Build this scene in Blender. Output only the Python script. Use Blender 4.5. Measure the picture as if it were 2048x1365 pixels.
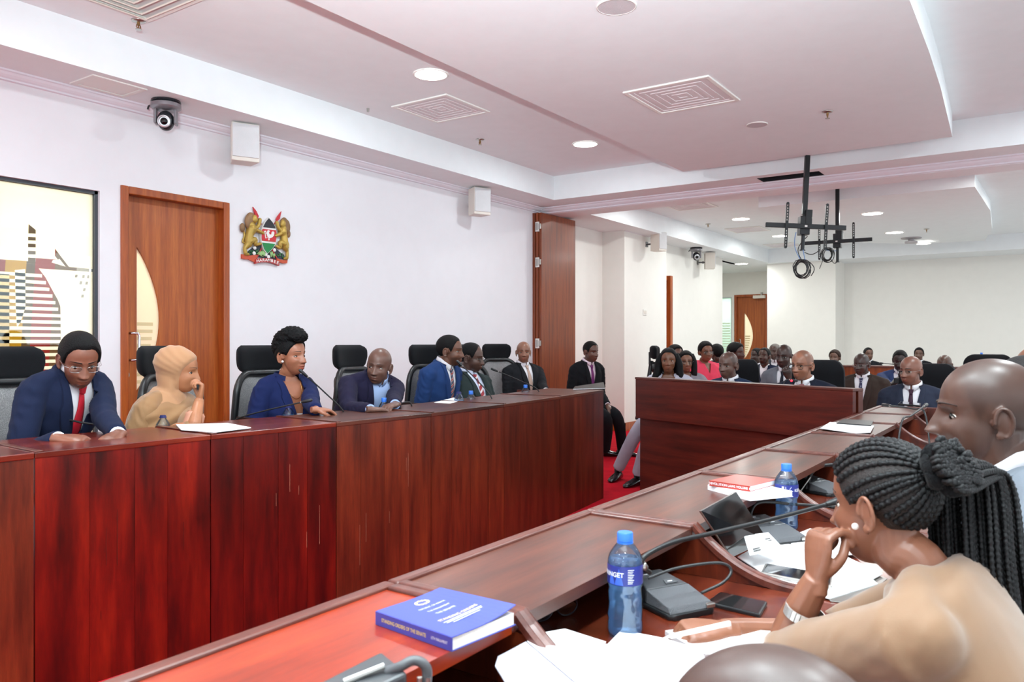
import bpy, bmesh, math, random
import numpy as np
from mathutils import Vector, Matrix, geometry

S = bpy.context.scene
COL = S.collection
for o in list(bpy.data.objects):
    bpy.data.objects.remove(o)
PI = math.pi

# ------------------------------------------------------------------ camera, light, exposure
F, CH, HEAD = 1583.0, 1.30, math.radians(34.6)      # focal length (px), camera height (m), heading from +X
CD, SD = math.cos(HEAD), math.sin(HEAD)
cam = bpy.data.cameras.new('camera')
cam.sensor_width = 36.0
cam.lens = F / 2048 * 36
cam.shift_y = 1.5 / 2048
cam.clip_start = 0.02
cam_ob = bpy.data.objects.new('camera', cam)
cam_ob.location = (0, 0, CH)
cam_ob.rotation_euler = (PI / 2, 0, HEAD - PI / 2)
COL.objects.link(cam_ob)
S.camera = cam_ob
cam.dof.use_dof = True
cam.dof.focus_distance = 4.6
cam.dof.aperture_fstop = 9.0

w = bpy.data.worlds.new('world')
S.world = w
w.use_nodes = True
w.node_tree.nodes['Background'].inputs[0].default_value = (0.84, 0.94, 1.0, 1)
w.node_tree.nodes['Background'].inputs[1].default_value = 1.7
vs = S.view_settings
vs.view_transform = 'Standard'
vs.look = 'None'
vs.gamma = 1
vs.use_curve_mapping = False
vs.exposure = 0.48
S.cycles.max_bounces = 10
S.cycles.diffuse_bounces = 5
S.cycles.transparent_max_bounces = 24
S.cycles.sample_clamp_indirect = 6


def lamp(name, kind, loc, power, size=0.2, rot=(0, 0, 0), color=(1, 1, 1), **kw):
    l = bpy.data.lights.new(name, kind)
    l.energy = power
    l.color = color
    if kind == 'AREA':
        l.shape = 'DISK'
        l.size = size
    else:
        l.shadow_soft_size = size
    for k, v in kw.items():
        setattr(l, k, v)
    o = bpy.data.objects.new(name, l)
    o.location = loc
    o.rotation_euler = rot
    COL.objects.link(o)
    return o


# the photographer's flash, bounced off the ceiling
lamp('flash', 'SPOT', (-0.35, -0.12, 1.62), 1800, 0.05, (math.radians(137), 0, HEAD - PI / 2), (0.80, 0.97, 1.0), spot_size=math.radians(92), spot_blend=0.8)
# downlights: row along the left wall, rows on the right, and those of the room beyond
COOL, WARM = (0.86, 0.97, 1.0), (0.93, 0.98, 0.96)
DOWN = [(-0.42, 3.80), (2.0, 3.80), (4.42, 3.77), (6.84, 3.84)]
DOWN_R = [(-0.42, -0.35), (2.0, -0.35), (4.42, -0.35), (6.84, -0.35)]
for (x, y) in DOWN:
    lamp('downlight_lamp', 'AREA', (x, y, 3.235), 15, 0.22, color=COOL)
for (x, y) in DOWN_R:
    lamp('downlight_lamp', 'AREA', (x, y, 3.235), 30, 0.22, color=COOL)
for (x, y) in [(1.2, 2.0), (-1.2, 2.0), (1.2, 1.2 - 0.2)]:
    lamp('downlight_lamp', 'AREA', (x, y, 3.045), 18, 0.22, color=COOL)
FAR_D = [(12.06, 4.03, 3.2), (14.4, 4.1, 3.2), (11.76, 2.1, 3.065), (14.0, 2.17, 3.065), (11.8, 0.0, 3.2), (14.2, 0.0, 3.2), (16.2, 5.4, 2.92), (9.7, 4.05, 3.2), (10.0, 0.3, 3.2), (11.0, -2.0, 3.2), (14.0, -2.0, 3.2)]
for (x, y, z) in FAR_D:
    lamp('downlight_lamp', 'AREA', (x, y, z - 0.02), 19, 0.22, color=WARM)
# bright corridor behind the glass panel and cove strips on the far island
for x in (1.0, 2.2, 3.4):
    lamp('corridor_lamp', 'AREA', (x, 6.6, 2.6), 60, 0.5, color=(1, 0.97, 0.88))


# ------------------------------------------------------------------ helpers
def ray(px, py):
    u, v = (px - 1024) / F, (684 - py) / F
    return Vector((CD + u * SD, SD - u * CD, v))


CAM = Vector((0, 0, CH))


def PT(px, py, t):
    return CAM + ray(px, py) * t


def PZ(px, py, z):
    r = ray(px, py)
    return CAM + r * ((z - CH) / r.z)


def PY(px, py, y):
    r = ray(px, py)
    return CAM + r * (y / r.y)


def PX(px, py, x):
    r = ray(px, py)
    return CAM + r * (x / r.x)


def tag(o, label=None, cat=None, group=None, kind=None):
    if label:
        o['label'] = label
    if cat:
        o['category'] = cat
    if group:
        o['group'] = group
    if kind:
        o['kind'] = kind
    return o


def thing(name, label, cat, loc=(0, 0, 0), rotz=0, group=None, kind=None):
    o = bpy.data.objects.new(name, None)
    o.empty_display_size = 0.05
    o.location = loc
    o.rotation_euler = (0, 0, rotz)
    COL.objects.link(o)
    tag(o, label, cat, group, kind)
    return o


def mw(o):
    m = Matrix.LocRotScale(o.location, o.rotation_euler, o.scale)
    return mw(o.parent) @ m if o.parent else m


class MB:
    """collects shapes, then links them as one mesh object"""

    def __init__(s):
        s.v, s.f, s.m = [], [], []
        s.mi = 0

    def add(s, vs, fs):
        b = len(s.v)
        s.v.extend([tuple(p) for p in vs])
        for f in fs:
            s.f.append([i + b for i in f])
            s.m.append(s.mi)
        return s

    def box(s, x0, x1, y0, y1, z0, z1, M=None):
        vs = [Vector((x, y, z)) for z in (z0, z1) for y in (y0, y1) for x in (x0, x1)]
        if M:
            vs = [M @ p for p in vs]
        return s.add(vs, [(0, 2, 3, 1), (4, 5, 7, 6), (0, 1, 5, 4), (2, 6, 7, 3), (0, 4, 6, 2), (1, 3, 7, 5)])

    def hexa(s, bot, top):
        return s.add(list(bot) + list(top), [(0, 3, 2, 1), (4, 5, 6, 7), (0, 1, 5, 4), (1, 2, 6, 5), (2, 3, 7, 6), (3, 0, 4, 7)])

    def prism(s, loops, h0, h1, fn=None):
        """loops: outer outline and holes as (a, b); fn(a, b, h) -> point"""
        fn = fn or (lambda a, b, h: (a, b, h))
        if not isinstance(loops[0][0], (tuple, list)):
            loops = [loops]
        tri = geometry.tessellate_polygon([[Vector((p[0], p[1], 0)) for p in lp] for lp in loops])
        flat = [p for lp in loops for p in lp]
        n = len(flat)
        vs = [fn(p[0], p[1], h0) for p in flat] + [fn(p[0], p[1], h1) for p in flat]
        fs = [tuple(t) for t in tri] + [tuple(i + n for i in reversed(t)) for t in tri]
        b = 0
        for lp in loops:
            k = len(lp)
            for i in range(k):
                j = (i + 1) % k
                fs.append((b + i, b + j, b + j + n, b + i + n))
            b += k
        return s.add(vs, fs)

    def tube(s, path, r, n=10, caps=True, closed=False, flat=1.0, up=None):
        P = [Vector(p) for p in path]
        k = len(P)
        R = r if isinstance(r, (list, tuple)) else [r] * k
        T = []
        for i in range(k):
            a = P[(i - 1) % k] if (closed or i > 0) else P[i]
            c = P[(i + 1) % k] if (closed or i < k - 1) else P[i]
            T.append((c - a).normalized())
        ref = Vector(up) if up else (Vector((0, 0, 1)) if abs(T[0].z) < 0.9 else Vector((1, 0, 0)))
        nn = (ref - T[0] * ref.dot(T[0])).normalized()
        vs = []
        for i in range(k):
            nn = (nn - T[i] * nn.dot(T[i]))
            nn = nn.normalized() if nn.length > 1e-6 else T[i].orthogonal().normalized()
            bb = T[i].cross(nn)
            for j in range(n):
                a = 2 * PI * j / n
                vs.append(P[i] + nn * (math.cos(a) * R[i] * flat) + bb * (math.sin(a) * R[i]))
        fs = []
        for i in range(k if closed else k - 1):
            for j in range(n):
                a, b2 = i * n + j, i * n + (j + 1) % n
                i2 = (i + 1) % k
                fs.append((a, b2, i2 * n + (j + 1) % n, i2 * n + j))
        if caps and not closed:
            fs.append(tuple(reversed(range(n))))
            fs.append(tuple((k - 1) * n + j for j in range(n)))
        return s.add(vs, fs)

    def lathe(s, prof, n=24, M=None, a0=0, a1=2 * PI):
        full = abs(a1 - a0 - 2 * PI) < 1e-6
        m = n if full else n + 1
        vs = []
        for (r, z) in prof:
            for j in range(m):
                a = a0 + (a1 - a0) * j / n
                p = Vector((r * math.cos(a), r * math.sin(a), z))
                vs.append(M @ p if M else p)
        fs = []
        for i in range(len(prof) - 1):
            for j in range(n):
                j2 = (j + 1) % m
                fs.append((i * m + j, i * m + j2, (i + 1) * m + j2, (i + 1) * m + j))
        return s.add(vs, fs)

    def ell(s, c, r, M=None, nu=16, nv=10):
        c = Vector(c)
        vs, fs = [], []
        for i in range(nv + 1):
            th = PI * i / nv
            for j in range(nu):
                a = 2 * PI * j / nu
                p = Vector((r[0] * math.sin(th) * math.cos(a), r[1] * math.sin(th) * math.sin(a), r[2] * math.cos(th)))
                vs.append(c + (M @ p if M else p))
        for i in range(nv):
            for j in range(nu):
                fs.append((i * nu + j, (i + 1) * nu + j, (i + 1) * nu + (j + 1) % nu, i * nu + (j + 1) % nu))
        return s.add(vs, fs)

    def grid(s, rows, closed=False):
        k, n = len(rows), len(rows[0])
        vs = [p for r in rows for p in r]
        fs = []
        for i in range(k - 1):
            for j in range(n if closed else n - 1):
                j2 = (j + 1) % n
                fs.append((i * n + j, i * n + j2, (i + 1) * n + j2, (i + 1) * n + j))
        return s.add(vs, fs)

    def build(s, name, mats, parent=None, smooth=False, world=True, bevel=0, seg=2, solid=0, label=None, kind=None, fix=True, sub=0):
        me = bpy.data.meshes.new(name)
        V = s.v
        if parent is not None and world:
            Mi = mw(parent).inverted()
            V = [Mi @ Vector(p) for p in V]
        me.from_pydata([tuple(p) for p in V], [], s.f)
        if not isinstance(mats, (list, tuple)):
            mats = [mats]
        for m in mats:
            me.materials.append(m)
        if len(mats) > 1:
            me.polygons.foreach_set('material_index', s.m)
        if fix:
            bm = bmesh.new()
            bm.from_mesh(me)
            bmesh.ops.remove_doubles(bm, verts=bm.verts, dist=1e-5)
            bmesh.ops.recalc_face_normals(bm, faces=bm.faces)
            bm.to_mesh(me)
            bm.free()
        if smooth:
            me.polygons.foreach_set('use_smooth', [True] * len(me.polygons))
            if smooth == 'auto':
                me.set_sharp_from_angle(angle=math.radians(40))
        o = bpy.data.objects.new(name, me)
        COL.objects.link(o)
        if parent is not None:
            o.parent = parent
        if bevel:
            b = o.modifiers.new('bevel', 'BEVEL')
            b.width = bevel
            b.segments = seg
            b.limit_method = 'ANGLE'
        if solid:
            b = o.modifiers.new('solid', 'SOLIDIFY')
            b.thickness = solid
            b.offset = 0
        if sub:
            b = o.modifiers.new('sub', 'SUBSURF')
            b.levels = b.render_levels = sub
        if label:
            o['label'] = label
        if kind:
            o['kind'] = kind
        return o


def copy_tree(o, parent=None):
    c = o.copy()
    COL.objects.link(c)
    if parent is not None:
        c.parent = parent
    for ch in [x for x in KIDS.get(o.name, [])] or list(o.children):
        copy_tree(ch, c)
    return c


KIDS = {}


def text_mb(mb, s, size, fn, h=0.001, align='CENTER', bold=False):
    """adds lettering; fn(a, b, h) -> point"""
    cu = bpy.data.curves.new('lettering', 'FONT')
    cu.body = s
    cu.size = size
    cu.align_x = align
    cu.align_y = 'CENTER'
    cu.resolution_u = 3
    if bold:
        cu.offset = size * 0.018
    ob = bpy.data.objects.new('lettering', cu)
    COL.objects.link(ob)
    dg = bpy.context.evaluated_depsgraph_get()
    me = bpy.data.meshes.new_from_object(ob.evaluated_get(dg))
    vs = [fn(v.co.x, v.co.y, h) for v in me.vertices]
    fs = [tuple(p.vertices) for p in me.polygons]
    bpy.data.objects.remove(ob)
    bpy.data.curves.remove(cu)
    bpy.data.meshes.remove(me)
    mb.add(vs, fs)
    return mb


# ------------------------------------------------------------------ materials
def lin(c):
    if isinstance(c, str):
        c = tuple(int(c[i:i + 2], 16) for i in (0, 2, 4))
    return tuple(((x / 255) / 12.92 if x / 255 <= 0.04045 else (((x / 255) + 0.055) / 1.055) ** 2.4) for x in c) + (1,)


class NT:
    def __init__(s, name):
        s.m = bpy.data.materials.new(name)
        s.m.use_nodes = True
        s.t = s.m.node_tree
        s.b = s.t.nodes['Principled BSDF']
        s.out = s.t.nodes['Material Output']

    def n(s, typ, **kw):
        x = s.t.nodes.new(typ)
        for k, v in kw.items():
            setattr(x, k, v)
        return x

    def l(s, a, b):
        s.t.links.new(a, b)

    def coord(s, kind='Object', scale=(1, 1, 1)):
        tc = s.n('ShaderNodeTexCoord')
        mp = s.n('ShaderNodeMapping')
        mp.inputs['Scale'].default_value = scale
        s.l(tc.outputs[kind], mp.inputs[0])
        return mp.outputs[0]

    def noise(s, vec, scale, detail=4, rough=0.55):
        x = s.n('ShaderNodeTexNoise')
        x.inputs['Scale'].default_value = scale
        x.inputs['Detail'].default_value = detail
        x.inputs['Roughness'].default_value = rough
        s.l(vec, x.inputs['Vector'])
        return x.outputs['Fac']

    def ramp(s, fac, stops):
        x = s.n('ShaderNodeValToRGB')
        e = x.color_ramp.elements
        while len(e) < len(stops):
            e.new(0.5)
        for i, (p, c) in enumerate(stops):
            e[i].position = p
            e[i].color = lin(c) if not (isinstance(c, tuple) and len(c) == 4) else c
        s.l(fac, x.inputs[0])
        return x.outputs[0]

    def mix(s, a, b, fac, mode='MIX'):
        x = s.n('ShaderNodeMix', data_type='RGBA', blend_type=mode)
        for v, i in ((fac, 0), (a, 6), (b, 7)):
            if hasattr(v, 'links') or hasattr(v, 'is_linked'):
                s.l(v, x.inputs[i])
            else:
                x.inputs[i].default_value = v
        return x.outputs[2]

    def bump(s, h, strength=0.2, dist=0.01):
        x = s.n('ShaderNodeBump')
        x.inputs['Strength'].default_value = strength
        x.inputs['Distance'].default_value = dist
        s.l(h, x.inputs['Height'])
        s.l(x.outputs[0], s.b.inputs['Normal'])


_pl = {}


def plain(name, c, rough=0.5, metal=0.0, spec=0.5, bump=0.0, bs=60, var=0.04, emit=0, coat=0, sheen=0, alpha=1):
    """procedural surface: slightly varied colour, optional fine relief"""
    key = (name, str(c))
    if key in _pl:
        return _pl[key]
    N = NT(name)
    col = lin(c)
    v = N.coord()
    f = N.noise(v, 7, 3)
    a = tuple(x * (1 - var) for x in col[:3]) + (1,)
    b = tuple(min(1, x * (1 + var)) for x in col[:3]) + (1,)
    N.l(N.ramp(f, [(0.3, a), (0.7, b)]), N.b.inputs['Base Color'])
    N.b.inputs['Roughness'].default_value = rough
    N.b.inputs['Metallic'].default_value = metal
    N.b.inputs['Specular IOR Level'].default_value = spec
    N.b.inputs['Coat Weight'].default_value = coat
    N.b.inputs['Coat Roughness'].default_value = 0.08
    N.b.inputs['Alpha'].default_value = alpha
    if sheen:
        N.b.inputs['Sheen Weight'].default_value = sheen
    if emit:
        N.b.inputs['Emission Color'].default_value = col
        N.b.inputs['Emission Strength'].default_value = emit
    if bump:
        N.bump(N.noise(v, bs, 4), bump, 0.004)
    _pl[key] = N.m
    return N.m


def wood(name, dark, mid, light, axis='Z', rough=0.3, coat=0.25, fine=1.0, blotch=0.5, bs=2.2):
    N = NT(name)
    lo, hi = 1.0, 14.0 * fine
    sc = {'Z': (hi, hi, lo), 'X': (lo, hi, hi), 'Y': (hi, lo, hi)}[axis]
    oi = N.n('ShaderNodeObjectInfo')
    sh = N.n('ShaderNodeMath', operation='MULTIPLY')
    sh.inputs[1].default_value = 31.0
    N.l(oi.outputs['Random'], sh.inputs[0])

    def crd(sc):
        ad = N.n('ShaderNodeVectorMath', operation='ADD')
        N.l(N.coord('Object', sc), ad.inputs[0])
        N.l(sh.outputs[0], ad.inputs[1])
        return ad.outputs[0]
    v = crd(sc)
    f1 = N.noise(v, 1.6, 6, 0.62)
    v2 = crd(tuple(x * 4 for x in sc))
    f2 = N.noise(v2, 3.0, 5, 0.6)
    v3 = crd({'Z': (bs, bs, bs * .35), 'X': (bs * .35, bs, bs), 'Y': (bs, bs * .35, bs)}[axis])
    f3 = N.noise(v3, 1.7, 3, 0.5)
    c1 = N.ramp(f1, [(0.32, dark), (0.52, mid), (0.72, light)])
    c2 = N.ramp(f2, [(0.3, (0.55, 0.55, 0.55, 1)), (0.6, (1, 1, 1, 1))])
    c3 = N.ramp(f3, [(0.33, (0.42, 0.36, 0.34, 1)), (0.62, (1.0, 1.0, 1.0, 1))])
    c = N.mix(c1, c2, 0.45, 'MULTIPLY')
    c = N.mix(c, c3, blotch, 'MULTIPLY')
    N.l(c, N.b.inputs['Base Color'])
    N.b.inputs['Roughness'].default_value = rough
    N.b.inputs['Coat Weight'].default_value = coat
    N.b.inputs['Coat Roughness'].default_value = 0.15
    N.bump(f2, 0.08, 0.002)
    return N.m


M_WALL = plain('wall_paint', 'e9e8ec', 0.55, bump=0.05, bs=90, var=0.012)
M_WALLF = plain('far_wall_paint', 'e6e3dd', 0.55, bump=0.05, bs=90, var=0.012)
M_CEIL = plain('ceiling_paint', 'e7eaec', 0.7, bump=0.03, bs=60, var=0.015)
M_TRIM = plain('moulding_paint', 'e9e7ee', 0.45, var=0.01)
M_CARPET = plain('red_carpet', 'c01326', 0.95, bump=0.9, bs=260, var=0.14, spec=0.1)
M_DOOR = wood('door_veneer', '8f4212', 'aa551c', 'bb6626', 'Z', 0.42, 0.04, 1.6, 0.12)
M_DOORF = wood('door_frame_wood', '8c3e10', 'a8501a', 'ba6222', 'Z', 0.38, 0.08, 1.2, 0.15)
M_PART = wood('partition_veneer', '6c2e0c', '883c12', '98491a', 'Z', 0.3, 0.12, 1.3, 0.25)
M_RED1 = wood('mahogany_red', '340704', '690f06', '8a1d0b', 'Z', 0.32, 0.12, 0.5, 0.75)
M_RED2 = wood('mahogany_deep_red', '300604', '5c0d06', '781708', 'Z', 0.32, 0.12, 0.6, 0.75)
M_BRN1 = wood('mahogany_brown', '421609', '682612', '7e3418', 'Z', 0.36, 0.10, 0.7, 0.5)
M_BRN2 = wood('mahogany_brown_dark', '3c150a', '5c2110', '702e17', 'Z', 0.36, 0.10, 0.8, 0.5)
M_BOXF = wood('mahogany_box', '3e120a', '581b10', '6a2818', 'X', 0.42, 0.03, 0.9, 0.35, 1.4)
M_TOP = wood('mahogany_top', '3a1a10', '5a2b1b', '6f3a25', 'X', 0.36, 0.10, 0.7, 0.45)
M_LEDGE = wood('mahogany_ledge', '431208', '6e2212', '86331c', 'X', 0.26, 0.2, 0.6, 0.4)
M_TOPLIT = wood('mahogany_top_red', '6e1e0a', '8e2a0e', 'a43c14', 'X', 0.32, 0.12, 0.5, 0.35)  # brighter copy of the top wood, strong light put into its colour
M_RAIL = wood('mahogany_rail', '401a12', '5e2b20', '704034', 'X', 0.34, 0.12, 0.8, 0.3)
M_DARK = wood('dark_interior_wood', '1e0d08', '2f150d', '3a1d12', 'X', 0.45, 0.05, 0.8, 0.4)
M_SURF = wood('work_surface_wood', '4a1a10', '6b2a18', '7d3a24', 'X', 0.22, 0.35, 0.7, 0.45)
M_WHITE = plain('white_plastic', 'e6e3de', 0.4, var=0.01)
M_CREAM = plain('cream_plastic', 'ddd6cc', 0.45, var=0.01)
M_BLACK = plain('black_plastic', '17181a', 0.4, var=0.05)
M_BLACKM = plain('black_metal', '1b1c1f', 0.35, 0.3, var=0.05)
M_CHROME = plain('chrome', 'cfd0d2', 0.16, 1.0, var=0.01)
M_STEEL = plain('brushed_steel', 'b9b7b2', 0.3, 1.0, var=0.02)
M_GREYP = plain('grey_plastic', '4a4b4e', 0.4, var=0.03)
M_PAPER = plain('paper', 'f3f3f4', 0.6, var=0.01)
M_FABRIC = plain('black_chair_fabric', '0f1014', 0.9, bump=0.5, bs=500, var=0.1, sheen=0.05, spec=.2)
M_VENT = plain('vent_face', 'ddd6d8', 0.6, var=0.02)
M_DKHOLE = plain('dark_void', '15181c', 0.8)


def glow(name, c, strength):
    N = NT(name)
    N.b.inputs['Base Color'].default_value = lin(c)
    N.b.inputs['Emission Color'].default_value = lin(c)
    N.b.inputs['Emission Strength'].default_value = strength
    return N.m


M_LED = glow('lamp_diffuser', 'fffaf2', 9.0)
M_REDLED = glow('red_led', 'ff2030', 4.0)


def thin_glass(name, tint='f2f7f5', amt=0.06):
    N = NT(name)
    N.t.nodes.remove(N.b)
    tr = N.n('ShaderNodeBsdfTransparent')
    tr.inputs[0].default_value = lin(tint)
    gl = N.n('ShaderNodeBsdfGlossy')
    gl.inputs['Roughness'].default_value = 0.02
    fr = N.n('ShaderNodeLayerWeight')
    fr.inputs[0].default_value = 0.25
    mth = N.n('ShaderNodeMath', operation='MULTIPLY_ADD')
    N.l(fr.outputs['Fresnel'], mth.inputs[0])
    mth.inputs[1].default_value = 0.8
    mth.inputs[2].default_value = amt
    mx = N.n('ShaderNodeMixShader')
    N.l(mth.outputs[0], mx.inputs[0])
    N.l(tr.outputs[0], mx.inputs[1])
    N.l(gl.outputs[0], mx.inputs[2])
    N.l(mx.outputs[0], N.out.inputs[0])
    return N.m


M_GLASS = thin_glass('window_glass')


def film(name, c, tr_w=0.6):
    N = NT(name)
    N.t.nodes.remove(N.b)
    d = N.n('ShaderNodeBsdfDiffuse')
    t = N.n('ShaderNodeBsdfTranslucent')
    d.inputs[0].default_value = lin(c)
    t.inputs[0].default_value = lin(c)
    mx = N.n('ShaderNodeMixShader')
    mx.inputs[0].default_value = tr_w
    N.l(d.outputs[0], mx.inputs[1])
    N.l(t.outputs[0], mx.inputs[2])
    N.l(mx.outputs[0], N.out.inputs[0])
    return N.m


M_FILM = film('frosted_film', 'fffbf0', 0.72)
M_FILMG = film('frosted_film_green', 'dfeee2', 0.5)
# ------------------------------------------------------------------ the room
WY = 5.36                      # left wall
ZS, ZC, ZP = 2.975, 3.255, 3.065   # soffit, ceiling, lowered panel


def struct(name, mb, mat, parent=None, **kw):
    o = mb.build(name, mat, parent, **kw)
    if parent is None:
        o['kind'] = 'structure'
    return o


struct('floor', MB().box(-3, 10.6, -.1, 8.2, -0.1, 0), M_CARPET)
M_GC = plain('grey_carpet', 'b9b6b4', 0.95, bump=.6, bs=260, var=.06, spec=.1)  # neutral grey for floor out of view, added to cut red bounce
struct('floor_far', MB().box(10.6, 19.5, -4, 8.2, -0.1, 0).box(8.0, 10.6, -4, -.1, -.1, 0), M_GC)
struct('floor_right', MB().box(-3, 8.0, -4, -.1, -0.1, 0), M_GC)


def xz(y0):
    return lambda a, b, h: (a, y0 + h, b)


def yz(x0):
    return lambda a, b, h: (x0 + h, a, b)


def rect(a0, a1, b0, b1):
    return [(a0, b0), (a1, b0), (a1, b1), (a0, b1)]


WIN = (1.1, 2.837, 0.12, 2.325)
DR = (2.98, 3.854, 0.0, 2.39)
struct('wall_left', MB().prism([[(-3, 0), (2.98, 0), (2.98, 2.39), (3.854, 2.39), (3.854, 0), (8.42, 0), (8.42, 3.3), (-3, 3.3)], rect(*WIN)], 0, 0.14, xz(WY)), M_WALL)
struct('wall_back', MB().prism([rect(-4, 5.5, 0, 3.4), rect(-3.4, 1.4, .7, 2.9), rect(1.7, 5.0, .7, 2.9)], -.1, 0, lambda a, b, h: (-3 + h, a, b)), M_WALL)  # window openings added out of view to let in neutral light
struct('wall_right', MB().prism([rect(-3, 19, 0, 3.4), rect(-2.6, 0.6, .8, 2.9), rect(.9, 4.3, .8, 2.9), rect(4.6, 8.0, .8, 2.9), rect(9.2, 13, .8, 2.9), rect(13.3, 17, .8, 2.9)], -.1, 0, xz(-4)), M_WALL)  # unseen openings, put in so neutral world light reaches the ceiling
mb = MB().box(8.42, 10.4, 5.55, 5.69, 0, 3.3)
struct('wall_beyond', mb, M_WALLF)
struct('wall_pillar', MB().box(10.4, 11.9, 5.19, 5.7, 0, 3.3), M_WALLF)
struct('wall_left_far', MB().prism([(11.9, 0), (12.38, 0), (12.38, 2.39), (11.95, 2.39), (11.95, 3.3), (14.96, 3.3), (14.96, 0), (12.4, 0)], 0, 0.2, xz(5.36)) if False else MB().box(12.40, 14.96, 5.36, 5.56, 0, 3.3).box(11.9, 12.40, 5.36, 5.56, 2.40, 3.3), M_WALLF)
struct('wall_alcove', MB().box(14.9, 18.4, 6.95, 7.05, 0, 3.3).box(14.86, 14.96, 5.5, 7.0, 0, 3.3), M_WALLF)
struct('wall_door_end', MB().prism([[(3.6, 0), (5.5, 0), (5.5, 2.40), (6.27, 2.40), (6.27, 0), (6.33, 0), (6.33, 2.36), (6.85, 2.36), (6.85, 0), (7.05, 0), (7.05, 3.3), (3.6, 3.3)]], 0, 0.12, yz(18.3)), M_WALLF)
struct('wall_column', MB().box(16.6, 18.3, 3.64, 4.99, 0, 3.3), M_WALLF)
struct('wall_far', MB().box(17.4, 17.5, -4, 3.64, 0, 3.3), M_WALLF)

# ceilings: soffits, upper ceiling, lowered panel with a swept right edge
struct('ceiling', MB().box(-3, 8.42, -4, WY + 0.1, ZC, ZC + 0.1), M_CEIL)
mb = MB().box(-3, 8.42, 4.90, WY + 0.02, ZS, ZC + 0.02)
hx0, hx1, hy0, hy1 = 8.10, 8.32, 1.93, 2.54
mb.box(7.975, hx0, -4, 4.90, ZS, ZC + 0.02).box(hx1, 8.42, -4, 4.90, ZS, ZC + 0.02)
mb.box(hx0, hx1, -4, hy0, ZS, ZC + 0.02).box(hx0, hx1, hy1, 4.90, ZS, ZC + 0.02)
struct('ceiling_soffit', mb, M_CEIL)
right_edge = [(7.76, 0.75), (7.4, 0.73), (6.9, 0.705), (6.2, 0.67), (5.4, 0.645), (4.5, 0.63), (3.6, 0.63), (2.6, 0.66), (1.6, 0.72), (0.6, 0.8)]
struct('ceiling_panel', MB().prism([(0.6, 3.2), (7.76, 3.2)] + right_edge, ZP, ZC + 0.01), M_CEIL)


def moulding(name, x0, y0, x1, y1, inward, ztop, s=1.0):
    """stepped cove profile run along a straight line"""
    prof = [(0, 0), (0.060, 0), (0.060, -0.010), (0.048, -0.014), (0.040, -0.026), (0.028, -0.036), (0.016, -0.042), (0.016, -0.052), (0, -0.056)]
    rows = []
    for (x, y) in ((x0, y0), (x1, y1)):
        rows.append([(x + inward[0] * a * s, y + inward[1] * a * s, ztop + b * s) for a, b in prof])
    return struct(name, MB().grid(rows), M_TRIM)


moulding('trim_1', -3, WY, 8.42, WY, (0, -1), ZS, 1.1)
# header over the folding partition opening
struct('wall_header', MB().box(8.42, 8.75, -4, 5.60, 2.90, 3.35), M_WALL)
moulding('trim_2', 8.42, 5.36, 8.42, -4, (-1, 0), ZS, 1.3)
moulding('trim_3', 10.4, 5.19, 11.9, 5.19, (0, -1), 2.98, 1.2)
# far room ceiling
ZF = 3.2
struct('ceiling_far', MB().box(8.75, 16.4, -4, 4.9, ZF, ZF + 0.1), M_CEIL)
struct('ceiling_soffit_far', MB().box(8.75, 16.4, 4.9, 5.6, 2.92, ZF + 0.1).box(16.4, 18.4, -4, 7.05, 2.92, ZF + 0.1).box(14.9, 16.4, 5.5, 7.05, 2.92, 3.2), M_CEIL)
pts = [(10.4, 0.78), (10.4, 3.24), (13.8, 3.24)]
for k in range(1, 10):
    a = PI / 2 * k / 9
    pts.append((13.8 + 2.2 * math.sin(a), 1.3 + 1.94 * math.cos(a)))
pts += [(16.05, 1.05), (14.5, 0.85), (12.4, 0.75)]
struct('ceiling_island', MB().prism(pts, ZP, ZF + 0.01), M_CEIL)
# skirting boards seen beyond the desks
struct('baseboard_left', MB().box(3.854, 8.42, WY - 0.018, WY, 0, 0.12), M_DOORF)
struct('baseboard_beyond', MB().box(8.42, 10.4, 5.53, 5.55, 0, 0.12).box(10.38, 10.4, 5.17, 5.55, 0, 0.12).box(10.38, 11.9, 5.17, 5.19, 0, 0.12), M_DOORF)
struct('baseboard_far', MB().box(17.38, 17.4, -4, 3.64, 0, 0.12), M_DOORF)

# corridor behind the glass
struct('wall_corridor', MB().box(-2, 4.4, 7.6, 7.7, 0, 2.9).box(-2, -1.9, 5.5, 7.7, 0, 2.9).box(4.4, 4.5, 5.5, 7.7, 0, 2.9), plain('corridor_paint', '77736a', 0.7))
struct('ceiling_corridor', MB().box(-2, 4.5, 5.5, 7.7, 2.85, 2.95), M_CEIL)


# glass panel with frosted sailing-boat film
wroot = thing('window_1', None, None, (1.9, 5.40, 0.12), kind='structure')
x0, x1, z0, z1 = WIN
f = 0.022
for nm, b in (('frame_rail', (x0, x1, z1 - f, z1)), ('frame_rail', (x0, x1, z0, z0 + f)), ('frame_stile', (x0, x0 + f, z0, z1)), ('frame_stile', (x1 - f, x1, z0, z1))):
    MB().box(b[0], b[1], 5.385, 5.43, b[2], b[3]).build(nm, plain('dark_frame', '4a4f55', 0.4, 0.4), wroot)
MB().box(x0 + f, x1 - f, 5.403, 5.409, z0 + f, z1 - f).build('glass_pane', M_GLASS, wroot)


def fpx(cx, cy):
    """window film crop coordinates -> wall (x, z)"""
    p = PY(cx * 0.2126, 430 + cy * 0.2126, 5.412)
    return (p.x, p.z)


def film_piece(name, pts, mat=M_FILM, parent=wroot):
    return MB().prism(pts, 0, 0.0015, xz(5.412)).build(name, mat, parent)


XR, XL, ZT, ZB = x1 - f, x0 + f, z1 - f, z0 + f
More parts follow.
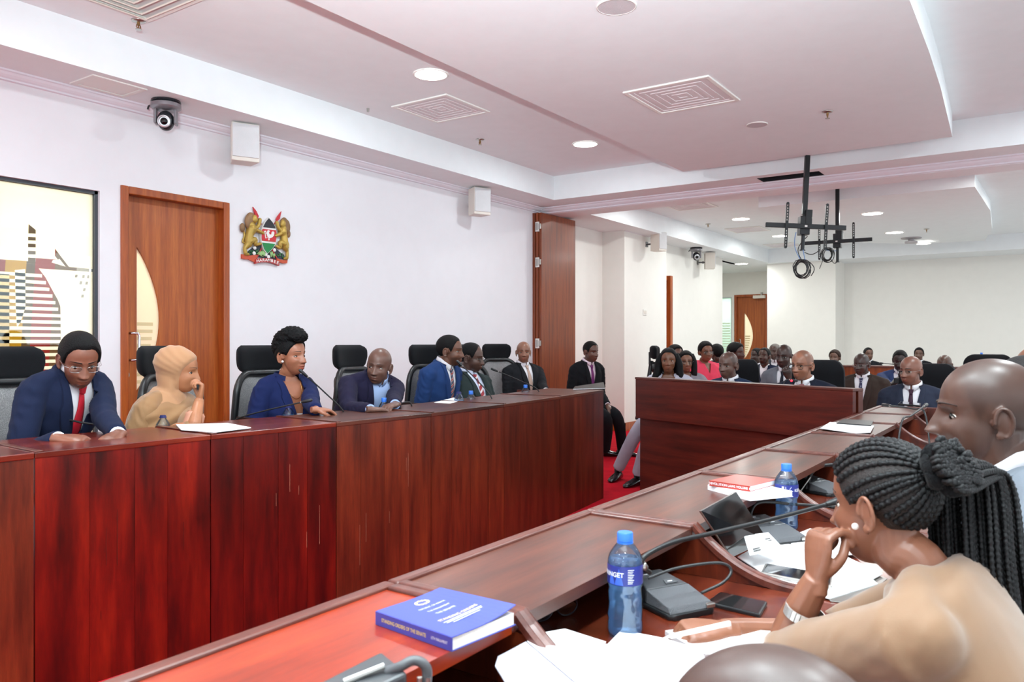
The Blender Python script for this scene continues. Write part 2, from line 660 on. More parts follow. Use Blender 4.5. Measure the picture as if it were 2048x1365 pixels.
# upper sheet down to the dark horizon line, with the mast rungs and small sail cut out
holes = [[fpx(268, 86), fpx(337, 142), fpx(337, 178), fpx(266, 174)]]
for (a, b) in ((206, 240), (270, 305), (338, 371), (401, 436)):
    holes.append([fpx(264, a), fpx(337, a + 5), fpx(337, b + 3), fpx(264, b)])
holes.append([fpx(518, 318), fpx(650, 490), fpx(618, 488), fpx(560, 415), fpx(486, 448), fpx(500, 424), fpx(545, 422), fpx(515, 385)])
zl, zr = fpx(0, 398)[1], fpx(900, 512)[1]
zh = fpx(300, 455)[1]
film_piece('film_upper', [[(XL, zh), (fpx(0, 0)[0], fpx(0, 425)[1]), fpx(160, 440), fpx(300, 462), fpx(640, 494), (XR, fpx(900, 512)[1]), (XR, ZT), (XL, ZT)]] + holes)
# right-hand sheet with its curved sail edge
arc = [fpx(365, 505), fpx(430, 590), fpx(500, 720), fpx(545, 800), fpx(568, 860), fpx(570, 930), fpx(572, 1100), fpx(574, 1400)]
dots = []
for (cx, cy) in ((718, 576), (785, 581), (832, 583), (760, 640), (815, 643), (793, 704), (776, 765)):
    dots.append([fpx(cx - 14, cy + 14), fpx(cx + 10, cy + 14), fpx(cx + 15, cy - 14), fpx(cx - 8, cy - 14)])
film_piece('film_sail', [arc + [(arc[-1][0] + .01, ZB), (XR, ZB), (XR, fpx(900, 540)[1])]] + dots)
# horizontal strips
k = 0
for i in range(30):
    yc = 545 + i * 64.5
    a, b = fpx(0, yc - 18)[1], fpx(0, yc + 14)[1]
    if b < ZB + 0.01:
        break
    cy = min(yc, 1390)
    xe = 365 + 205 * min(1, max(0, (cy - 505) / 420)) ** 0.8
    film_piece('film_strip', [(XL, a), (XL, b), (fpx(xe, cy)[0], b - .004), (fpx(xe, cy)[0], a - .004)])
film_piece('film_mast', [fpx(140, 520), fpx(150, 900), fpx(160, 1060), fpx(195, 1010), fpx(240, 870), fpx(238, 510)])
film_piece('film_post', [(XL, fpx(0, 560)[1]), fpx(88, 560), fpx(88, 1350), (XL, fpx(0, 1350)[1])], film('frosted_film_warm', 'f6e6c4', 0.55))
# coloured banner and a grey post standing in the corridor
bn = thing('banner', 'red and yellow striped banner stand seen through the glass panel', 'banner', (2.75, 6.2, 0))
for i, (a, b, c) in enumerate(((0, .16, '9c2f2f'), (.16, .3, 'd8b21f'), (.3, .36, '6a5b3a'), (.36, .5, 'a8322e'), (.5, .66, '7c6a45'))):
    MB().prism([(2.35 + a, 0.3), (2.35 + b, 0.3), (2.35 + b + .12, 2.3), (2.35 + a + .12, 2.3)], 0, .006, xz(6.2)).build('banner_stripe', plain('banner_' + c, c, 0.7), bn)
MB().box(2.3, 3.2, 6.1, 6.3, 0, .04).build('banner_foot', M_BLACKM, bn)
tag(MB().box(2.02, 2.14, 6.0, 6.12, 0, 2.84).build('corridor_post', plain('grey_post', '6b6f72', 0.5)), 'slim grey post in the corridor behind the striped glass', 'post')
tag(MB().box(2.36, 2.5, 6.5, 6.64, 0, 2.0).box(2.33, 2.53, 6.47, 6.67, 2.0, 2.04).build('corridor_pillar', plain('grey_post2', '55585a', 0.5)), 'dark grey capped pillar farther back behind the striped glass', 'pillar')


# ------------------------------------------------------------------ doors
def crescent(ax, z_lo, z_hi, bulge, n=18, flip=1):
    pts = []
    for i in range(n + 1):
        t = i / n
        pts.append((ax + flip * bulge * math.sin(PI * t) ** 0.85, z_hi + (z_lo - z_hi) * t))
    return pts


def door(name, a0, a1, zt, plane, cres, handle_a, side):
    """plane(a, b, h): wall coordinates, h pointing out of the room"""
    t = 0.055
    root = thing(name, None, None, plane((a0 + a1) / 2, 0, 0.05), kind='structure')
    for (x0, x1) in ((a0, a0 + t), (a1 - t, a1)):
        MB().prism(rect(x0, x1, 0, zt), -0.014, 0.13, plane).build('frame_jamb', M_DOORF, root, bevel=0.006)
    MB().prism(rect(a0 + t, a1 - t, zt - t, zt), -0.014, 0.13, plane).build('frame_head', M_DOORF, root, bevel=0.006)
    leaf = MB().prism([rect(a0 + t, a1 - t, 0.006, zt - t), cres], 0.06, 0.10, plane).build('door_leaf', M_DOOR, root)
    MB().prism(cres, 0.076, 0.084, plane).build('glass_insert', film('door_glass_' + name, 'f3ead6', 0.5), root)
    for i in range(9):
        zc = 1.0 + i * .052
        wd = .12 * math.sin(PI * min(1, max(0, (zc - .92) / 1.05)))
        c0 = min(a for a, b in cres)
        c1 = max(a for a, b in cres)
        q0, q1 = (c0 + .012, c0 + .012 + wd) if side > 0 else (c1 - .012 - wd, c1 - .012)
        MB().prism(rect(q0, q1, zc, zc + .024), .0735, .0755, plane).build('film_strip', plain('etched_strip', 'd9c79a', .6), root)
    d = -1 if side < 0 else 1
    hz0, hz1 = 1.17, 1.36
    p = lambda a, b, h: Vector(plane(a, b, h))
    k = .055 * d
    path = [p(handle_a, hz1, 0.06), p(handle_a, hz1, 0.03), p(handle_a + k * .3, hz1, -0.005), p(handle_a + k * .85, hz1, -0.015), p(handle_a + k, hz1 - .02, -0.018),
            p(handle_a + k, hz0 + .02, -0.018), p(handle_a + k * .85, hz0, -0.015), p(handle_a + k * .3, hz0, -0.005), p(handle_a, hz0, 0.03), p(handle_a, hz0, 0.06)]
    h = MB().tube(path, 0.0095, 10).build('pull_handle', M_CHROME, root, smooth=True)
    mb = MB()
    q = lambda a, b, h2: p(handle_a + a, 1.065 + b, h2)
    mb.prism([(0.026 * math.cos(j * PI / 10), 0.026 * math.sin(j * PI / 10)) for j in range(20)], 0.054, 0.06, q)
    lk = mb.build('lock_plate', M_STEEL, root)
    MB().prism([(-.004, -.012), (.004, -.012), (.006, .006), (0, .012), (-.006, .006)], 0.052, 0.055, q).build('keyhole', M_BLACK, lk)
    return root


door('door_1', DR[0], DR[1], DR[3], xz(WY), crescent(3.133, 0.94, 1.98, 0.178), 3.052, 1)
far_plane = lambda a, b, h: (18.3 + h, a, b)
d2 = door('door_2', 5.5, 6.27, 2.40, far_plane, [(6.27 + 5.5 - a + .0, b) for a, b in crescent(5.72, 0.9, 1.98, 0.2)], 6.17, -1)
MB().box(18.20, 18.28, 5.53, 5.80, 2.30, 2.37).build('door_closer', M_CREAM, d2)
MB().box(18.22, 18.30, 5.60, 5.63, 2.37, 2.44).build('closer_arm', M_STEEL, d2)
# edge of a third door behind the pillar
d3 = thing('door_3', None, None, (12.3, 5.36, 0), kind='structure')
MB().box(12.33, 12.42, 5.30, 5.52, 0, 2.40).build('frame_jamb', M_DOORF, d3, bevel=.006)
MB().box(11.9, 12.33, 5.36, 5.52, 2.33, 2.40).build('frame_head', M_DOORF, d3)
MB().box(11.9, 12.33, 5.44, 5.48, 0.006, 2.33).build('door_leaf', M_DOOR, d3)
MB().box(12.325, 12.345, 5.325, 5.345, 1.12, 1.16).build('hinge', M_STEEL, d3)
w2 = thing('window_2', None, None, (18.3, 6.6, 0), kind='structure')
for nm, b in (('frame_stile', (6.33, 6.36, 0, 2.36)), ('frame_stile', (6.82, 6.85, 0, 2.36)), ('frame_rail', (6.36, 6.82, 2.33, 2.36))):
    MB().box(18.32, 18.37, *b).build(nm, plain('pale_frame', 'c9d0cf', 0.4), w2)
MB().box(18.34, 18.345, 6.36, 6.82, 0.0, 2.33).build('glass_pane', M_FILMG, w2)
for i in range(13):
    MB().box(18.325, 18.338, 6.38, 6.82, 1.0 + i * .06, 1.028 + i * .06).build('film_strip', plain('pale_green_film', 'e6f1da', 0.6), w2)
lamp('corridor_lamp', 'AREA', (18.9, 6.5, 2.4), 25, 0.4, color=(0.95, 1, 0.95))

# ------------------------------------------------------------------ folding partition stack
pr = thing('folding_partition', 'stack of folded tall brown wooden partition panels at the opening', 'partition', (8.6, 5.2, 0))
for i in range(3):
    y1 = 5.235 + i * .045
    MB().box(8.23 - .006 * i, 9.06, y1, y1 + .038, 0.02, 2.895).build('panel', M_PART, pr, bevel=.004)
for z in (2.72, 2.28, 1.28, .6):
    for k, (y, w_) in enumerate(((5.262, .05), )):
        hg = MB().box(8.205, 8.226, y, y + w_, z - .06, z + .06).build('hinge', M_WHITE, pr, bevel=.003)
        MB().box(8.2, 8.206, y + .012, y + .038, z - .045, z + .045).build('hinge_plate', M_STEEL, hg)
        MB().box(8.2, 8.212, y - .03, y, z - .03, z + .035).build('hinge_knuckle', M_STEEL, hg)

# ------------------------------------------------------------------ ceiling fittings
def disc(mb, x, y, z, r, n=28):
    return mb.prism([(x + r * math.cos(2 * PI * j / n), y + r * math.sin(2 * PI * j / n)) for j in range(n)], z - .004, z)


def downlight(x, y, z, label, r=.115):
    t = thing('downlight', label, 'ceiling light', (x, y, z), group=None)
    mb = MB().lathe([(r + .014, -.001), (r + .016, -.005), (r + .008, -.010), (r, -.008), (r, -.001)], 32, Matrix.Translation((x, y, z)))
    mb.build('trim_ring', M_WHITE, t, smooth=True)
    disc(MB(), x, y, z - .003, r).build('diffuser', M_LED, t)


downlight(4.42, 3.77, ZC, 'round downlight in the upper ceiling, nearer of the two by the left wall')
downlight(6.84, 3.84, ZC, 'round downlight in the upper ceiling near the corner by the opening')
downlight(12.06, 4.03, ZF, 'round downlight beside the air grille in the room beyond', .13)
downlight(14.4, 4.1, ZF, 'small round downlight behind the nearer screen bracket arm', .13)
downlight(11.76, 2.1, ZP, 'round downlight in the far curved ceiling island, nearest and highest', .13)
downlight(14.0, 2.17, ZP, 'round downlight in the far curved ceiling island, middle one', .13)
downlight(15.6, 1.95, ZP - .03, 'round downlight farthest back in the curved ceiling island', .11)
downlight(16.2, 5.4, 2.92, 'round downlight over the alcove door', .13)


def grille(x0, x1, y0, y1, z, label, kind):
    t = thing('ceiling_vent', label, 'vent', ((x0 + x1) / 2, (y0 + y1) / 2, z))
    f = .03
    fr = MB().prism([rect(x0, x1, y0, y1), rect(x0 + f, x1 - f, y0 + f, y1 - f)], z - .012, z)
    fr.build('frame', M_WHITE, t, bevel=.003)
    cx, cy, hw, hh = (x0 + x1) / 2, (y0 + y1) / 2, (x1 - x0) / 2 - f, (y1 - y0) / 2 - f
    MB().box(cx - hw, cx + hw, cy - hh, cy + hh, z - .003, z - .001).build('face_plate', M_VENT, t)
    n = 5
    for i in range(n):
        s, s2 = 1 - i / n, 1 - (i + .5) / n
        if kind == 'cone':
            rows = []
            for (q, dz) in ((s, -.004), (s2, -.03), (s2 - .03, -.026)):
                rows.append([(cx + hw * q * a, cy + hh * q * b, z + dz) for a, b in ((-1, -1), (1, -1), (1, 1), (-1, 1))])
            MB().grid(rows, True).build('louvre', M_CREAM, t)
        else:
            MB().prism([rect(cx - hw * s, cx + hw * s, cy - hh * s, cy + hh * s), rect(cx - hw * s2, cx + hw * s2, cy - hh * s2, cy + hh * s2)], z - .006, z - .003).build('louvre', M_VENT, t)
    return t


grille(4.83, 5.42, 3.96, 4.55, ZC, 'square perforated air vent beside the nearer downlight', 'flat')
grille(5.04, 5.68, 1.90, 2.53, ZP, 'square perforated air vent in the lowered ceiling panel', 'flat')
grille(2.10, 2.71, 3.95, 4.55, ZC, 'large square louvred air diffuser at the upper left corner', 'cone')
p = PZ(1495, 459, ZF)
grille(p.x - .3, p.x + .3, p.y - .3, p.y + .3, ZF, 'air grille next to the far downlight beyond the opening', 'flat')
p = PZ(1380, 411, ZF)
grille(p.x - .3, p.x + .3, p.y - .3, p.y + .3, ZF, 'faint square vent just behind the header of the opening', 'flat')
p = PZ(1565, 490, ZF)
grille(p.x - .3, p.x + .3, p.y - .3, p.y + .3, ZF, 'farthest square vent below the small far downlight', 'flat')
grille(11.6, 12.0, -1.05, -.45, ZF, 'slotted air vent at the right edge, upper of two', 'flat')
grille(14.6, 15.0, -.95, -.35, ZF, 'slotted air vent at the right edge, lower of two', 'flat')
t = thing('access_panel', 'rectangular white access hatch in the soffit left of the dome camera', 'hatch', (2.76, 5.1, ZS))
MB().prism([rect(2.585, 2.945, 4.965, 5.255), rect(2.615, 2.915, 4.995, 5.225)], ZS - .008, ZS).build('frame', M_WHITE, t)
MB().box(2.62, 2.91, 5.0, 5.22, ZS - .004, ZS - .001).build('hatch_panel', M_WHITE, t)


def round_speaker(px, py, z, r, label):
    p = PZ(px, py, z)
    t = thing('ceiling_speaker', label, 'speaker', p)
    MB().lathe([(r, 0), (r, -.006), (r * .93, -.009), (r * .92, -.004)], 32, Matrix.Translation(p)).build('rim', M_WHITE, t, smooth=True)
    disc(MB(), p.x, p.y, z - .003, r * .93).build('mesh_face', plain('speaker_mesh', 'c3bcbf', 0.7, bump=.5, bs=300), t)


round_speaker(1233, 12, ZP, .105, 'round white ceiling speaker at the top of the lowered panel')
round_speaker(1514, 249, ZP, .085, 'small flat round cover in the lowered panel near the sprinkler')


def sprinkler(px, py, z, label):
    p = PZ(px, py, z)
    t = thing('sprinkler', label, 'sprinkler', p)
    M = Matrix.Translation(p)
    MB().lathe([(0, 0), (.042, 0), (.04, -.007), (.018, -.012), (0, -.012)], 20, M).build('escutcheon', M_STEEL, t, smooth=True)
    MB().lathe([(.009, -.012), (.009, -.03), (.004, -.034), (.004, -.05), (0, -.05)], 12, M).tube([p + Vector((-.012, 0, -.028)), p + Vector((-.014, 0, -.042)), p + Vector((0, 0, -.052)), p + Vector((.014, 0, -.042)), p + Vector((.012, 0, -.028))], .003, 6).build('nozzle', plain('brass', '9a7a52', 0.35, 0.9), t)
    MB().lathe([(0, -.052), (.018, -.053), (.018, -.056), (0, -.057)], 12, M).build('deflector', M_STEEL, t)


sprinkler(277, 41, ZC, 'chrome sprinkler head next to the large louvred diffuser')
sprinkler(960, 279, ZC, 'sprinkler head below the perforated vent by the left wall')
sprinkler(1655, 223, ZP, 'sprinkler head in the lowered panel above the screen brackets')
sprinkler(1416, 448, ZF, 'tiny sprinkler head left of the far air grille')
sprinkler(1853, 458, ZP, 'tiny sprinkler head in the far curved ceiling island')
p = PZ(736, 217, ZC)
tag(MB().lathe([(0, 0), (.012, 0), (.010, -.03), (0, -.032)], 10, Matrix.Translation(p)).build('ceiling_hook', M_STEEL), 'tiny metal hook in the ceiling left of the perforated vent', 'hook')
# red smoke detector
t = thing('smoke_detector', 'red smoke detector beside the near edge of the far ceiling island', 'detector', (11.6, 3.34, ZF))
RED = plain('red_plastic', 'd8232e', 0.4)
MB().lathe([(0, 0), (.075, 0), (.075, -.02), (.05, -.04), (0, -.04)], 24, Matrix.Translation((11.6, 3.34, ZF))).build('base', RED, t, smooth=True)
MB().lathe([(.032, -.04), (.03, -.065), (0, -.07)], 18, Matrix.Translation((11.6, 3.34, ZF))).build('sensor_dome', RED, t, smooth=True)
t = thing('ceiling_projector', 'small grey ceiling device with a lamp at the back of the far island', 'device', (15.0, 2.1, ZP))
MB().lathe([(0, 0), (.16, 0), (.16, -.015), (.05, -.02), (.05, -.05), (.1, -.06), (.1, -.09), (0, -.09)], 24, Matrix.Translation((14.9, 2.05, ZP))).build('housing', plain('pale_grey', 'a9a3a5', 0.5), t, smooth='auto')


def wall_speaker(x, y, ztop, yaw, label, standoff=.12):
    t = thing('wall_speaker', label, 'speaker', (x, y, ztop - .29), yaw)
    R = Matrix.Rotation(0, 4, 'Z')
    w_, d_, h_ = .105, .09, .29
    b = MB()
    b.hexa([(-w_, -d_ + .01, 0), (w_, -d_ + .01, 0), (w_ * .75, d_, 0), (-w_ * .75, d_, 0)], [(-w_, -d_ + .01, h_), (w_, -d_ + .01, h_), (w_ * .75, d_, h_), (-w_ * .75, d_, h_)])
    b.build('cabinet', M_CREAM, t, world=False, bevel=.006)
    MB().box(-w_ + .006, w_ - .006, -d_ + .001, -d_ + .0115, .03, h_ - .008).build('grille', plain('speaker_grille', 'd2d2d4', 0.6, bump=.5, bs=400), t, world=False, bevel=.004)
    a = MB().tube([(0, d_ - .01, .12), (.0, d_ + standoff, .12)], .014, 8).ell((0, d_ + .03, .12), (.022, .022, .022))
    a.box(-.03, .03, d_ + standoff - .01, d_ + standoff, .08, .16)
    a.build('bracket', M_GREYP, t, world=False)


wall_speaker(3.84, 5.16, 2.965, -.42, 'white wall speaker right of the dome camera, nearest of its row', .1)
wall_speaker(6.86, 5.17, 2.96, -.38, 'white wall speaker near the folded partition')
wall_speaker(11.12, 4.98, 2.96, -.15, 'white wall speaker on the pillar beyond the opening')
wall_speaker(13.75, 5.16, 2.90, .5, 'white tilted wall speaker next to the far dome camera')


def ptz(x, y, z, s, yaw, label):
    t = thing('dome_camera', label, 'camera', (x, y, z), yaw)
    g = plain('camera_silver', '8f8d92', 0.3, 0.5)
    gd = plain('camera_black', '23242a', 0.25)
    MB().lathe([(0, 0), (.085 * s, 0), (.088 * s, -.012 * s), (.078 * s, -.018 * s)], 32).build('mount_plate', gd, t, world=False, smooth='auto')
    MB().lathe([(.078 * s, -.018 * s), (.088 * s, -.022 * s), (.09 * s, -.045 * s), (.07 * s, -.06 * s), (0, -.06 * s)], 32).build('base', g, t, world=False, smooth='auto')
    for sx in (-1, 1):
        MB().box(sx * .058 * s - .009 * s, sx * .058 * s + .009 * s, -.035 * s, .035 * s, -.15 * s, -.055 * s).build('yoke_arm', g, t, world=False, bevel=.012 * s)
    hd = MB().ell((0, 0, -.125 * s), (.05 * s, .058 * s, .062 * s), None, 24, 16).build('camera_head', gd, t, world=False, smooth=True)
    L = Matrix.Translation((0, -.045 * s, -.14 * s)) @ Matrix.Rotation(math.radians(100), 4, 'X')
    MB().lathe([(.037 * s, -.01), (.037 * s, .02 * s), (.03 * s, .022 * s), (.028 * s, .012 * s), (0, .012 * s)], 24, L).build('lens_ring', plain('lens_rim', 'c9c9cc', 0.3, .6), hd, world=False, smooth='auto')
    MB().lathe([(.022 * s, .012 * s), (.018 * s, .02 * s), (0, .022 * s)], 20, L).build('lens', plain('lens_glass', '0b0c10', 0.08), hd, world=False, smooth=True)
    MB().tube([(-.08 * s, 0, -.03 * s), (-.1 * s, 0, -.04 * s), (-.105 * s, 0, -.06 * s)], .006 * s, 8).build('cable_plug', M_BLACK, t, world=False)


ptz(3.16, 5.10, ZS, 1.12, -.75, 'silver dome camera hanging from the soffit on the left')
ptz(13.0, 5.12, 2.92, 1.2, -1.0, 'grey dome camera hanging beyond the opening, small in view')
# light switch on the pillar
p = PY(1289, 625, 5.19)
t = thing('light_switch', 'small white light switch on the pillar beyond the opening', 'switch', (p.x, 5.19, p.z))
MB().box(p.x - .06, p.x + .06, 5.178, 5.19, p.z - .045, p.z + .045).build('plate', M_WHITE, t, bevel=.004)
for s in (-1, 1):
    MB().box(p.x + s * .027 - .02, p.x + s * .027 + .02, 5.172, 5.179, p.z - .025, p.z + .025).build('rocker', M_CREAM, t, bevel=.003)
# dark hatch openings above the screen brackets
t = thing('ceiling_hatch', 'long dark open slot in the beam soffit behind the nearer pole', 'hatch', (8.21, 2.23, ZS))
MB().prism([rect(hx0, hx1, hy0, hy1), rect(hx0 + .005, hx1 - .005, hy0 + .005, hy1 - .005)], ZS - .001, ZC).build('slot_lining', M_DKHOLE, t)
MB().box(hx0, hx1, hy0, hy1, ZC - .03, ZC - .01).build('slot_top', M_DKHOLE, t)
t = thing('ceiling_hatch', 'second dark slot beyond the beam above the farther pole', 'hatch', (9.9, 2.45, ZF))
MB().box(9.82, 10.02, 2.15, 2.85, ZF - .006, ZF).build('slot_cover', M_DKHOLE, t)  # flat dark plate stands for the shade inside an open slot


# ------------------------------------------------------------------ screen brackets hanging from the ceiling
def screen_bracket(top, zb, zbar, wd, yaw, lean, label, sub):
    t = thing('screen_bracket', label, 'bracket', top, yaw)
    t.rotation_euler = (lean, 0, yaw)
    L = top[2] - zb
    zz = top[2] - zbar
    b = .022
    MB().box(-b, b, -b, b, -L * .62, 0).build('pole', M_BLACKM, t, world=False, bevel=.003)
    MB().tube([(0, 0, -L * .6), (0, 0, -L)], .017, 14).lathe([(.026, -L + .006), (.026, -L - .002), (0, -L - .002)], 14).build('lower_pole', M_BLACKM, t, world=False, smooth='auto')
    MB().box(-.05, .05, -.045, .045, -zz - .075, -zz + .1).box(-.055, -.018, -.06, .0, -zz + .02, -zz + .16).box(.018, .06, -.06, 0, -zz + .03, -zz + .15).build('clamp_block', M_BLACKM, t, world=False, bevel=.004)
    # crossbar runs along local y, rails hang in front of it
    MB().box(-.075, -.045, -wd / 2, wd / 2, -zz - .022, -zz + .022).build('crossbar', M_BLACKM, t, world=False, bevel=.003)
    for s in (-1, 1):
        y = s * wd * .245
        rail = [(y - .012 + .012 * (1 - math.cos(a)), 0) for a in (0,)]
        outer = [(y + .013 * math.cos(a), -zz + .205 + .013 * math.sin(a)) for a in np.linspace(0, PI, 7)] + [(y + .013 * math.cos(a), -zz - .205 + .013 * math.sin(a)) for a in np.linspace(PI, 2 * PI, 7)]
        slots = []
        for k in range(-7, 8):
            if abs(k) < 2:
                continue
            zc = -zz + k * .0265
            slots.append(rect(y - .005, y + .005, zc - .009, zc + .009))
        MB().prism([outer] + slots, -.092, -.076, lambda a, bb, h: (h, a, bb)).build('mounting_rail', M_BLACKM, t, world=False)
    MB().box(-.0765, -.0755, -.012, .012, -zz - .008, -zz + .008).build('badge', M_WHITE, t, world=False)
    return t


def cable_coil(c, r, label, seed, n=7, drops=()):
    rnd = random.Random(seed)
    t = thing('cable_coil', label, 'cable', c)
    for i in range(n):
        ph, rr, tl = rnd.random() * 6, r * (0.62 + .45 * rnd.random()), rnd.uniform(-.35, .35)
        pts = []
        for j in range(28):
            a = 2 * PI * j / 28
            q = Vector((rnd.uniform(-.001, .001) + .03 * math.sin(a + ph) * rnd.random(), rr * math.cos(a) * .86, rr * math.sin(a) * 1.08))
            q.rotate(Matrix.Rotation(tl, 3, 'X'))
            pts.append(Vector(c) + q + Vector((0.012 * (i - n / 2), 0, 0)))
        MB().tube(pts, .0042, 6, closed=True).build('loop', M_BLACK, t, smooth=True)
    for k, (pts, m) in enumerate(drops):
        MB().tube(pts, .004, 6).build('lead', m, t, smooth=True)
    return t


M_BLUEC = plain('blue_cable', '6d8fc0', 0.5)
m1 = PT(1615, 313, 7.5)
screen_bracket((m1.x, m1.y, ZP), 2.165, 2.385, .74, math.radians(31), math.radians(3), 'black ceiling screen bracket with crossbar, nearer of the two', 1)
m2 = PT(1675, 380, 9.75)
screen_bracket((m2.x, m2.y, ZF), 2.28, 2.53, .80, math.radians(3), 0, 'black ceiling screen bracket with crossbar, farther of the two', 2)


def sag(p, q, s, n=10, side=(0, 0, 0)):
    p, q = Vector(p), Vector(q)
    return [p.lerp(q, i / n) + Vector((0, 0, -s * math.sin(PI * i / n))) + Vector(side) * math.sin(PI * i / n) for i in range(n + 1)]


c1 = PT(1604, 538, 7.45)
cable_coil(c1, .085, 'coil of black cable tied below the nearer screen bracket', 3, 8, [
    (sag(Vector((m1.x, m1.y, 2.30)), PT(1602, 518, 7.42), 0, 10, (.02, .06, 0)), M_BLACK), (sag(PT(1592, 465, 7.42), PT(1600, 518, 7.42), 0, 10, (.02, .035, 0)), M_BLUEC), (sag(PT(1606, 500, 7.42), PT(1610, 520, 7.42), 0), M_BLUEC),
    (sag(PT(1612, 520, 7.42), PT(1622, 552, 7.42), .0, 10, (0, -.05, 0)), M_BLACK), (sag(PT(1609, 505, 7.42), PT(1640, 500, 7.42), .03), M_BLACK)])
c2 = PT(1655, 510, 9.6)
cable_coil(c2, .08, 'coil of black cable tied below the farther screen bracket', 5, 8, [(sag(Vector((m2.x, m2.y, 2.42)), PT(1652, 500, 9.58), 0, 10, (0, .04, 0)), M_BLUEC), (sag(PT(1648, 515, 9.58), PT(1639, 538, 9.58), 0), M_BLACK), (sag(PT(1660, 515, 9.58), PT(1676, 522, 9.58), .05), M_BLACK)])
# ------------------------------------------------------------------ left desk: a gently curved run of sections
ZL = 0.901
LP = [(-0.05, 3.22), (0.70, 3.215), (1.44, 3.19), (2.17, 3.15), (2.87, 3.09), (3.58, 3.05), (4.37, 3.08), (5.23, 3.16), (6.15, 3.27)]
LP = [(x * .95, y * .95) for x, y in LP]
LM = [M_BRN1, M_BRN1, M_RED1, M_RED2, M_BRN1, M_BRN1, M_BRN2, M_BRN2]
LLAB = ['brown desk section at the far left edge of the room, mostly out of view',
        'dark red brown desk section before the man in the navy suit and red tie, leftmost',
        'bright red mahogany desk section before the woman in the tan headscarf',
        'deep red mahogany desk section with scratches before the woman in the blue blazer',
        'brown desk section with a chipped corner before the bald man in purple navy',
        'brown mahogany desk section before the man in the bright blue suit',
        'dark brown desk section before the man with glasses and striped red tie',
        'last brown section at the right end of the left desk, by the red carpet']
M_EDGE = plain('worn_edge', 'a5705a', 0.5, var=.2)


def seg_frame(p, q):
    p, q = Vector((p[0], p[1], 0)), Vector((q[0], q[1], 0))
    d = (q - p)
    L = d.length
    d.normalize()
    n = Vector((-d.y, d.x, 0))          # towards +y: the sitters' side
    return lambda a, b, c: p + d * a + n * b + Vector((0, 0, c)), L


for i in range(len(LP) - 1):
    fr, L = seg_frame(LP[i], LP[i + 1])
    if i == 0:
        continue
    root = thing('desk_section', LLAB[i], 'desk', fr(L / 2, .2, 0), math.atan2(LP[i + 1][1] - LP[i][1], LP[i + 1][0] - LP[i][0]), 'sections of the left desk')
    bx = lambda a0, a1, b0, b1, c0, c1: MB().hexa([fr(a0, b0, c0), fr(a1, b0, c0), fr(a1, b1, c0), fr(a0, b1, c0)], [fr(a0, b0, c1), fr(a1, b0, c1), fr(a1, b1, c1), fr(a0, b1, c1)])
    rnd = random.Random(i)
    cuts = [0.002] + sorted(L * (k + rnd.uniform(-.12, .12)) / 4 for k in (1, 2, 3)) + [L - .002]
    for k in range(4):
        bx(cuts[k] + .0006, cuts[k + 1] - .0006, rnd.uniform(0, .0012), .024, 0.0, ZL - .022).build('front_board', LM[i], root)
    bx(.001, L - .001, -.003, .50, ZL - .022, ZL).build('ledge', M_TOP if i > 3 else M_LEDGE, root, bevel=.003)
    bx(.003, .03, .0, .498, ZL, ZL + .005).build('joint_strip', M_RAIL, root, bevel=.002)
    bx(.002, .022, .024, .86, 0, ZL - .022).build('side_panel', M_DARK, root)
    if i == len(LP) - 2:
        bx(L - .022, L, .024, .80, 0, ZL - .022).build('end_panel', M_BRN2, root)
    bx(.022, L - .022, .024, .84, .70, .725).build('work_surface', M_SURF, root)
    # a few old scratches and dents
    sm = MB()
    for k in range(5):
        a, z, l = rnd.uniform(.1, L - .1), rnd.uniform(.25, .8), rnd.uniform(.03, .22)
        q = [fr(a, -.0008, z), fr(a + .0016, -.0008, z), fr(a + .0018, -.0008, z - l), fr(a + .0002, -.0008, z - l)]
        sm.add(q, [(0, 1, 2, 3)])
    sm.build('scratch_marks', M_EDGE if i in (3, 4) else M_DARK, root, kind='stuff')

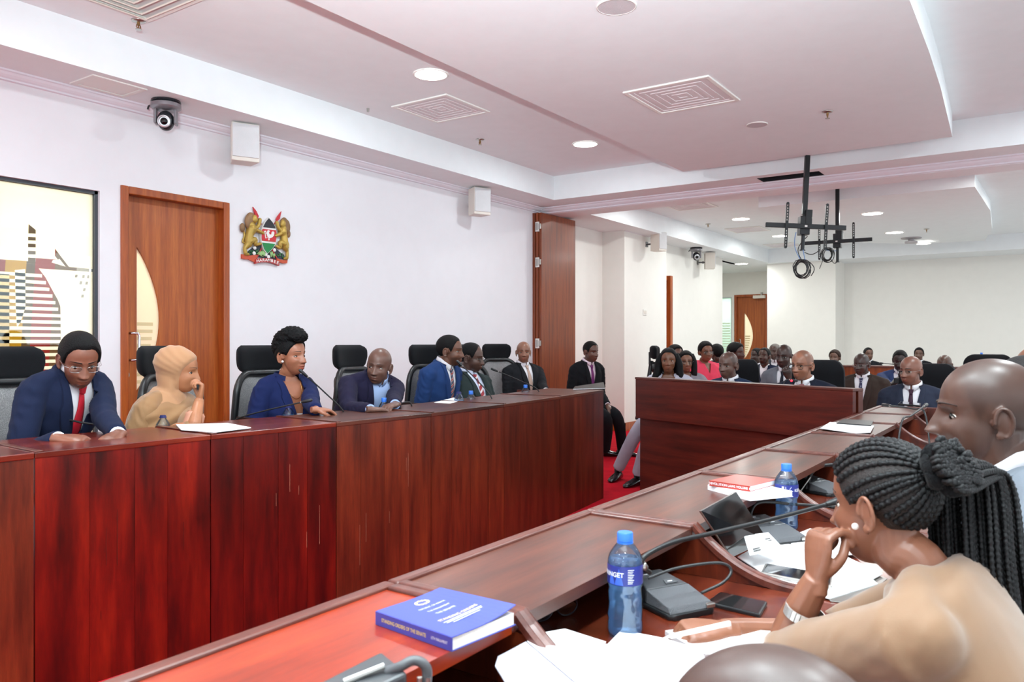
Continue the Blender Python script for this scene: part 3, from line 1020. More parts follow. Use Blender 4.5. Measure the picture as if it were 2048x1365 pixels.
# ------------------------------------------------------------------ near desk: stations with raised ledge and curved dividers
ZN, ZW, YO, YI = 0.85, 0.727, 1.045, 0.738
NX = [0.36, 1.095, 1.865, 2.65, 3.37, 4.13, 4.82, 5.48, 6.06]
NLAB = ['near desk section with glowing red ledge under the blue book, closest to the camera',
        'near desk section whose ledge runs behind the nearest water bottle',
        'near desk section carrying the red book and the tilted tablet',
        'near desk section behind the second water bottle',
        'near desk section with an empty ledge just before the loose documents',
        'near desk section carrying the loose documents and black folder',
        'near desk section with the crossed microphone necks',
        'last near desk section at the far end, by the phone']
for i in range(len(NX) - 1):
    a, b = NX[i], NX[i + 1]
    root = thing('desk_section', NLAB[i], 'desk', ((a + b) / 2, .8, 0), 0, 'sections of the near desk')
    mt = M_TOPLIT if i == 0 else M_TOP
    rl = M_RAIL
    MB().box(a + .026, b - .026, YI, YO - .026, ZN - .030, ZN - .007).build('ledge_panel', mt, root)
    MB().box(a + .002, b - .002, YO - .028, YO, ZN - .03, ZN).build('front_rail', rl, root, bevel=.005, seg=3)
    MB().box(a + .001, a + .027, YI - .002, YO - .027, ZN - .03, ZN).build('side_rail', rl, root, bevel=.005, seg=3)
    MB().box(b - .027, b - .001, YI - .002, YO - .027, ZN - .03, ZN).build('side_rail', rl, root, bevel=.005, seg=3)
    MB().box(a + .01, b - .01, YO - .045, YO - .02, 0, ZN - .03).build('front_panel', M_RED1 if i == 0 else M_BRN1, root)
    MB().box(a + .012, b - .012, YO - .06, YO - .046, ZW, ZN - .03).build('riser', M_DARK, root)
    MB().box(a + .001, b - .001, .05, YO - .046, ZW - .028, ZW).build('work_surface', M_SURF, root, bevel=.004)
    prof = [(YO - .06, ZW), (YO - .06, ZN - .032), (YI - .002, ZN - .032)]
    curve = []
    for k in range(15):
        t = k / 14
        y = YI - .002 - .28 * t
        z = ZW + .006 + (ZN - ZW - .008) * (1 - t) ** 2.5
        curve.append((y, z))
    body = [(YO - .06, ZW + .0005), (YO - .06, ZN - .031), (YI + .004, ZN - .031)] + [(y, z - .012) for y, z in curve[1:] if z - .012 > ZW + .001]
    body.append((body[-1][0] - .01, ZW + .0005))
    dv = MB().prism(body, a - .012, a + .012, lambda y, z, h: (h, y, z)).build('divider', M_BRN1, root)
    rows = []
    for k, (y, z) in enumerate(curve):
        rows.append([(a + dx, y, z + dz) for dx, dz in ((-.019, -.012), (-.019, .002), (-.012, .006), (-.006, .003), (.006, .003), (.012, .006), (.019, .002), (.019, -.012))])
    cap = MB().grid(rows)
    cap.add(rows[0], [tuple(range(8))]).add(rows[-1], [tuple(reversed(range(8)))])
    cap.build('divider_cap', rl, dv)
MB_end = tag(MB().box(6.06, 6.085, .05, YO, 0, ZN).build('desk_end_panel', M_BRN2, bevel=.004), 'narrow brown end board closing the far end of the near desk', 'board')

# ------------------------------------------------------------------ closing desk at the head of the aisle
BA, BB = (6.12, 2.95), (5.38, 1.075)
fr, L = seg_frame(BB, BA)
fr0 = fr
fr = lambda a, b, c: fr0(a, -b, c)
root = thing('panel_desk', 'dark brown panel fronted desk closing the aisle, before the seated row', 'desk', fr(L / 2, .3, 0), math.atan2(BA[1] - BB[1], BA[0] - BB[0]))
bx = lambda a0, a1, b0, b1, c0, c1: MB().hexa([fr(a0, b0, c0), fr(a1, b0, c0), fr(a1, b1, c0), fr(a0, b1, c0)], [fr(a0, b0, c1), fr(a1, b0, c1), fr(a1, b1, c1), fr(a0, b1, c1)])
bx(0, L, 0, .035, .655, .982).build('upper_panel', M_BOXF, root, bevel=.003)
bx(.0, L - .02, .035, .06, 0, .66).build('lower_panel', M_BOXF, root)
bx(-.004, L + .004, -.004, .11, .982, 1.0).build('top_board', M_RAIL, root, bevel=.003)
bx(0, .022, .06, .11, 0, .982).build('end_panel', M_BRN2, root)
bx(L - .042, L - .02, .06, .11, 0, .982).build('end_panel', M_BRN2, root)
bx(.3, L - .05, .06, .62, .70, .725).build('work_surface', M_SURF, root)
# low counters farther back
root = thing('rear_bench', 'long wooden bench front far back by the pale wall', 'bench', (12.4, 1.9, 0))
MB().box(12.4, 12.43, -2, 3.3, 0, .93).build('front_panel', M_PART, root)
MB().box(12.38, 12.75, -2, 3.3, .93, .95).build('top_board', M_RAIL, root, bevel=.003)


# ------------------------------------------------------------------ chairs
def mesh_fabric():
    N = NT('chair_mesh')
    v = N.coord('Object', (1, 1, 1))
    wv = N.n('ShaderNodeTexVoronoi')
    wv.inputs['Scale'].default_value = 420
    N.l(v, wv.inputs['Vector'])
    c = N.ramp(wv.outputs['Distance'], [(0.3, '6a6b6e'), (0.7, 'aaa8a8')])
    N.l(c, N.b.inputs['Base Color'])
    N.b.inputs['Roughness'].default_value = 0.7
    return N.m


M_MESH = mesh_fabric()


def rrect(w_, h_, r, cz=0, n=6, taper=1.0):
    pts = []
    for (sx, sz, a0) in ((1, 1, 0), (-1, 1, PI / 2), (-1, -1, PI), (1, -1, 1.5 * PI)):
        for k in range(n + 1):
            a = a0 + PI / 2 * k / n
            x, z = sx * (w_ - r) + r * math.cos(a), sz * (h_ - r) + r * math.sin(a)
            x *= 1 + (taper - 1) * (z + h_) / (2 * h_)
            pts.append((x, z + cz))
    return pts


def make_chair(label, mesh_back=True, headrest=True, tall=0):
    t = thing('office_chair', label, 'chair')
    # star base with castors
    for k in range(5):
        a = 2 * PI * k / 5 + .3
        leg = MB().tube([(0, 0, .10), (.15 * math.cos(a), .15 * math.sin(a), .095), (.30 * math.cos(a), .30 * math.sin(a), .07)], [.026, .022, .014], 8).build('base_leg', M_CHROME, t, world=False, smooth=True)
        cs = Matrix.Translation((.30 * math.cos(a), .30 * math.sin(a), .03)) @ Matrix.Rotation(a, 4, 'Z') @ Matrix.Rotation(PI / 2, 4, 'X')
        MB().lathe([(0, -.022), (.028, -.022), (.03, -.012), (.03, .012), (.028, .022), (0, .022)], 14, cs).build('castor', M_BLACK, leg, world=False, smooth='auto')
    MB().lathe([(.03, .08), (.03, .25), (.02, .25), (.02, .40), (0, .40)], 16).build('gas_column', M_BLACKM, t, world=False, smooth='auto')
    sp = rrect(.25, .245, .09)
    MB().prism(sp, .405, .48).build('seat', M_FABRIC, t, world=False, bevel=.025, seg=3, smooth='auto')
    for s in (-1, 1):
        arm = MB().tube([(s * .24, -.03, .42), (s * .30, -.03, .45), (s * .31, -.02, .55), (s * .305, -.01, .64)], .018, 8).build('arm_post', M_BLACK, t, world=False, smooth=True)
        MB().prism(rrect(.042, .125, .04), .645, .675, lambda a, b, h: (s * .30 + a, b + .02, h)).build('arm_pad', M_BLACK, arm, world=False, bevel=.01, smooth='auto')
    H = .84 + tall

    def bk(x, z):     # backrest surface, gently curved
        return -.235 - .05 * (z - .5) + .09 * (abs(x) / .25) ** 2 - .035 * math.cos((z - .5) * 5)
    if mesh_back:
        out = rrect(.235, .27, .13, H, 7, .88)
        fr_ = MB().tube([(x, bk(x, z), z) for x, z in out], .021, 8, closed=True)
        fr_.build('back_frame', M_BLACK, t, world=False, smooth=True)
        rows = []
        for i in range(9):
            z = H - .262 + .524 * i / 8
            hw = max(.05, .225 * (1 - .0 * i)) * (1 - .12 * (i / 8)) * (1 - max(0, abs(i - 4) - 2.6) * .16)
            rows.append([(hw * (j / 5 - 1), bk(hw * (j / 5 - 1), z), z) for j in range(11)])
        MB().grid(rows).build('back_mesh', M_MESH, t, world=False, smooth=True, solid=.006)
        MB().tube([(0, -.27, .44), (0, -.33, .6), (0, -.33, .9), (0, -.30, H + .25)], .026, 8, flat=.6).build('spine_bar', M_BLACK, t, world=False, smooth=True)
        MB().prism(rrect(.12, .065, .05), -.30, -.265, lambda a, b, h: (a, h + .02, b + H + .17)).build('lumbar_plate', M_BLACK, t, world=False, bevel=.01, smooth='auto')
    else:
        out = rrect(.25, .31, .11, H + .02, 7, .94)
        MB().prism(out, -.05, .03, lambda a, b, h: (a, bk(a, b) + h, b)).build('backrest', M_FABRIC, t, world=False, bevel=.03, seg=3, smooth='auto')
    if headrest:
        MB().box(-.018, .018, -.335, -.31, H + .2, H + .36).build('headrest_stem', M_BLACK, t, world=False, bevel=.005)
        rows = []
        for i in range(13):
            z = i / 12 * 2 - 1
            hw = .165 * (1 - abs(z) ** 5 * .25) * (1 - .1 * (z < 0) * -z)
            ring = []
            for j in range(24):
                a = 2 * PI * j / 24
                cx, cy = math.cos(a), math.sin(a)
                x = hw * math.copysign(abs(cx) ** .6, cx)
                th = .04 * (1 - abs(z) ** 6 * .7)
                y = th * math.copysign(abs(cy) ** .7, cy) + .055 * (x / .165) ** 2
                ring.append((x, -.285 + y + .03 * (z < -.3) * (z + .3) ** 2, H + .355 + .083 * z))
            rows.append(ring)
        mb = MB().grid(rows, True)
        mb.add(rows[0], [tuple(range(24))]).add(rows[-1], [tuple(range(24))])
        mb.build('headrest', M_FABRIC, t, world=False, smooth=True)
    KIDS[t.name] = list(t.children)
    return t


def put(o, x, y, rz):
    o.location = (x, y, 0)
    o.rotation_euler = (0, 0, rz)
    return o


def kids_scan():
    KIDS.clear()
    for o in COL.objects:
        if o.parent:
            KIDS.setdefault(o.parent.name, []).append(o)


ch0 = make_chair('black mesh office chair behind the man with the red tie, leftmost')
kids_scan()
put(ch0, 1.72, 3.84, PI)


def chair_copy(src, x, y, rz, label, group, s=1.0):
    c = copy_tree(src)
    put(c, x, y, rz)
    c['label'] = label
    c['group'] = group
    c.scale = (s, s, s)
    return c


GC = 'chairs behind the left desk'
ch0['group'] = GC
ch0.scale = (1.0, 1.0, 1.0)
chair_copy(ch0, 2.52, 3.78, PI + .25, 'black office chair behind the woman in the tan headscarf', GC)
chair_copy(ch0, 3.10, 3.78, PI - .05, 'black mesh chair with headrest behind the woman in the blue blazer', GC)
chair_copy(ch0, 3.90, 3.80, PI + .1, 'grey mesh chair with black headrest left of the bald man in purple navy', GC)
chair_copy(ch0, 4.64, 3.82, PI - .25, 'black headrest chair behind the man in the bright blue suit', GC)
chair_copy(ch0, 5.24, 3.95, PI - .3, 'black chair almost hidden behind the man with the striped red tie', GC)
chair_copy(ch0, 6.72, 4.72, PI - .55, 'black chair by the wall behind the bald man in the black suit', GC)
GR = 'chairs beyond the closing desk'
cn = make_chair('x', True, False)
kids_scan()
put(cn, 6.98, 3.02, math.radians(-165 - 90))
cn.scale = (.88, .88, .88)
tag(cn, 'black armed chair under the woman in the pale grey blazer, chrome base showing', 'chair', GR)
chair_copy(ch0, 9.0, 3.8, PI + .3, 'black headrest chair by the pillar, left of the long haired woman', GR, .98)
cs = make_chair('black upholstered chair back behind the man with the dark framed glasses', False, False, .03)
kids_scan()
put(cs, 6.56, 1.59, PI / 2 + .1)
cs['group'] = GR
cs.scale = (.84, .94, .96)
c13 = chair_copy(cs, 6.98, 2.34, PI / 2 + .25, 'black rounded chair back right of the older man in navy', GR, .97)
c13.scale = (.66, .95, .95)
chair_copy(cs, 7.35, .92, PI / 2 - .1, 'black chair back behind the man with thin glasses in dark slate', GR, .93)
chair_copy(cs, 9.75, .62, PI / 2, 'black chair back at the right behind the half hidden bald man', GR, .97)
# ------------------------------------------------------------------ bottles
def liquid(name, c, rough=0.03, dens=None):
    N = NT(name)
    N.t.nodes.remove(N.b)
    tr = N.n('ShaderNodeBsdfTransparent')
    tr.inputs[0].default_value = lin(c)
    gl = N.n('ShaderNodeBsdfGlossy')
    gl.inputs['Roughness'].default_value = rough
    gl.inputs[0].default_value = (.9, .95, 1, 1)
    rf = N.n('ShaderNodeBsdfRefraction')
    rf.inputs[0].default_value = lin(c)
    rf.inputs['IOR'].default_value = 1.12
    lw = N.n('ShaderNodeLayerWeight')
    lw.inputs[0].default_value = 0.35
    m1 = N.n('ShaderNodeMixShader')
    m1.inputs[0].default_value = 0.35
    N.l(tr.outputs[0], m1.inputs[1])
    N.l(rf.outputs[0], m1.inputs[2])
    mth = N.n('ShaderNodeMath', operation='MULTIPLY_ADD')
    N.l(lw.outputs['Fresnel'], mth.inputs[0])
    mth.inputs[1].default_value = 0.7
    mth.inputs[2].default_value = 0.05
    m2 = N.n('ShaderNodeMixShader')
    N.l(mth.outputs[0], m2.inputs[0])
    N.l(m1.outputs[0], m2.inputs[1])
    N.l(gl.outputs[0], m2.inputs[2])
    df = N.n('ShaderNodeBsdfTranslucent')
    df.inputs[0].default_value = lin('d8ecff')
    d2 = N.n('ShaderNodeBsdfDiffuse')
    d2.inputs[0].default_value = lin('bfdcf8')
    m3 = N.n('ShaderNodeMixShader')
    m3.inputs[0].default_value = .5
    N.l(df.outputs[0], m3.inputs[1])
    N.l(d2.outputs[0], m3.inputs[2])
    m4 = N.n('ShaderNodeMixShader')
    m4.inputs[0].default_value = .22
    N.l(m2.outputs[0], m4.inputs[1])
    N.l(m3.outputs[0], m4.inputs[2])
    N.l(m4.outputs[0], N.out.inputs[0])
    return N.m


M_PET = thin_glass('bottle_plastic', 'e4f1fc', .05)
M_WATER = liquid('water', 'd2e9fc', 0.0)
M_CAP = plain('blue_cap', '2f6fd0', 0.35)
M_CAPD = plain('dark_blue_cap', '2a2f66', 0.35)
M_LAB = plain('label_blue', '25307f', 0.35)
M_LABL = plain('label_light_blue', '3f62c4', 0.35)
M_LTXT = plain('label_white', 'f0f2f6', 0.5)


def make_bottle(label, cap=True, detail=True):
    t = thing('water_bottle', label, 'bottle')
    r = .034
    prof = [(0, .004), (.022, .0), (.031, .003), (.034, .012), (.034, .026), (.0325, .032), (.034, .04), (.033, .058), (.0318, .064), (.033, .07), (.0325, .085), (.0312, .092), (.0335, .098), (.034, .103), (.034, .142),
            (.0335, .15), (.030, .160), (.022, .172), (.0145, .181), (.0125, .186), (.0125, .194)]
    mb = MB()
    n = 28
    rows = []
    for k, (q, z) in enumerate(prof):
        ring = []
        for j in range(n):
            a = 2 * PI * j / n
            rr = q
            if .03 < z < .098:
                rr += .0011 * math.sin(5 * a + z * 160)
            ring.append((rr * math.cos(a), rr * math.sin(a), z))
        rows.append(ring)
    mb.grid(rows, True).build('body', M_PET, t, world=False, smooth=True)
    wr = [[(x * .95, y * .95, max(z, .004)) for x, y, z in ring] for ring in rows[1:16]]
    wm = MB().grid(wr, True)
    wm.add(wr[-1], [tuple(range(n))]).add(wr[0], [tuple(range(n))])
    wm.build('water', M_WATER, t, world=False, smooth=True)
    MB().lathe([(.0344, .104), (.0346, .106), (.0346, .139), (.0344, .141)], 32).build('label_band', M_LAB, t, world=False, smooth=True)
    if detail:
        cy = lambda a, b, h: ((.0348 + h) * math.cos(a), (.0348 + h) * math.sin(a), .1225 + b)
        lb = [c for c in COL.objects if c.parent == t and c.name.startswith('label_band')][0]
        mb = MB()
        for (c, w_, h_) in ((-.35, .42, .026), (.12, .5, .031), (2.7, .4, .026), (3.2, .5, .03)):
            pts = []
            for k in range(9):
                s = k / 8 - .5
                pts.append((c + s * w_, -.0165 + h_ * max(0, 1 - abs(s) * 2) ** .9))
            for k in range(8):
                mb.add([cy(pts[k][0], -.017, .0001), cy(pts[k + 1][0], -.017, .0001), cy(pts[k + 1][0], pts[k + 1][1], .0001), cy(pts[k][0], pts[k][1], .0001)], [(0, 1, 2, 3)])
        mb.build('label_peaks', M_LABL, lb, world=False, fix=False, kind='stuff')
        mb = MB()
        text_mb(mb, 'KERINGET', .0125, lambda a, b, h: cy(a / .0348 - .43, b + .002, .0004), bold=True)
        mb.build('label_name', M_LTXT, lb, world=False, fix=False)
        mb = MB()
        for k in range(9):
            mb.add([cy(a, .012 - k * .0032 + d, .0004) for a, d in ((.62, 0), (.98 - (k % 3) * .05, 0), (.98 - (k % 3) * .05, .0012), (.62, .0012))], [(0, 1, 2, 3)])
            mb.add([cy(a, .012 - k * .0032 + d, .0004) for a, d in ((4.2, 0), (4.75 - (k % 3) * .05, 0), (4.75 - (k % 3) * .05, .0012), (4.2, .0012))], [(0, 1, 2, 3)])
        mb.add([cy(3.92 + .0, -.012, .0004), cy(4.12, -.012, .0004), cy(4.12, .014, .0004), cy(3.92, .014, .0004)], [(0, 1, 2, 3)])
        mb.build('label_print', M_LTXT, lb, world=False, fix=False, kind='stuff')
    if cap:
        MB().lathe([(.0145, .183), (.0155, .184), (.0155, .199), (.014, .201), (0, .201)], 24).build('cap', M_CAP, t, world=False, smooth='auto')
        MB().lathe([(.0158, .1795), (.016, .1805), (.016, .1825), (.0145, .183)], 24).build('cap_ring', M_CAP, t, world=False, smooth='auto')
    else:
        MB().lathe([(.0135, .184), (.0165, .185), (.0165, .189), (.0135, .19), (.0135, .195), (.0105, .195), (.0105, .185)], 24).build('neck_ring', M_CAPD, t, world=False, smooth='auto')
    return t


def at(o, p, rz=0):
    o.location = p
    o.rotation_euler = (0, 0, rz)
    return o


GB = 'water bottles on the desks'
b0 = make_bottle('nearest water bottle with blue cap and dark blue label beside the microphone unit')
b0['group'] = GB
at(b0, (1.40, .697, ZW), PI + .62 - .63)
b1 = make_bottle('open water bottle before the woman in the tan headscarf', False)
b1['group'] = GB
kids_scan()
p = PZ(1573, 1060, ZW)
b = copy_tree(b0)
b['label'] = 'second water bottle with blue cap beside the red book'
at(b, (p.x, min(p.y, .69), ZW), -.9)


def bottle_at(px, py_top, t, src, label, rz, base=.725, s=1.0):
    q = PT(px, py_top, t)
    c = copy_tree(src)
    c['label'] = label
    at(c, (q.x, q.y, base), rz)
    c.scale = (s, s, max(.7, (q.z - base) / (.201 if src is b0 else .195)))
    return c


q = PT(326, 831, 3.78)
at(b1, (q.x, q.y, .725), 2.0)
b1.scale = (1, 1, (q.z - .725) / .195)
bottle_at(577, 812, 4.42, b1, 'open water bottle before the woman in the blue blazer', 1.6)
bottle_at(768, 796, 4.75, b0, 'blue capped water bottle, left of the two before the bald man', 2.2)
bottle_at(784, 793, 4.9, b1, 'open water bottle, right of the two before the bald man', 1.2)
bottle_at(918, 784, 5.35, b1, 'open water bottle before the man in the bright blue suit', .8)
bottle_at(942, 782, 5.5, b0, 'blue capped water bottle before the man with the striped red tie', 1.9)
bottle_at(1051, 770, 6.25, b0, 'blue capped water bottle near the right end of the left desk', 2.6)
c = bottle_at(1711, 800, 6.1, b0, 'blue water bottle half hidden behind the corner of the closing desk', 0, .75)
q = PX(1963, 721, 12.55)
c = copy_tree(b0)
c['label'] = 'tiny water bottle on the bench far back at the right'
at(c, (q.x, q.y, .95))


# ------------------------------------------------------------------ microphones
def mic(base, mid, tip, label, r=.0042, unit=True, yaw=0, top=.0):
    """gooseneck microphone: unit on the desk, bent neck, capsule"""
    base, tip = Vector(base), Vector(tip)
    t = thing('desk_microphone', label, 'microphone', base)
    if unit:
        R = Matrix.Translation(base) @ Matrix.Rotation(yaw, 4, 'Z')
        MB().hexa([R @ Vector(v) for v in ((-.05, -.07, 0), (.05, -.07, 0), (.05, .06, 0), (-.05, .06, 0))], [R @ Vector(v) for v in ((-.045, -.06, .018), (.045, -.06, .018), (.045, .05, .045), (-.045, .05, .045))]).build('unit', M_BLACK, t, bevel=.006)
        base = base + Vector((0, 0, .035))
    pts = [base] + [Vector(m) for m in mid] + [tip]
    # smooth the bend
    P = []
    for i in range(len(pts) - 1):
        p0 = pts[max(0, i - 1)]
        p1, p2 = pts[i], pts[i + 1]
        p3 = pts[min(len(pts) - 1, i + 2)]
        for k in range(8):
            s = k / 8
            P.append(0.5 * ((2 * p1) + (p2 - p0) * s + (2 * p0 - 5 * p1 + 4 * p2 - p3) * s * s + (3 * p1 - p0 - 3 * p2 + p3) * s ** 3))
    P.append(tip)
    nk = MB().tube(P, r, 8).build('gooseneck', M_BLACK, t, smooth=True)
    d = (P[-1] - P[-3]).normalized()
    MB().tube([tip - d * .028, tip - d * .02, tip, tip + d * .03, tip + d * .036], [r, r * 1.7, r * 2.1, r * 2.1, r * 1.2], 12).build('capsule', M_BLACK, t, smooth=True)
    MB().tube([tip - d * .031, tip - d * .026], r * 1.5, 10).build('collar_ring', M_STEEL, t)
    return t


zz = .725
L_ = lambda px, py, t: PT(px, py, t)
D_ = lambda px, py, t, z=zz: Vector((PT(px, py, t).x, PT(px, py, t).y, z))
mic(D_(243, 872, 3.52), [L_(225, 862, 3.5), L_(150, 843, 3.5)], L_(48, 820, 3.5), 'gooseneck microphone pointing left before the man with the red tie', .0045)
mic(D_(466, 850, 4.3), [L_(468, 848, 4.28), L_(480, 836, 4.27), L_(530, 822, 4.25)], L_(612, 803, 4.22), 'gooseneck microphone lying low before the woman in the blue blazer')
mic(D_(695, 835, 4.55), [L_(688, 826, 4.5), L_(650, 786, 4.45)], L_(608, 748, 4.4), 'gooseneck microphone raised to the mouth of the woman in the blue blazer')
mic(D_(828, 815, 4.9), [L_(822, 808, 4.88), L_(800, 807, 4.85)], L_(779, 807, 4.82), 'short low microphone before the bald man in purple navy')
mic(D_(988, 800, 5.55), [L_(983, 796, 5.52), L_(950, 757, 5.55)], L_(920, 728, 5.6), 'gooseneck microphone before the man in the bright blue suit')
mic(D_(1082, 789, 6.3), [L_(1077, 782, 6.3), L_(1040, 762, 6.25)], L_(990, 741, 6.2), 'gooseneck microphone leaning left near the right end of the left desk')
t = mic(D_(1566, 775, 5.9, .725), [L_(1568, 766, 5.9)], L_(1586, 761, 5.9), 'microphone with a glowing red ring before the man with dark framed glasses')
q = L_(1583, 762, 5.885)
MB().ell(q, (.0085, .0085, .0075)).build('light_ring', M_REDLED, t, smooth=True)
mic(D_(1850, 752, 11.2, .95), [L_(1840, 740, 11.25), L_(1800, 731, 11.4)], L_(1764, 727, 11.6), 'thin microphone standing on the far bench', .006, False)
mic(D_(1862, 850, 3.6, ZW), [L_(1850, 828, 3.7), L_(1825, 818, 3.8)], L_(1773, 811, 4.0), 'microphone neck crossing to the left on the far part of the near desk', .0042)
mic(D_(1790, 856, 3.3, ZN - .1), [L_(1803, 846, 3.35), L_(1822, 832, 3.5)], L_(1850, 812, 3.7), 'microphone neck crossing to the right on the far part of the near desk', .0042, False)

# conference unit with speaker grille at the nearest station
M_UNIT = plain('unit_grey', '3a3b3e', 0.35)
M_UNITG = plain('unit_grille', '55565a', 0.5, bump=.8, bs=520)


def conference_unit(p, yaw, label):
    t = thing('conference_unit', label, 'microphone unit', p, yaw)
    w_, d0, d1 = .062, -.085, .085
    MB().prism([(-w_, d0 + .012), (-w_ + .012, d0), (w_ - .012, d0), (w_, d0 + .012), (w_, d1 - .03), (w_ - .03, d1), (-w_ + .03, d1), (-w_, d1 - .03)], 0, .012).build('base', M_BLACK, t, world=False, bevel=.004)
    MB().hexa([(-w_ + .004, d0 + .006, .012), (w_ - .004, d0 + .006, .012), (w_ - .004, .005, .012), (-w_ + .004, .005, .012)], [(-w_ + .006, d0 + .016, .024), (w_ - .006, d0 + .016, .024), (w_ - .006, .005, .040), (-w_ + .006, .005, .040)]).build('speaker_grille', M_UNITG, t, world=False, bevel=.002)
    MB().hexa([(-w_ + .004, .006, .012), (w_ - .004, .006, .012), (w_ - .03, d1 - .006, .012), (-w_ + .03, d1 - .006, .012)], [(-w_ + .006, .006, .040), (w_ - .006, .006, .040), (w_ - .03, d1 - .012, .058), (-w_ + .03, d1 - .012, .058)]).build('control_top', M_UNIT, t, world=False, bevel=.003)
    sl = (.018 / .067)
    f = lambda a, b, h: (a, .006 + b, .0405 + b * sl + h)
    for (cx, cy, s) in ((.018, .014, 1), (-.022, .05, -1)):
        k = MB().prism([(cx - .016, cy - .007), (cx + .016, cy - .007), (cx + .012, cy + .008), (cx - .012, cy + .008)], -.001, .0016, f).build('touch_key', M_GREYP, t, world=False)
        MB().prism([(cx - .006, cy - .001), (cx + .006, cy - .001), (cx + .006, cy + .0012), (cx - .006, cy + .0012)], .0016, .002, f).build('key_symbol', M_LTXT, k, world=False)
    MB().prism([(w_ - .028, d0 + .002), (w_ - .004, d0 + .002), (w_ - .004, d0 + .03), (w_ - .012, d0 + .03)], .012, .0215).build('silver_corner', M_STEEL, t, world=False, bevel=.002)
    return t


u0 = conference_unit(PZ(1338, 1212, ZW), -.5, 'dark grey conference unit with speaker grille right of the nearest bottle')


def spl(pts, n=8):
    pts = [Vector(p) for p in pts]
    P = []
    for i in range(len(pts) - 1):
        p0, p1, p2, p3 = pts[max(0, i - 1)], pts[i], pts[i + 1], pts[min(len(pts) - 1, i + 2)]
        for k in range(n):
            s = k / n
            P.append(0.5 * ((2 * p1) + (p2 - p0) * s + (2 * p0 - 5 * p1 + 4 * p2 - p3) * s * s + (3 * p1 - p0 - 3 * p2 + p3) * s ** 3))
    return P + [pts[-1]]


g = MB().tube(spl([L_(1300, 1146, 1.60), L_(1284, 1132, 1.58), L_(1292, 1112, 1.58), L_(1345, 1086, 1.62), L_(1430, 1066, 1.68), L_(1560, 1035, 1.78), L_(1652, 1010, 1.85)]), .0052, 10)
g.build('gooseneck', M_BLACK, u0, smooth=True)
MB().tube([L_(1652, 1010, 1.85), L_(1675, 1003, 1.87), L_(1690, 999, 1.88)], [.006, .010, .008], 12).build('capsule', M_BLACK, u0, smooth=True)
MB().tube([L_(1290, 1137, 1.585), L_(1284, 1128, 1.58)], .0075, 12).build('neck_joint', M_STEEL, u0, smooth=True)
tag(MB().tube(spl([L_(1296, 1158, 1.62), L_(1350, 1138, 1.62), L_(1420, 1127, 1.62), L_(1452, 1130, 1.62), L_(1462, 1145, 1.615), L_(1446, 1166, 1.60), L_(1402, 1187, 1.60)]), .0032, 8).build('cable_loop', M_BLACK, smooth=True), 'thin black cable looping right above the grey conference unit', 'cable')
# unit at the left of the camera
t = thing('desk_microphone', 'black microphone unit with a bent neck below the blue book', 'microphone', PZ(735, 1372, ZW))
c = PT(735, 1362, .95)
R = Matrix.Translation(c) @ Matrix.Rotation(-.3, 4, 'Z')
MB().hexa([R @ Vector(v) for v in ((-.05, -.035, -.13), (.035, -.035, -.13), (.035, .03, -.13), (-.05, .03, -.13))], [R @ Vector(v) for v in ((-.05, -.035, .0), (.035, -.035, .012), (.035, .03, .018), (-.05, .03, .0))]).build('unit', M_UNIT, t, bevel=.004)
MB().tube([PT(688, 1365, .93), PT(768, 1333, .95)], .004, 8).build('silver_edge', M_STEEL, t)
MB().tube(spl([PT(772, 1345, .95), PT(800, 1334, .95), PT(826, 1322, .955), PT(846, 1328, .955), PT(854, 1345, .955), PT(852, 1385, .955)]), .0062, 10).build('gooseneck', M_GREYP, t, smooth=True)
for s in (-8, 9):
    MB().tube([PT(848 + s, 1356, .95), PT(845 + s, 1390, .95)], .0035, 8).build('neck_clip', M_STEEL, t)

# ------------------------------------------------------------------ books
M_BLUEB = plain('blue_cover', '434b9e', 0.5, spec=.3)
M_BLUES = plain('blue_spine', '3c449a', 0.35)
M_PAGES = plain('page_block', 'efeae0', 0.7, bump=.4, bs=300)
M_GOLD = plain('gold_print', 'd8c27a', 0.5)
A, B_, Cc = PZ(752, 1250, ZN - .007), PZ(905, 1305, ZN - .007), PZ(1003, 1243, ZN - .007)
A.z = B_.z = Cc.z = 0
ex = (B_ - A)
Ls = ex.length
ex.normalize()
ey = Vector((-ex.y, ex.x, 0))
if (Cc - A).dot(ey) < 0:
    ey = -ey
Wd = (Cc - B_).dot(ey)
TH = .021
zb = ZN - .0065
bk = thing('book', 'thick blue paperback with gold lettering lying on the nearest ledge', 'book', (A + ex * Ls / 2 + ey * Wd / 2) + Vector((0, 0, zb)))
fb = lambda a, b, h: A + ex * a + ey * b + Vector((0, 0, zb + h))


def curl(a, b):
    return .012 * max(0, (b / Wd - .35) / .65) ** 2 * (0.35 + .65 * a / Ls)


MB().prism(rect(.002, Ls - .002, .002, Wd - .003), .0012, TH - .0012, fb).build('page_block', M_PAGES, bk)
MB().prism(rect(0, Ls, 0, Wd), 0, .0011, fb).build('back_cover', M_BLUEB, bk)
MB().prism(rect(0, Ls, -.0012, .0005), 0, TH, fb).build('spine', M_BLUES, bk)
rows, rows2 = [], []
for i in range(9):
    a = Ls * i / 8
    rows.append([fb(a, Wd * j / 12, TH - .001 + curl(a, Wd * j / 12)) for j in range(13)])
    rows2.append([fb(a, Wd * j / 12, TH + .0004 + curl(a, Wd * j / 12)) for j in range(13)])
cv = MB().grid(rows).grid(rows2)
for r0, r1 in ((rows[0], rows2[0]), (rows[-1], rows2[-1]), ([r[0] for r in rows], [r[0] for r in rows2]), ([r[-1] for r in rows], [r[-1] for r in rows2])):
    cv.grid([r0, r1])
fc = cv.build('front_cover', M_BLUEB, bk)
top = lambda a, b, h: fb(a, b, TH + .0008 + h + curl(a, b))
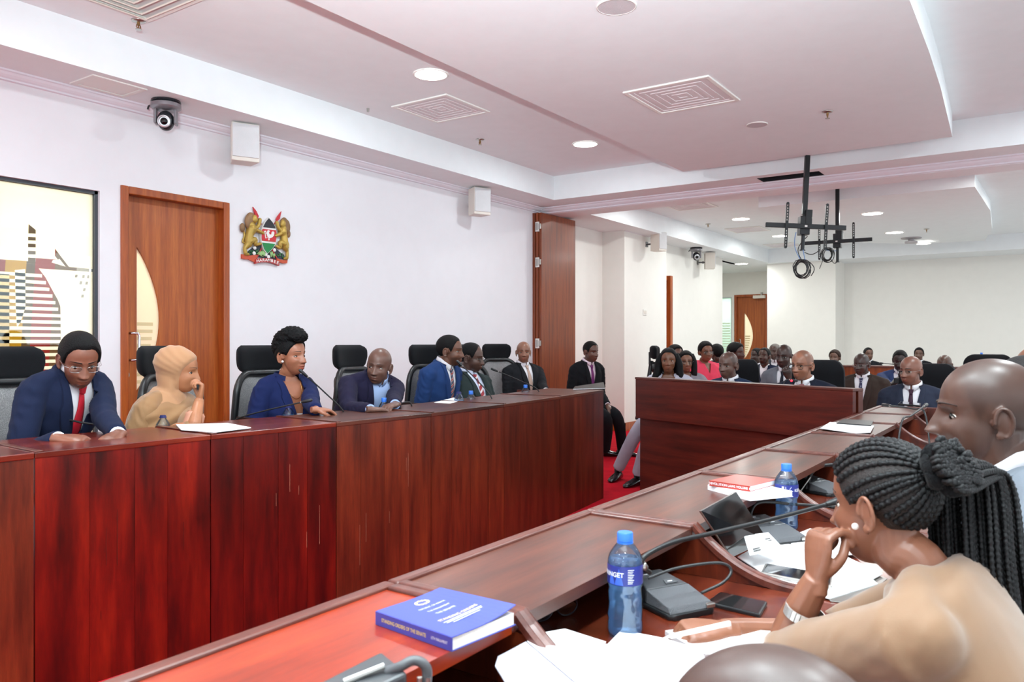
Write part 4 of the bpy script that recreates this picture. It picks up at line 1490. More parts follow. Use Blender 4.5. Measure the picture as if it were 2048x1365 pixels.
# the cover reads along the long side; lines run across the width
tx = lambda a0, b0: (lambda a, b, h: top(a0 - b, b0 + a, h * .3))
mb = MB()
tl = [('REPUBLIC OF KENYA', .052, .0062), ('THE PARLIAMENT', .068, .0062), ('THE SENATE', .084, .0075)]
for s, a0, sz in tl:
    text_mb(mb, s, sz, lambda a, b, h, a0=a0: top(a0 - b, Wd * .52 - a * -1, h * .3))
for k, wd in enumerate((.085, .08, .06)):
    for q in range(1):
        mb.add([top(a0, b0, .0003) for a0, b0 in ((.122 + k * .0045, Wd * .52 - wd / 2), (.122 + k * .0045, Wd * .52 + wd / 2), (.1235 + k * .0045, Wd * .52 + wd / 2), (.1235 + k * .0045, Wd * .52 - wd / 2))], [(0, 1, 2, 3)])
mb.build('cover_lettering', M_LTXT, fc, fix=False)
mb = MB()
text_mb(mb, 'STANDING ORDERS', .0095, lambda a, b, h: top(.112 - b, Wd * .52 + a, h * .3), bold=True)
mb.build('cover_title', M_GOLD, fc, fix=False)
mb = MB()
for k in range(12):
    a = 2 * PI * k / 12
    mb.ell(top(.028 + .008 * math.sin(a), Wd * .52 + .012 * math.cos(a), .0002), (.003, .003, .0006), None, 8, 4)
mb.build('cover_crest', M_GOLD, fc, fix=False)
mb = MB()
text_mb(mb, 'STANDING ORDERS OF THE SENATE', .0082, lambda a, b, h: fb(Ls * .385 + a * .76, -.0014 - h * .2, TH * .5 + b), bold=True)
sp = [o for o in COL.objects if o.parent == bk and o.name.startswith('spine')][0]
mb.build('spine_title', M_GOLD, sp, fix=False)
mb = MB()
text_mb(mb, '13TH PARLIAMENT', .0062, lambda a, b, h: fb(Ls * .845 + a * .68, -.0014 - h * .2, TH * .5 + b))
mb.build('spine_subtitle', M_LTXT, sp, fix=False)

M_REDB = plain('red_cover', 'a8382e', 0.3)


def flat_book(px, z, th, mat, label, spine_txt=None):
    """px: spine left end, spine right end, far right corner (pixels at the underside)"""
    a, b, c = [PZ(x, y, z) for x, y in px]
    e1 = b - a
    e1.z = 0
    l1 = e1.length
    e1.normalize()
    e2 = Vector((-e1.y, e1.x, 0))
    if (c - b).dot(e2) < 0:
        e2 = -e2
    l2 = (c - b).dot(e2)
    f_ = lambda u, v, h: Vector((a.x, a.y, z)) + e1 * u + e2 * v + Vector((0, 0, h))
    t = thing('book', label, 'book', f_(l1 / 2, l2 / 2, 0))
    MB().prism(rect(.002, l1 - .001, .002, l2 - .003), .001, th - .001, f_).build('page_block', M_PAPER, t)
    MB().prism(rect(0, l1, 0, l2), 0, .001, f_).build('back_cover', mat, t)
    MB().prism(rect(0, l1, 0, l2), th - .001, th, f_).build('front_cover', mat, t)
    s = MB().prism(rect(0, l1, -.001, .001), 0, th, f_).build('spine', mat, t)
    if spine_txt:
        mb = MB()
        text_mb(mb, spine_txt, th * .62, lambda u, v, h: f_(l1 * .5 + u * .98, -.0012 - h * .2, th * .5 + v), bold=True)
        mb.build('spine_title', M_LTXT, s, fix=False)
    return t


flat_book([(1416, 980), (1501, 1003), (1549, 985)], ZN - .007, .016, plain('white_cover', 'ecebf0', 0.4), 'white book lying under the red book on the ledge')
flat_book([(1419, 972), (1500, 984), (1537, 968)], ZN + .0095, .016, M_REDB, 'red paperback on top of a white book on the ledge', 'DEVOLUTION LAWS VOLUME 1')


# ------------------------------------------------------------------ papers, phones and other desk things
def sheet(pts, label, z, name='paper_sheet', cat='paper', mat=M_PAPER, th=.0006, wave=.0):
    q = [PZ(x, y, z) for x, y in pts]
    mb = MB().prism([(p.x, p.y) for p in q], z, z + th)
    return tag(mb.build(name, mat), label, cat)


def sheet3(pts, label, name='paper_sheet', cat='paper', mat=M_PAPER, th=.0007):
    q = [PZ(x, y, z) for x, y, z in pts]
    n = len(q)
    up = Vector((0, 0, th))
    mb = MB().add(q + [p + up for p in q], [tuple(range(n)), tuple(range(2 * n - 1, n - 1, -1))] + [(i, (i + 1) % n, (i + 1) % n + n, i + n) for i in range(n)])
    return tag(mb.build(name, mat), label, cat)


sheet3([(1054, 1284, .812), (1123, 1268, .800), (1215, 1290, .772), (1420, 1352, .752), (1390, 1440, .752), (1250, 1440, .77), (1150, 1365, .795)], 'large white sheet nearest the camera, beside the blurred bald head')
sheet3([(1078, 1268, .803), (1130, 1259, .795), (1212, 1285, .770), (1190, 1310, .766), (1110, 1290, .79)], 'white sheet corner sticking out beyond the large near sheet')
sheet3([(1243, 1261, .739), (1330, 1278, .739), (1400, 1300, .739), (1430, 1350, .75), (1300, 1340, .765), (1208, 1297, .768)], 'white sheet under the writing hand')
tag(MB().prism([(PZ(x, y, ZW).x, PZ(x, y, ZW).y) for x, y in ((1330, 1272), (1420, 1262), (1560, 1275), (1600, 1300), (1480, 1330), (1400, 1318))], ZW + .0005, ZW + .010).build('writing_pad', M_PAPER), 'white writing pad beneath the pen and writing hand', 'notepad')
tag(MB().prism([(PZ(x, y, ZW + .011).x, PZ(x, y, ZW + .011).y) for x, y in ((1331, 1283), (1346, 1287), (1342, 1296), (1328, 1292))], ZW + .0088, ZW + .0112).build('sticky_tab', plain('green_tab', '3fae62', 0.5)), 'small green page tab beside the pen tip', 'tab')
sheet3([(990, 1335, .806), (996, 1316, .808), (1052, 1286, .809), (1160, 1370, .79), (1250, 1440, .766), (1100, 1460, .785), (1030, 1400, .80)], 'translucent grey plastic folder under the near papers', 'plastic_folder', 'folder', plain('frosted_plastic', 'b9b7c4', 0.22, var=.01), .002)

q = [PT(1402, 1022, 1.92), PT(1472, 984, 2.1), PT(1537, 1082, 2.08), PT(1464, 1116, 1.98)]
nrm = (q[1] - q[0]).cross(q[3] - q[0]).normalized()
if nrm.dot(CAM - q[0]) < 0:
    nrm = -nrm
t = thing('tablet', 'black glossy tablet leaning up behind the curved divider', 'tablet', q[3])
MB().hexa([p - nrm * .007 for p in q], [p - nrm * .0006 for p in q]).build('case', M_STEEL, t, bevel=.002)
cen = sum(q, Vector()) / 4
MB().hexa([cen + (p - cen) * .985 - nrm * .001 for p in q], [cen + (p - cen) * .985 + nrm * .0006 for p in q]).build('screen', plain('black_glass', '0c0d0e', 0.05, coat=.6), t)
u1 = conference_unit(PZ(1545, 1080, ZW), -.6, 'dark conference unit behind the tilted tablet')
MB().tube(spl([L_(1500, 1050, 2.3), L_(1504, 1020, 2.34), L_(1525, 1005, 2.36), L_(1600, 1010, 2.4), L_(1660, 1014, 2.45)]), .0048, 8).build('gooseneck', M_BLACK, u1, smooth=True)
MB().tube([L_(1660, 1014, 2.45), L_(1690, 1016, 2.46)], [.006, .009], 10).build('capsule', M_BLACK, u1)
MB().tube([L_(1464, 1112, 2.07), L_(1482, 1094, 2.1)], .003, 6).build('indicator_stem', M_BLACK, u1)
MB().ell(L_(1464, 1111, 2.07), (.005, .005, .004)).build('indicator_light', M_REDLED, u1)
u2 = conference_unit(PZ(1640, 985, ZW), -.4, 'grey conference unit with a bent silver bar beside the face of the braided woman')
MB().tube(spl([L_(1602, 996, 2.95), L_(1596, 990, 2.95), L_(1604, 978, 2.97), L_(1620, 955, 3.0)]), .0045, 8).build('silver_bar', M_STEEL, u2, smooth=True)
MB().tube(spl([L_(1612, 980, 3.0), L_(1622, 948, 3.02), L_(1640, 934, 3.04), L_(1668, 930, 3.06)]), .0075, 8).build('gooseneck', M_BLACK, u2, smooth=True)

stack = [([(1475, 1116), (1530, 1085), (1660, 1100), (1765, 1150), (1700, 1185), (1560, 1170)], 'topmost white paper of the pile under the phone', .0065),
         ([(1510, 1160), (1560, 1110), (1700, 1120), (1755, 1170), (1660, 1200)], 'white paper lower in the pile under the phone', .0035),
         ([(1565, 1080), (1620, 1058), (1700, 1075), (1720, 1110), (1640, 1115)], 'white sheet beside the second bottle', .0095)]
for pts, lb, dz in stack:
    sheet(pts, lb, ZW + dz, th=.0025 if dz < .009 else .001)
t = thing('laptop', 'thin closed silver laptop under the paper pile', 'laptop', PZ(1640, 1180, ZW))
MB().prism([(PZ(x, y, ZW).x, PZ(x, y, ZW).y) for x, y in ((1640, 1170), (1690, 1130), (1775, 1160), (1715, 1212), (1660, 1205))], ZW + .0005, ZW + .0032).build('body', M_STEEL, t, bevel=.003)
# folded card with print
q = [PT(1488, 1072, 2.02), PT(1537, 1066, 2.08), PT(1566, 1096, 2.02), PT(1500, 1112, 1.96)]
t = thing('folded_card', 'white folded name card with black print before the tablet', 'card', q[3])
nn = (q[1] - q[0]).cross(q[3] - q[0]).normalized()
MB().hexa(q, [p + nn * .001 for p in q]).build('front_leaf', M_PAPER, t)
bq = [q[0], q[1], q[1] + Vector((.05, .05, -.06)), q[0] + Vector((.04, .06, -.05))]
MB().hexa(bq, [p + Vector((0, 0, .001)) for p in bq]).build('rear_leaf', M_PAPER, t)
nn2 = nn if nn.dot(CAM - q[0]) > 0 else -nn
fcard = lambda a, b: q[0].lerp(q[1], a).lerp(q[3].lerp(q[2], a), b) + nn2 * .0022
mb = MB()
for (a0, a1, b0, b1) in ((.12, .35, .72, .78), (.12, .35, .82, .88), (.62, .85, .35, .41), (.62, .85, .45, .51), (.12, .8, .14, .155)):
    mb.add([fcard(a0, b0), fcard(a1, b0), fcard(a1, b1), fcard(a0, b1)], [(0, 1, 2, 3)])
mb.build('print', M_BLACK, t, fix=False)


def phone(pts, z, th, label, bm=M_STEEL):
    a = [PZ(x, y, z) for x, y in pts]
    t = thing('phone', label, 'phone', sum(a, Vector()) / 4)
    c = sum(a, Vector()) / 4
    MB().hexa([Vector((p.x, p.y, z)) for p in a], [Vector((p.x, p.y, z + th)) for p in a]).build('case', bm, t, bevel=.003)
    s = [c + (p - c) * .93 for p in a]
    MB().hexa([Vector((p.x, p.y, z + th - .001)) for p in s], [Vector((p.x, p.y, z + th + .0006)) for p in s]).build('screen', plain('black_glass', '0c0d0e', 0.05, coat=.6), t)
    return t


phone([(1521, 1152), (1530, 1134), (1668, 1158), (1664, 1180)], ZW + .0092, .009, 'silver edged phone lying on the paper pile')
phone([(1412, 1212), (1440, 1192), (1535, 1212), (1520, 1238)], ZW, .009, 'black phone lying beside the grey conference unit', M_BLACK)
phone([(1796, 811), (1802, 806), (1842, 810), (1840, 815)], ZN - .006, .012, 'dark phone at the far end of the near desk', M_BLACK)

# far documents on the near desk ledge
sheet([(1641, 858), (1660, 846), (1748, 853), (1741, 866), (1712, 868)], 'loose white documents on the far ledge above the braided head', ZN + .0008, th=.004)
sheet([(1673, 848), (1688, 840), (1747, 844), (1742, 853)], 'thin black folder behind the loose documents', ZN + .0055, 'document_folder', 'folder', M_BLACK, .005)
# left desk papers
sheet([(362, 861), (352, 851), (455, 848), (502, 857), (430, 866)], 'white papers lying on the ledge before the tan headscarf', ZL + .0055, th=.004)
sheet([(868, 806), (908, 796), (918, 803), (900, 808)], 'small white paper before the man in the bright blue suit', ZL + .001, th=.002)
a = [PZ(x, y, ZL) for x, y in ((1146, 781), (1150, 776), (1207, 772), (1210, 779))]
t = thing('document_folder', 'black folder with white pages at the right end of the left desk', 'folder', sum(a, Vector()) / 4)
MB().hexa([Vector((p.x, p.y, ZL + .0055)) for p in a], [Vector((p.x, p.y, ZL + .010)) for p in a]).build('pages', M_PAPER, t)
MB().hexa([Vector((p.x, p.y, ZL + .010)) for p in a], [Vector((p.x, p.y, ZL + .013 + (.02 if i == 2 else 0))) for i, p in enumerate(a)]).build('cover', M_BLACK, t)
# spectacles lying on the work surface
g = PZ(1110, 1240, ZW)
t = thing('eyeglasses', 'dark eyeglasses lying in the shadow under the ledge', 'glasses', g)
M_GF = plain('glasses_frame', '2a2a33', 0.2, .4)
d1 = (PZ(1145, 1228, ZW) - PZ(1082, 1243, ZW)).normalized()
d2 = Vector((-d1.y, d1.x, 0))
for s in (-1, 1):
    c = g + d1 * s * .032 + Vector((0, 0, .022))
    ring = [c + d1 * (.026 * math.cos(a)) + Vector((0, 0, .019 * math.sin(a))) for a in np.linspace(0, 2 * PI, 20)[:-1]]
    MB().tube(ring, .0018, 6, closed=True).build('rim', M_GF, t, smooth=True)
    MB().add(ring, [tuple(range(len(ring)))]).build('lens', M_GLASS, t)
    MB().tube(spl([c + d1 * s * .026, c + d1 * s * .03 + d2 * .05, c + d1 * s * .01 + d2 * .12 - Vector((0, 0, .018))]), .0018, 6).build('temple', M_GF, t, smooth=True)
MB().tube(spl([g - d1 * .007 + Vector((0, 0, .026)), g + Vector((0, 0, .03)), g + d1 * .007 + Vector((0, 0, .026))]), .0018, 6).build('bridge', M_GF, t)
# ------------------------------------------------------------------ coat of arms on the left wall
def em(cx, cy, d=0.0):
    p = PY(440 + cx * .12453, 390 + cy * .12453, WY)
    return Vector((p.x, WY - d, p.z))


er = thing('coat_of_arms', 'painted relief coat of arms with two golden lions on the white wall', 'emblem', em(720, 720))
E_GOLD = plain('emblem_gold', 'b89a4a', .4, .35, var=.15)
E_MANE = plain('emblem_mane', '8a6a48', .5, .2, var=.2)
E_RED, E_GRN, E_BLK, E_WHT = plain('emblem_red', 'c3242e', .4), plain('emblem_green', '12803f', .4), plain('emblem_black', '23242c', .35), plain('emblem_white', 'e8e6e4', .5)
E_RIB, E_RIBD, E_HILL, E_LEAF, E_LEAF2 = plain('emblem_ribbon', 'c24f2e', .45), plain('emblem_ribbon_dark', 'a83030', .45), plain('emblem_hill', '2b303c', .6), plain('emblem_leaf', '35713f', .5), plain('emblem_leaf_pale', '93b877', .5)


def epoly(name, pts, d0, d1, mat, parent=er):
    return MB().prism([(float(i), float(i * i)) for i in range(0)] or pts, d0, d1, lambda a, b, h: em(a, b, h)).build(name, mat, parent)


def etube(path, r, d, mat_mb):
    """rounded limb lying on the wall; r in crop pixels"""
    k = .00078
    P = spl([em(x, y, d) for x, y in path], 5)
    R = np.interp(np.linspace(0, len(path) - 1, len(P)), range(len(path)), r) * k
    mat_mb.tube(P, R.tolist(), 10)
    mat_mb.ell(P[0], (R[0],) * 3, None, 10, 6).ell(P[-1], (R[-1],) * 3, None, 10, 6)
    return mat_mb


epoly('hill', [(400, 965), (450, 900), (520, 850), (600, 820), (640, 790), (860, 830), (900, 880), (960, 930), (1015, 965), (1030, 1030), (880, 1040), (720, 1015), (560, 1000)], 0, .012, E_HILL)
L1 = [(745, 368), (800, 430), (846, 500), (870, 590), (874, 690), (852, 800), (800, 880), (722, 955), (665, 885), (634, 785), (620, 690), (624, 590), (650, 510), (692, 430)]
sh = epoly('shield', L1, .008, .03, E_WHT)
cc = (745, 660)
ins = [(cc[0] + (x - cc[0]) * .935, cc[1] + (y - cc[1]) * .96) for x, y in L1]


def band(name, y0, y1, mat, d=.034):
    """slice of the shield between two slanted lines"""
    def clip(poly, f):
        out = []
        for i, p in enumerate(poly):
            q = poly[(i + 1) % len(poly)]
            a, b = f(p), f(q)
            if a >= 0:
                out.append(p)
            if a * b < 0:
                t = a / (a - b)
                out.append((p[0] + (q[0] - p[0]) * t, p[1] + (q[1] - p[1]) * t))
        return out
    P = clip(clip(ins, lambda p: p[1] - (p[0] - 745) * .11 - y0), lambda p: y1 + (p[0] - 745) * .11 - p[1])
    epoly(name, P, .02, d, mat, sh)


band('black_field', 300, 533, E_BLK)
band('red_field', 562, 752, E_RED)
band('green_field', 782, 1000, E_GRN)
epoly('cockerel', [(705, 600), (722, 572), (745, 578), (752, 592), (738, 612), (748, 640), (778, 645), (782, 606), (805, 590), (825, 612), (818, 660), (790, 690), (762, 702), (745, 700), (748, 735), (728, 737), (734, 700), (712, 672), (704, 635), (690, 625)], .034, .039, E_WHT, sh)
epoly('axe', [(656, 588), (690, 582), (692, 598), (680, 602), (692, 694), (720, 690), (722, 698), (684, 704), (668, 604)], .034, .038, E_WHT, sh)
for nm, bl, shaft, low in (('spear', [(508, 193), (562, 262), (602, 345), (586, 388), (552, 362)], [(590, 380), (650, 472)], [(646, 862), (560, 1030)]), ('spear', [(966, 268), (938, 390), (894, 428), (878, 395), (905, 345)], [(886, 420), (845, 495)], [(815, 885), (895, 1030)])):
    s = MB()
    etube(shaft, [6, 6], .012, s)
    etube(low, [8, 8], .016, s)
    so_ = s.build('spear_shaft', E_RIBD, er)
    epoly('spear_blade', bl, .008, .018, E_RED, so_)
LI = [dict(body=([(385, 950), (372, 865), (420, 800), (432, 740), (445, 640), (478, 550), (470, 490)], [20, 20, 40, 46, 42, 55, 40]), foot=[(385, 950), (425, 960)], arms=[([(470, 545), (540, 570), (645, 618)], [26, 22, 18]), ([(520, 545), (575, 500), (600, 405)], [24, 20, 20])],
           leg=([(440, 750), (520, 725), (530, 800), (615, 788)], [38, 30, 20, 14]), tail=[(400, 775), (350, 755), (378, 650), (362, 570)], tuft=(340, 530, 30, 48), head=(470, 425), face=(512, 395), mane=[(470, 400, 62, 75), (435, 440, 50, 80), (470, 480, 60, 50), (470, 355, 40, 30)]),
      dict(body=([(1045, 1020), (1050, 920), (1015, 840), (1005, 760), (995, 660), (975, 600), (985, 540)], [18, 18, 36, 42, 38, 50, 38]), foot=[(1045, 1020), (1010, 1025)], arms=[([(990, 590), (920, 635), (855, 662)], [24, 20, 17]), ([(945, 590), (895, 530), (875, 450)], [22, 19, 18])],
           leg=([(995, 790), (930, 775), (925, 855), (868, 828)], [34, 28, 19, 13]), tail=[(1045, 720), (1080, 780), (1080, 855)], tuft=(1078, 630, 26, 42), head=(1000, 480), face=(968, 468), mane=[(1005, 470, 52, 70), (1045, 520, 42, 80), (1010, 550, 50, 45), (990, 425, 36, 28)])]
for k, d in enumerate(LI):
    m = MB()
    etube(d['body'][0], d['body'][1], .022, m)
    etube(d['foot'], [16, 14], .022, m)
    for p, r in d['arms']:
        etube(p, r, .032, m)
    etube(*d['leg'], .03, m)
    etube(d['tail'], [9] * len(d['tail']), .012, m)
    c = em(*d['face'], .035)
    m.ell(c, (.026, .02, .034), None, 14, 10)
    m.ell(em(d['face'][0] + (18 if k == 0 else -18), d['face'][1] + 18, .036), (.017, .014, .017), None, 12, 8)
    li = m.build('lion', E_GOLD, er, smooth=True, kind='stuff')
    m = MB()
    for x, y, a, b in d['mane']:
        m.ell(em(x, y, .022), (a * .00078, .02, b * .00078), None, 14, 10)
    m.ell(em(d['tuft'][0], d['tuft'][1], .016), (d['tuft'][2] * .00078, .014, d['tuft'][3] * .00078), None, 12, 8)
    m.build('mane', E_MANE, li, smooth=True, kind='stuff')
epoly('ribbon', [(333, 955), (380, 965), (450, 978), (560, 965), (585, 1000), (545, 1085), (500, 1070), (440, 1038), (380, 1036), (333, 1025)], 0, .02, E_RIB)
epoly('ribbon', [(880, 1010), (930, 1035), (990, 1052), (1062, 1038), (1055, 1100), (1000, 1105), (940, 1088), (890, 1060)], 0, .02, E_RIB)
arc = [(t, 1018 + 42 * ((t - 725) / 195) ** 2 + (t - 725) * .085) for t in np.linspace(535, 918, 13)]
cr = epoly('ribbon_scroll', [(x, y) for x, y in arc] + [(x, y + 68) for x, y in reversed(arc)], .004, .028, E_RIBD)
for i, c in enumerate('HARAMBEE'):
    x = 572 + i * 45.5
    y = 1018 + 42 * ((x - 725) / 195) ** 2 + (x - 725) * .085 + 34
    sl = 84 * (x - 725) / 195 ** 2 + .085
    m = MB()
    text_mb(m, c, 64, lambda a, b, h: em(x + a - b * sl * .6 * -1, y - b + a * sl, .0285), bold=True)
    m.build('letter', E_WHT, cr, fix=False)
for x, y in ((532, 855), (522, 942), (712, 963), (755, 1000), (850, 888)):
    p = em(x, y, .02)
    MB().ell(p, (.016, .008, .016), None, 14, 8).build('flower', E_WHT, er, smooth=True)
rl = random.Random(4)
m = MB()
for x, y, mt in [(rl.uniform(440, 600), rl.uniform(900, 960), 0) for _ in range(14)] + [(rl.uniform(880, 1000), rl.uniform(950, 1015), 0) for _ in range(12)]:
    etube([(x, y), (x + rl.uniform(-20, 20), y - rl.uniform(10, 28))], [7, 2], .016, m)
m.build('foliage', E_LEAF, er, kind='stuff')
for cx, cy, n, l in ((655, 985, 9, 95), (800, 990, 3, 80), (840, 1000, 3, 60)):
    m = MB()
    for k in range(n):
        a = -PI / 2 + (k - (n - 1) / 2) * .28
        etube([(cx, cy), (cx + math.cos(a) * l * .5, cy + math.sin(a) * l * .5), (cx + math.cos(a) * l, cy + math.sin(a) * l)], [9, 9, 2], .02, m)
    m.build('agave_leaves', E_LEAF2, er, kind='stuff')
# ------------------------------------------------------------------ people
def skin_mat(name, c, rough=.38, spec=.5):
    key = ('skin', c)
    if key in _pl:
        return _pl[key]
    N = NT(name)
    col = lin(c)
    v = N.coord()
    f = N.noise(v, 14, 4)
    base = N.ramp(f, [(.3, tuple(x * .9 for x in col[:3]) + (1,)), (.7, tuple(min(1, x * 1.1) for x in col[:3]) + (1,))])
    at_ = N.n('ShaderNodeAttribute', attribute_name='tint')
    N.l(N.mix(base, at_.outputs['Color'], 1.0, 'MULTIPLY'), N.b.inputs['Base Color'])
    N.b.inputs['Roughness'].default_value = rough
    N.b.inputs['Specular IOR Level'].default_value = spec
    N.b.inputs['Subsurface Weight'].default_value = 0.0
    N.bump(N.noise(v, 420, 3), .12, .001)
    _pl[key] = N.m
    return N.m


def cloth(name, c, rough=.85, bs=420, bump=.3, sheen=.02, var=.07):
    return plain(name + '_' + c, c, rough, bump=bump, bs=bs, var=var, sheen=sheen, spec=.15)


def hair_mat(c='0c0b0c', bump=1.0, bs=260, rough=.55):
    return plain('hair_' + c + str(bs), c, rough, bump=bump, bs=bs, var=.2, spec=.16)


def stripes(name, c1, c2, c3, scale):
    if name in _pl:
        return _pl[name]
    N = NT(name)
    tc = N.n('ShaderNodeTexCoord')
    mp = N.n('ShaderNodeMapping')
    mp.inputs['Rotation'].default_value = (0, math.radians(38), 0)
    N.l(tc.outputs['Object'], mp.inputs[0])
    wv = N.n('ShaderNodeTexWave', wave_type='BANDS', bands_direction='Z')
    wv.inputs['Scale'].default_value = scale
    N.l(mp.outputs[0], wv.inputs['Vector'])
    c = N.ramp(wv.outputs['Fac'], [(0, c1), (.52, c1), (.58, c2), (.70, c2), (.75, c3)])
    N.l(c, N.b.inputs['Base Color'])
    N.b.inputs['Roughness'].default_value = .5
    _pl[name] = N.m
    return N.m


def dots(name, c1, c2, scale=55):
    if name in _pl:
        return _pl[name]
    N = NT(name)
    vo = N.n('ShaderNodeTexVoronoi')
    vo.inputs['Scale'].default_value = scale
    vo.inputs['Randomness'].default_value = .15
    N.l(N.coord(), vo.inputs['Vector'])
    N.l(N.ramp(vo.outputs['Distance'], [(.26, c2), (.34, c1)]), N.b.inputs['Base Color'])
    N.b.inputs['Roughness'].default_value = .5
    _pl[name] = N.m
    return N.m


M_SCL = plain('eye_white', 'b9aca2', .25, var=.01)
M_IRIS = plain('iris', '1b0f0a', .15, var=.02)
M_SHIRT = cloth('shirt', 'e6e5ea', .7, 300, .1)
M_SHIRTB = cloth('shirt', 'a9c0ea', .7, 300, .1)
M_HAIR = hair_mat()
M_HAIRG = hair_mat('2c2a29')
M_GOLDJ = plain('gold_jewel', 'c9a25c', .25, 1.0)
M_PEARL = plain('pearl', 'efe9e2', .2, coat=.5)
M_SHOE = plain('black_shoe', '0d0d0f', .2, coat=.4)


def sm(a, b, x):
    t = np.clip((x - a) / (b - a), 0, 1)
    return t * t * (3 - 2 * t)


_hg = {}


def head_dirs(nu, nv):
    if (nu, nv) in _hg:
        return _hg[(nu, nv)]
    th = np.linspace(0, PI, nv + 1)
    ph = np.linspace(-PI, PI, nu + 1)[:-1]
    ph = ph - .45 * np.sin(ph) * 1.0
    T, P_ = np.meshgrid(th, ph, indexing='ij')
    d = np.stack([np.sin(T) * np.sin(P_), np.sin(T) * np.cos(P_), np.cos(T)], -1).reshape(-1, 3)
    fs = []
    for i in range(nv):
        for j in range(nu):
            j2 = (j + 1) % nu
            fs.append((i * nu + j, (i + 1) * nu + j, (i + 1) * nu + j2, i * nu + j2))
    _hg[(nu, nv)] = (d, fs)
    return _hg[(nu, nv)]


def ray_ell(d, c, r):
    c, r = np.array(c), np.array(r)
    A = ((d / r) ** 2).sum(1)
    B = -2 * (d * c / r ** 2).sum(1)
    Cq = ((c / r) ** 2).sum() - 1
    disc = np.maximum(B * B - 4 * A * Cq, 1e-9)
    return (-B + np.sqrt(disc)) / (2 * A)


def head_shape(d, fem=0.0, fat=0.0, nose=1.0, lips=1.0):
    """face looking along +y; origin at eye height in the middle of the head"""
    r = np.stack([ray_ell(d, (0, -.018, .030), (.074, .098, .086)),
                  ray_ell(d, (0, .018, -.026), (.060 + .004 * fat, .068, .078)),
                  ray_ell(d, (0, .022, -.058), (.048 + .009 * fat - .004 * fem, .056, .058 - .003 * fem))], 0)
    k = 16.0
    R = (r ** k).sum(0) ** (1 / k) * .985
    p = d * R[:, None]
    x, y, z = p[:, 0], p[:, 1], p[:, 2]
    ax = np.abs(x)
    fr = sm(.01, .05, y)
    g = lambda cx, cz, sx, sz: np.exp(-((ax - cx) / sx) ** 2 - ((z - cz) / sz) ** 2)
    dy = np.zeros_like(x)
    dy += -.0125 * g(.031, -.002, .017, .012)                 # sockets
    dy += (.0055 - .002 * fem) * g(.024, .021, .024, .007)        # brow
    dy += .0045 * g(.044, -.030, .018, .016)                       # cheek bones
    dy += -.004 * g(.040, -.062, .012, .02)
    t = np.clip((.014 - z) / .052, 0, 1)
    ridge = (.004 + .018 * t ** 1.3) * nose
    wn = .0075 + .006 * t
    fall = sm(.026, .006, z) * sm(-.050, -.039, z)
    dy += ridge * np.exp(-(x / wn) ** 2) * fall
    dy += .0100 * nose * g(.0125, -.037, .0075, .0075)
    dy += .0065 * lips * np.exp(-(ax / .021) ** 4) * np.exp(-((z + .061) / .0055) ** 2)
    dy += .0072 * lips * np.exp(-(ax / .018) ** 4) * np.exp(-((z + .0745) / .0062) ** 2)
    dy += .0035 * np.exp(-(ax / .026) ** 4) * np.exp(-((z + .067) / .018) ** 2)
    dy += -.0060 * np.exp(-(ax / .024) ** 4) * np.exp(-((z + .0675) / .0022) ** 2)
    dy += -.0030 * np.exp(-(ax / .02) ** 4) * np.exp(-((z + .086) / .005) ** 2)
    dy += .0065 * np.exp(-(x / .020) ** 2 - ((z + .103) / .013) ** 2)
    p = p.copy()
    p[:, 1] += dy * fr
    # jaw corner and narrowing temples
    p[:, 0] *= 1 + .03 * np.exp(-((z + .055) / .03) ** 2) * (1 - fem) - .03 * np.exp(-((z - .02) / .03) ** 2) * sm(.0, .06, y)
    return p


def vox(parts, size, iters=2, fac=.5):
    """fuse closed shapes into one continuous surface"""
    me = bpy.data.meshes.new('fuse')
    V, Fs = [], []
    for vs, fs in parts:
        b = len(V)
        V.extend([tuple(p) for p in vs])
        Fs.extend([[i + b for i in f] for f in fs])
    me.from_pydata(V, [], Fs)
    o = bpy.data.objects.new('fuse', me)
    COL.objects.link(o)
    m = o.modifiers.new('r', 'REMESH')
    m.mode = 'VOXEL'
    m.voxel_size = size
    if iters:
        s = o.modifiers.new('s', 'SMOOTH')
        s.iterations = iters
        s.factor = fac
    dg = bpy.context.evaluated_depsgraph_get()
    ev = o.evaluated_get(dg)
    m2 = ev.to_mesh()
    n = len(m2.vertices)
    co = np.empty(n * 3, np.float32)
    m2.vertices.foreach_get('co', co)
    nl = len(m2.loops)
    li = np.empty(nl, np.int32)
    m2.loops.foreach_get('vertex_index', li)
    ls = np.empty(len(m2.polygons), np.int32)
    m2.polygons.foreach_get('loop_start', ls)
    lt = np.empty(len(m2.polygons), np.int32)
    m2.polygons.foreach_get('loop_total', lt)
    ev.to_mesh_clear()
    bpy.data.objects.remove(o)
    bpy.data.meshes.remove(me)
    fs = [li[a:a + t].tolist() for a, t in zip(ls, lt)]
    return co.reshape(-1, 3).astype(float), fs


def np_mesh(name, V, fs, mats, parent, smooth=True, tint=None, mask=None):
    Mi = np.array(mw(parent).inverted())
    W = V @ Mi[:3, :3].T + Mi[:3, 3]
    me = bpy.data.meshes.new(name)
    me.from_pydata(W.tolist(), [], fs)
    for m in (mats if isinstance(mats, (list, tuple)) else [mats]):
        me.materials.append(m)
    if smooth:
        me.polygons.foreach_set('use_smooth', [True] * len(me.polygons))
    if tint is not None:
        a = me.attributes.new('tint', 'FLOAT_COLOR', 'POINT')
        a.data.foreach_set('color', np.concatenate([tint, np.ones((len(tint), 1))], 1).astype(np.float32).ravel())
    o = bpy.data.objects.new(name, me)
    COL.objects.link(o)
    o.parent = parent
    return o


def RZ(a):
    return Matrix.Rotation(a, 3, 'Z')


def RX(a):
    return Matrix.Rotation(a, 3, 'X')


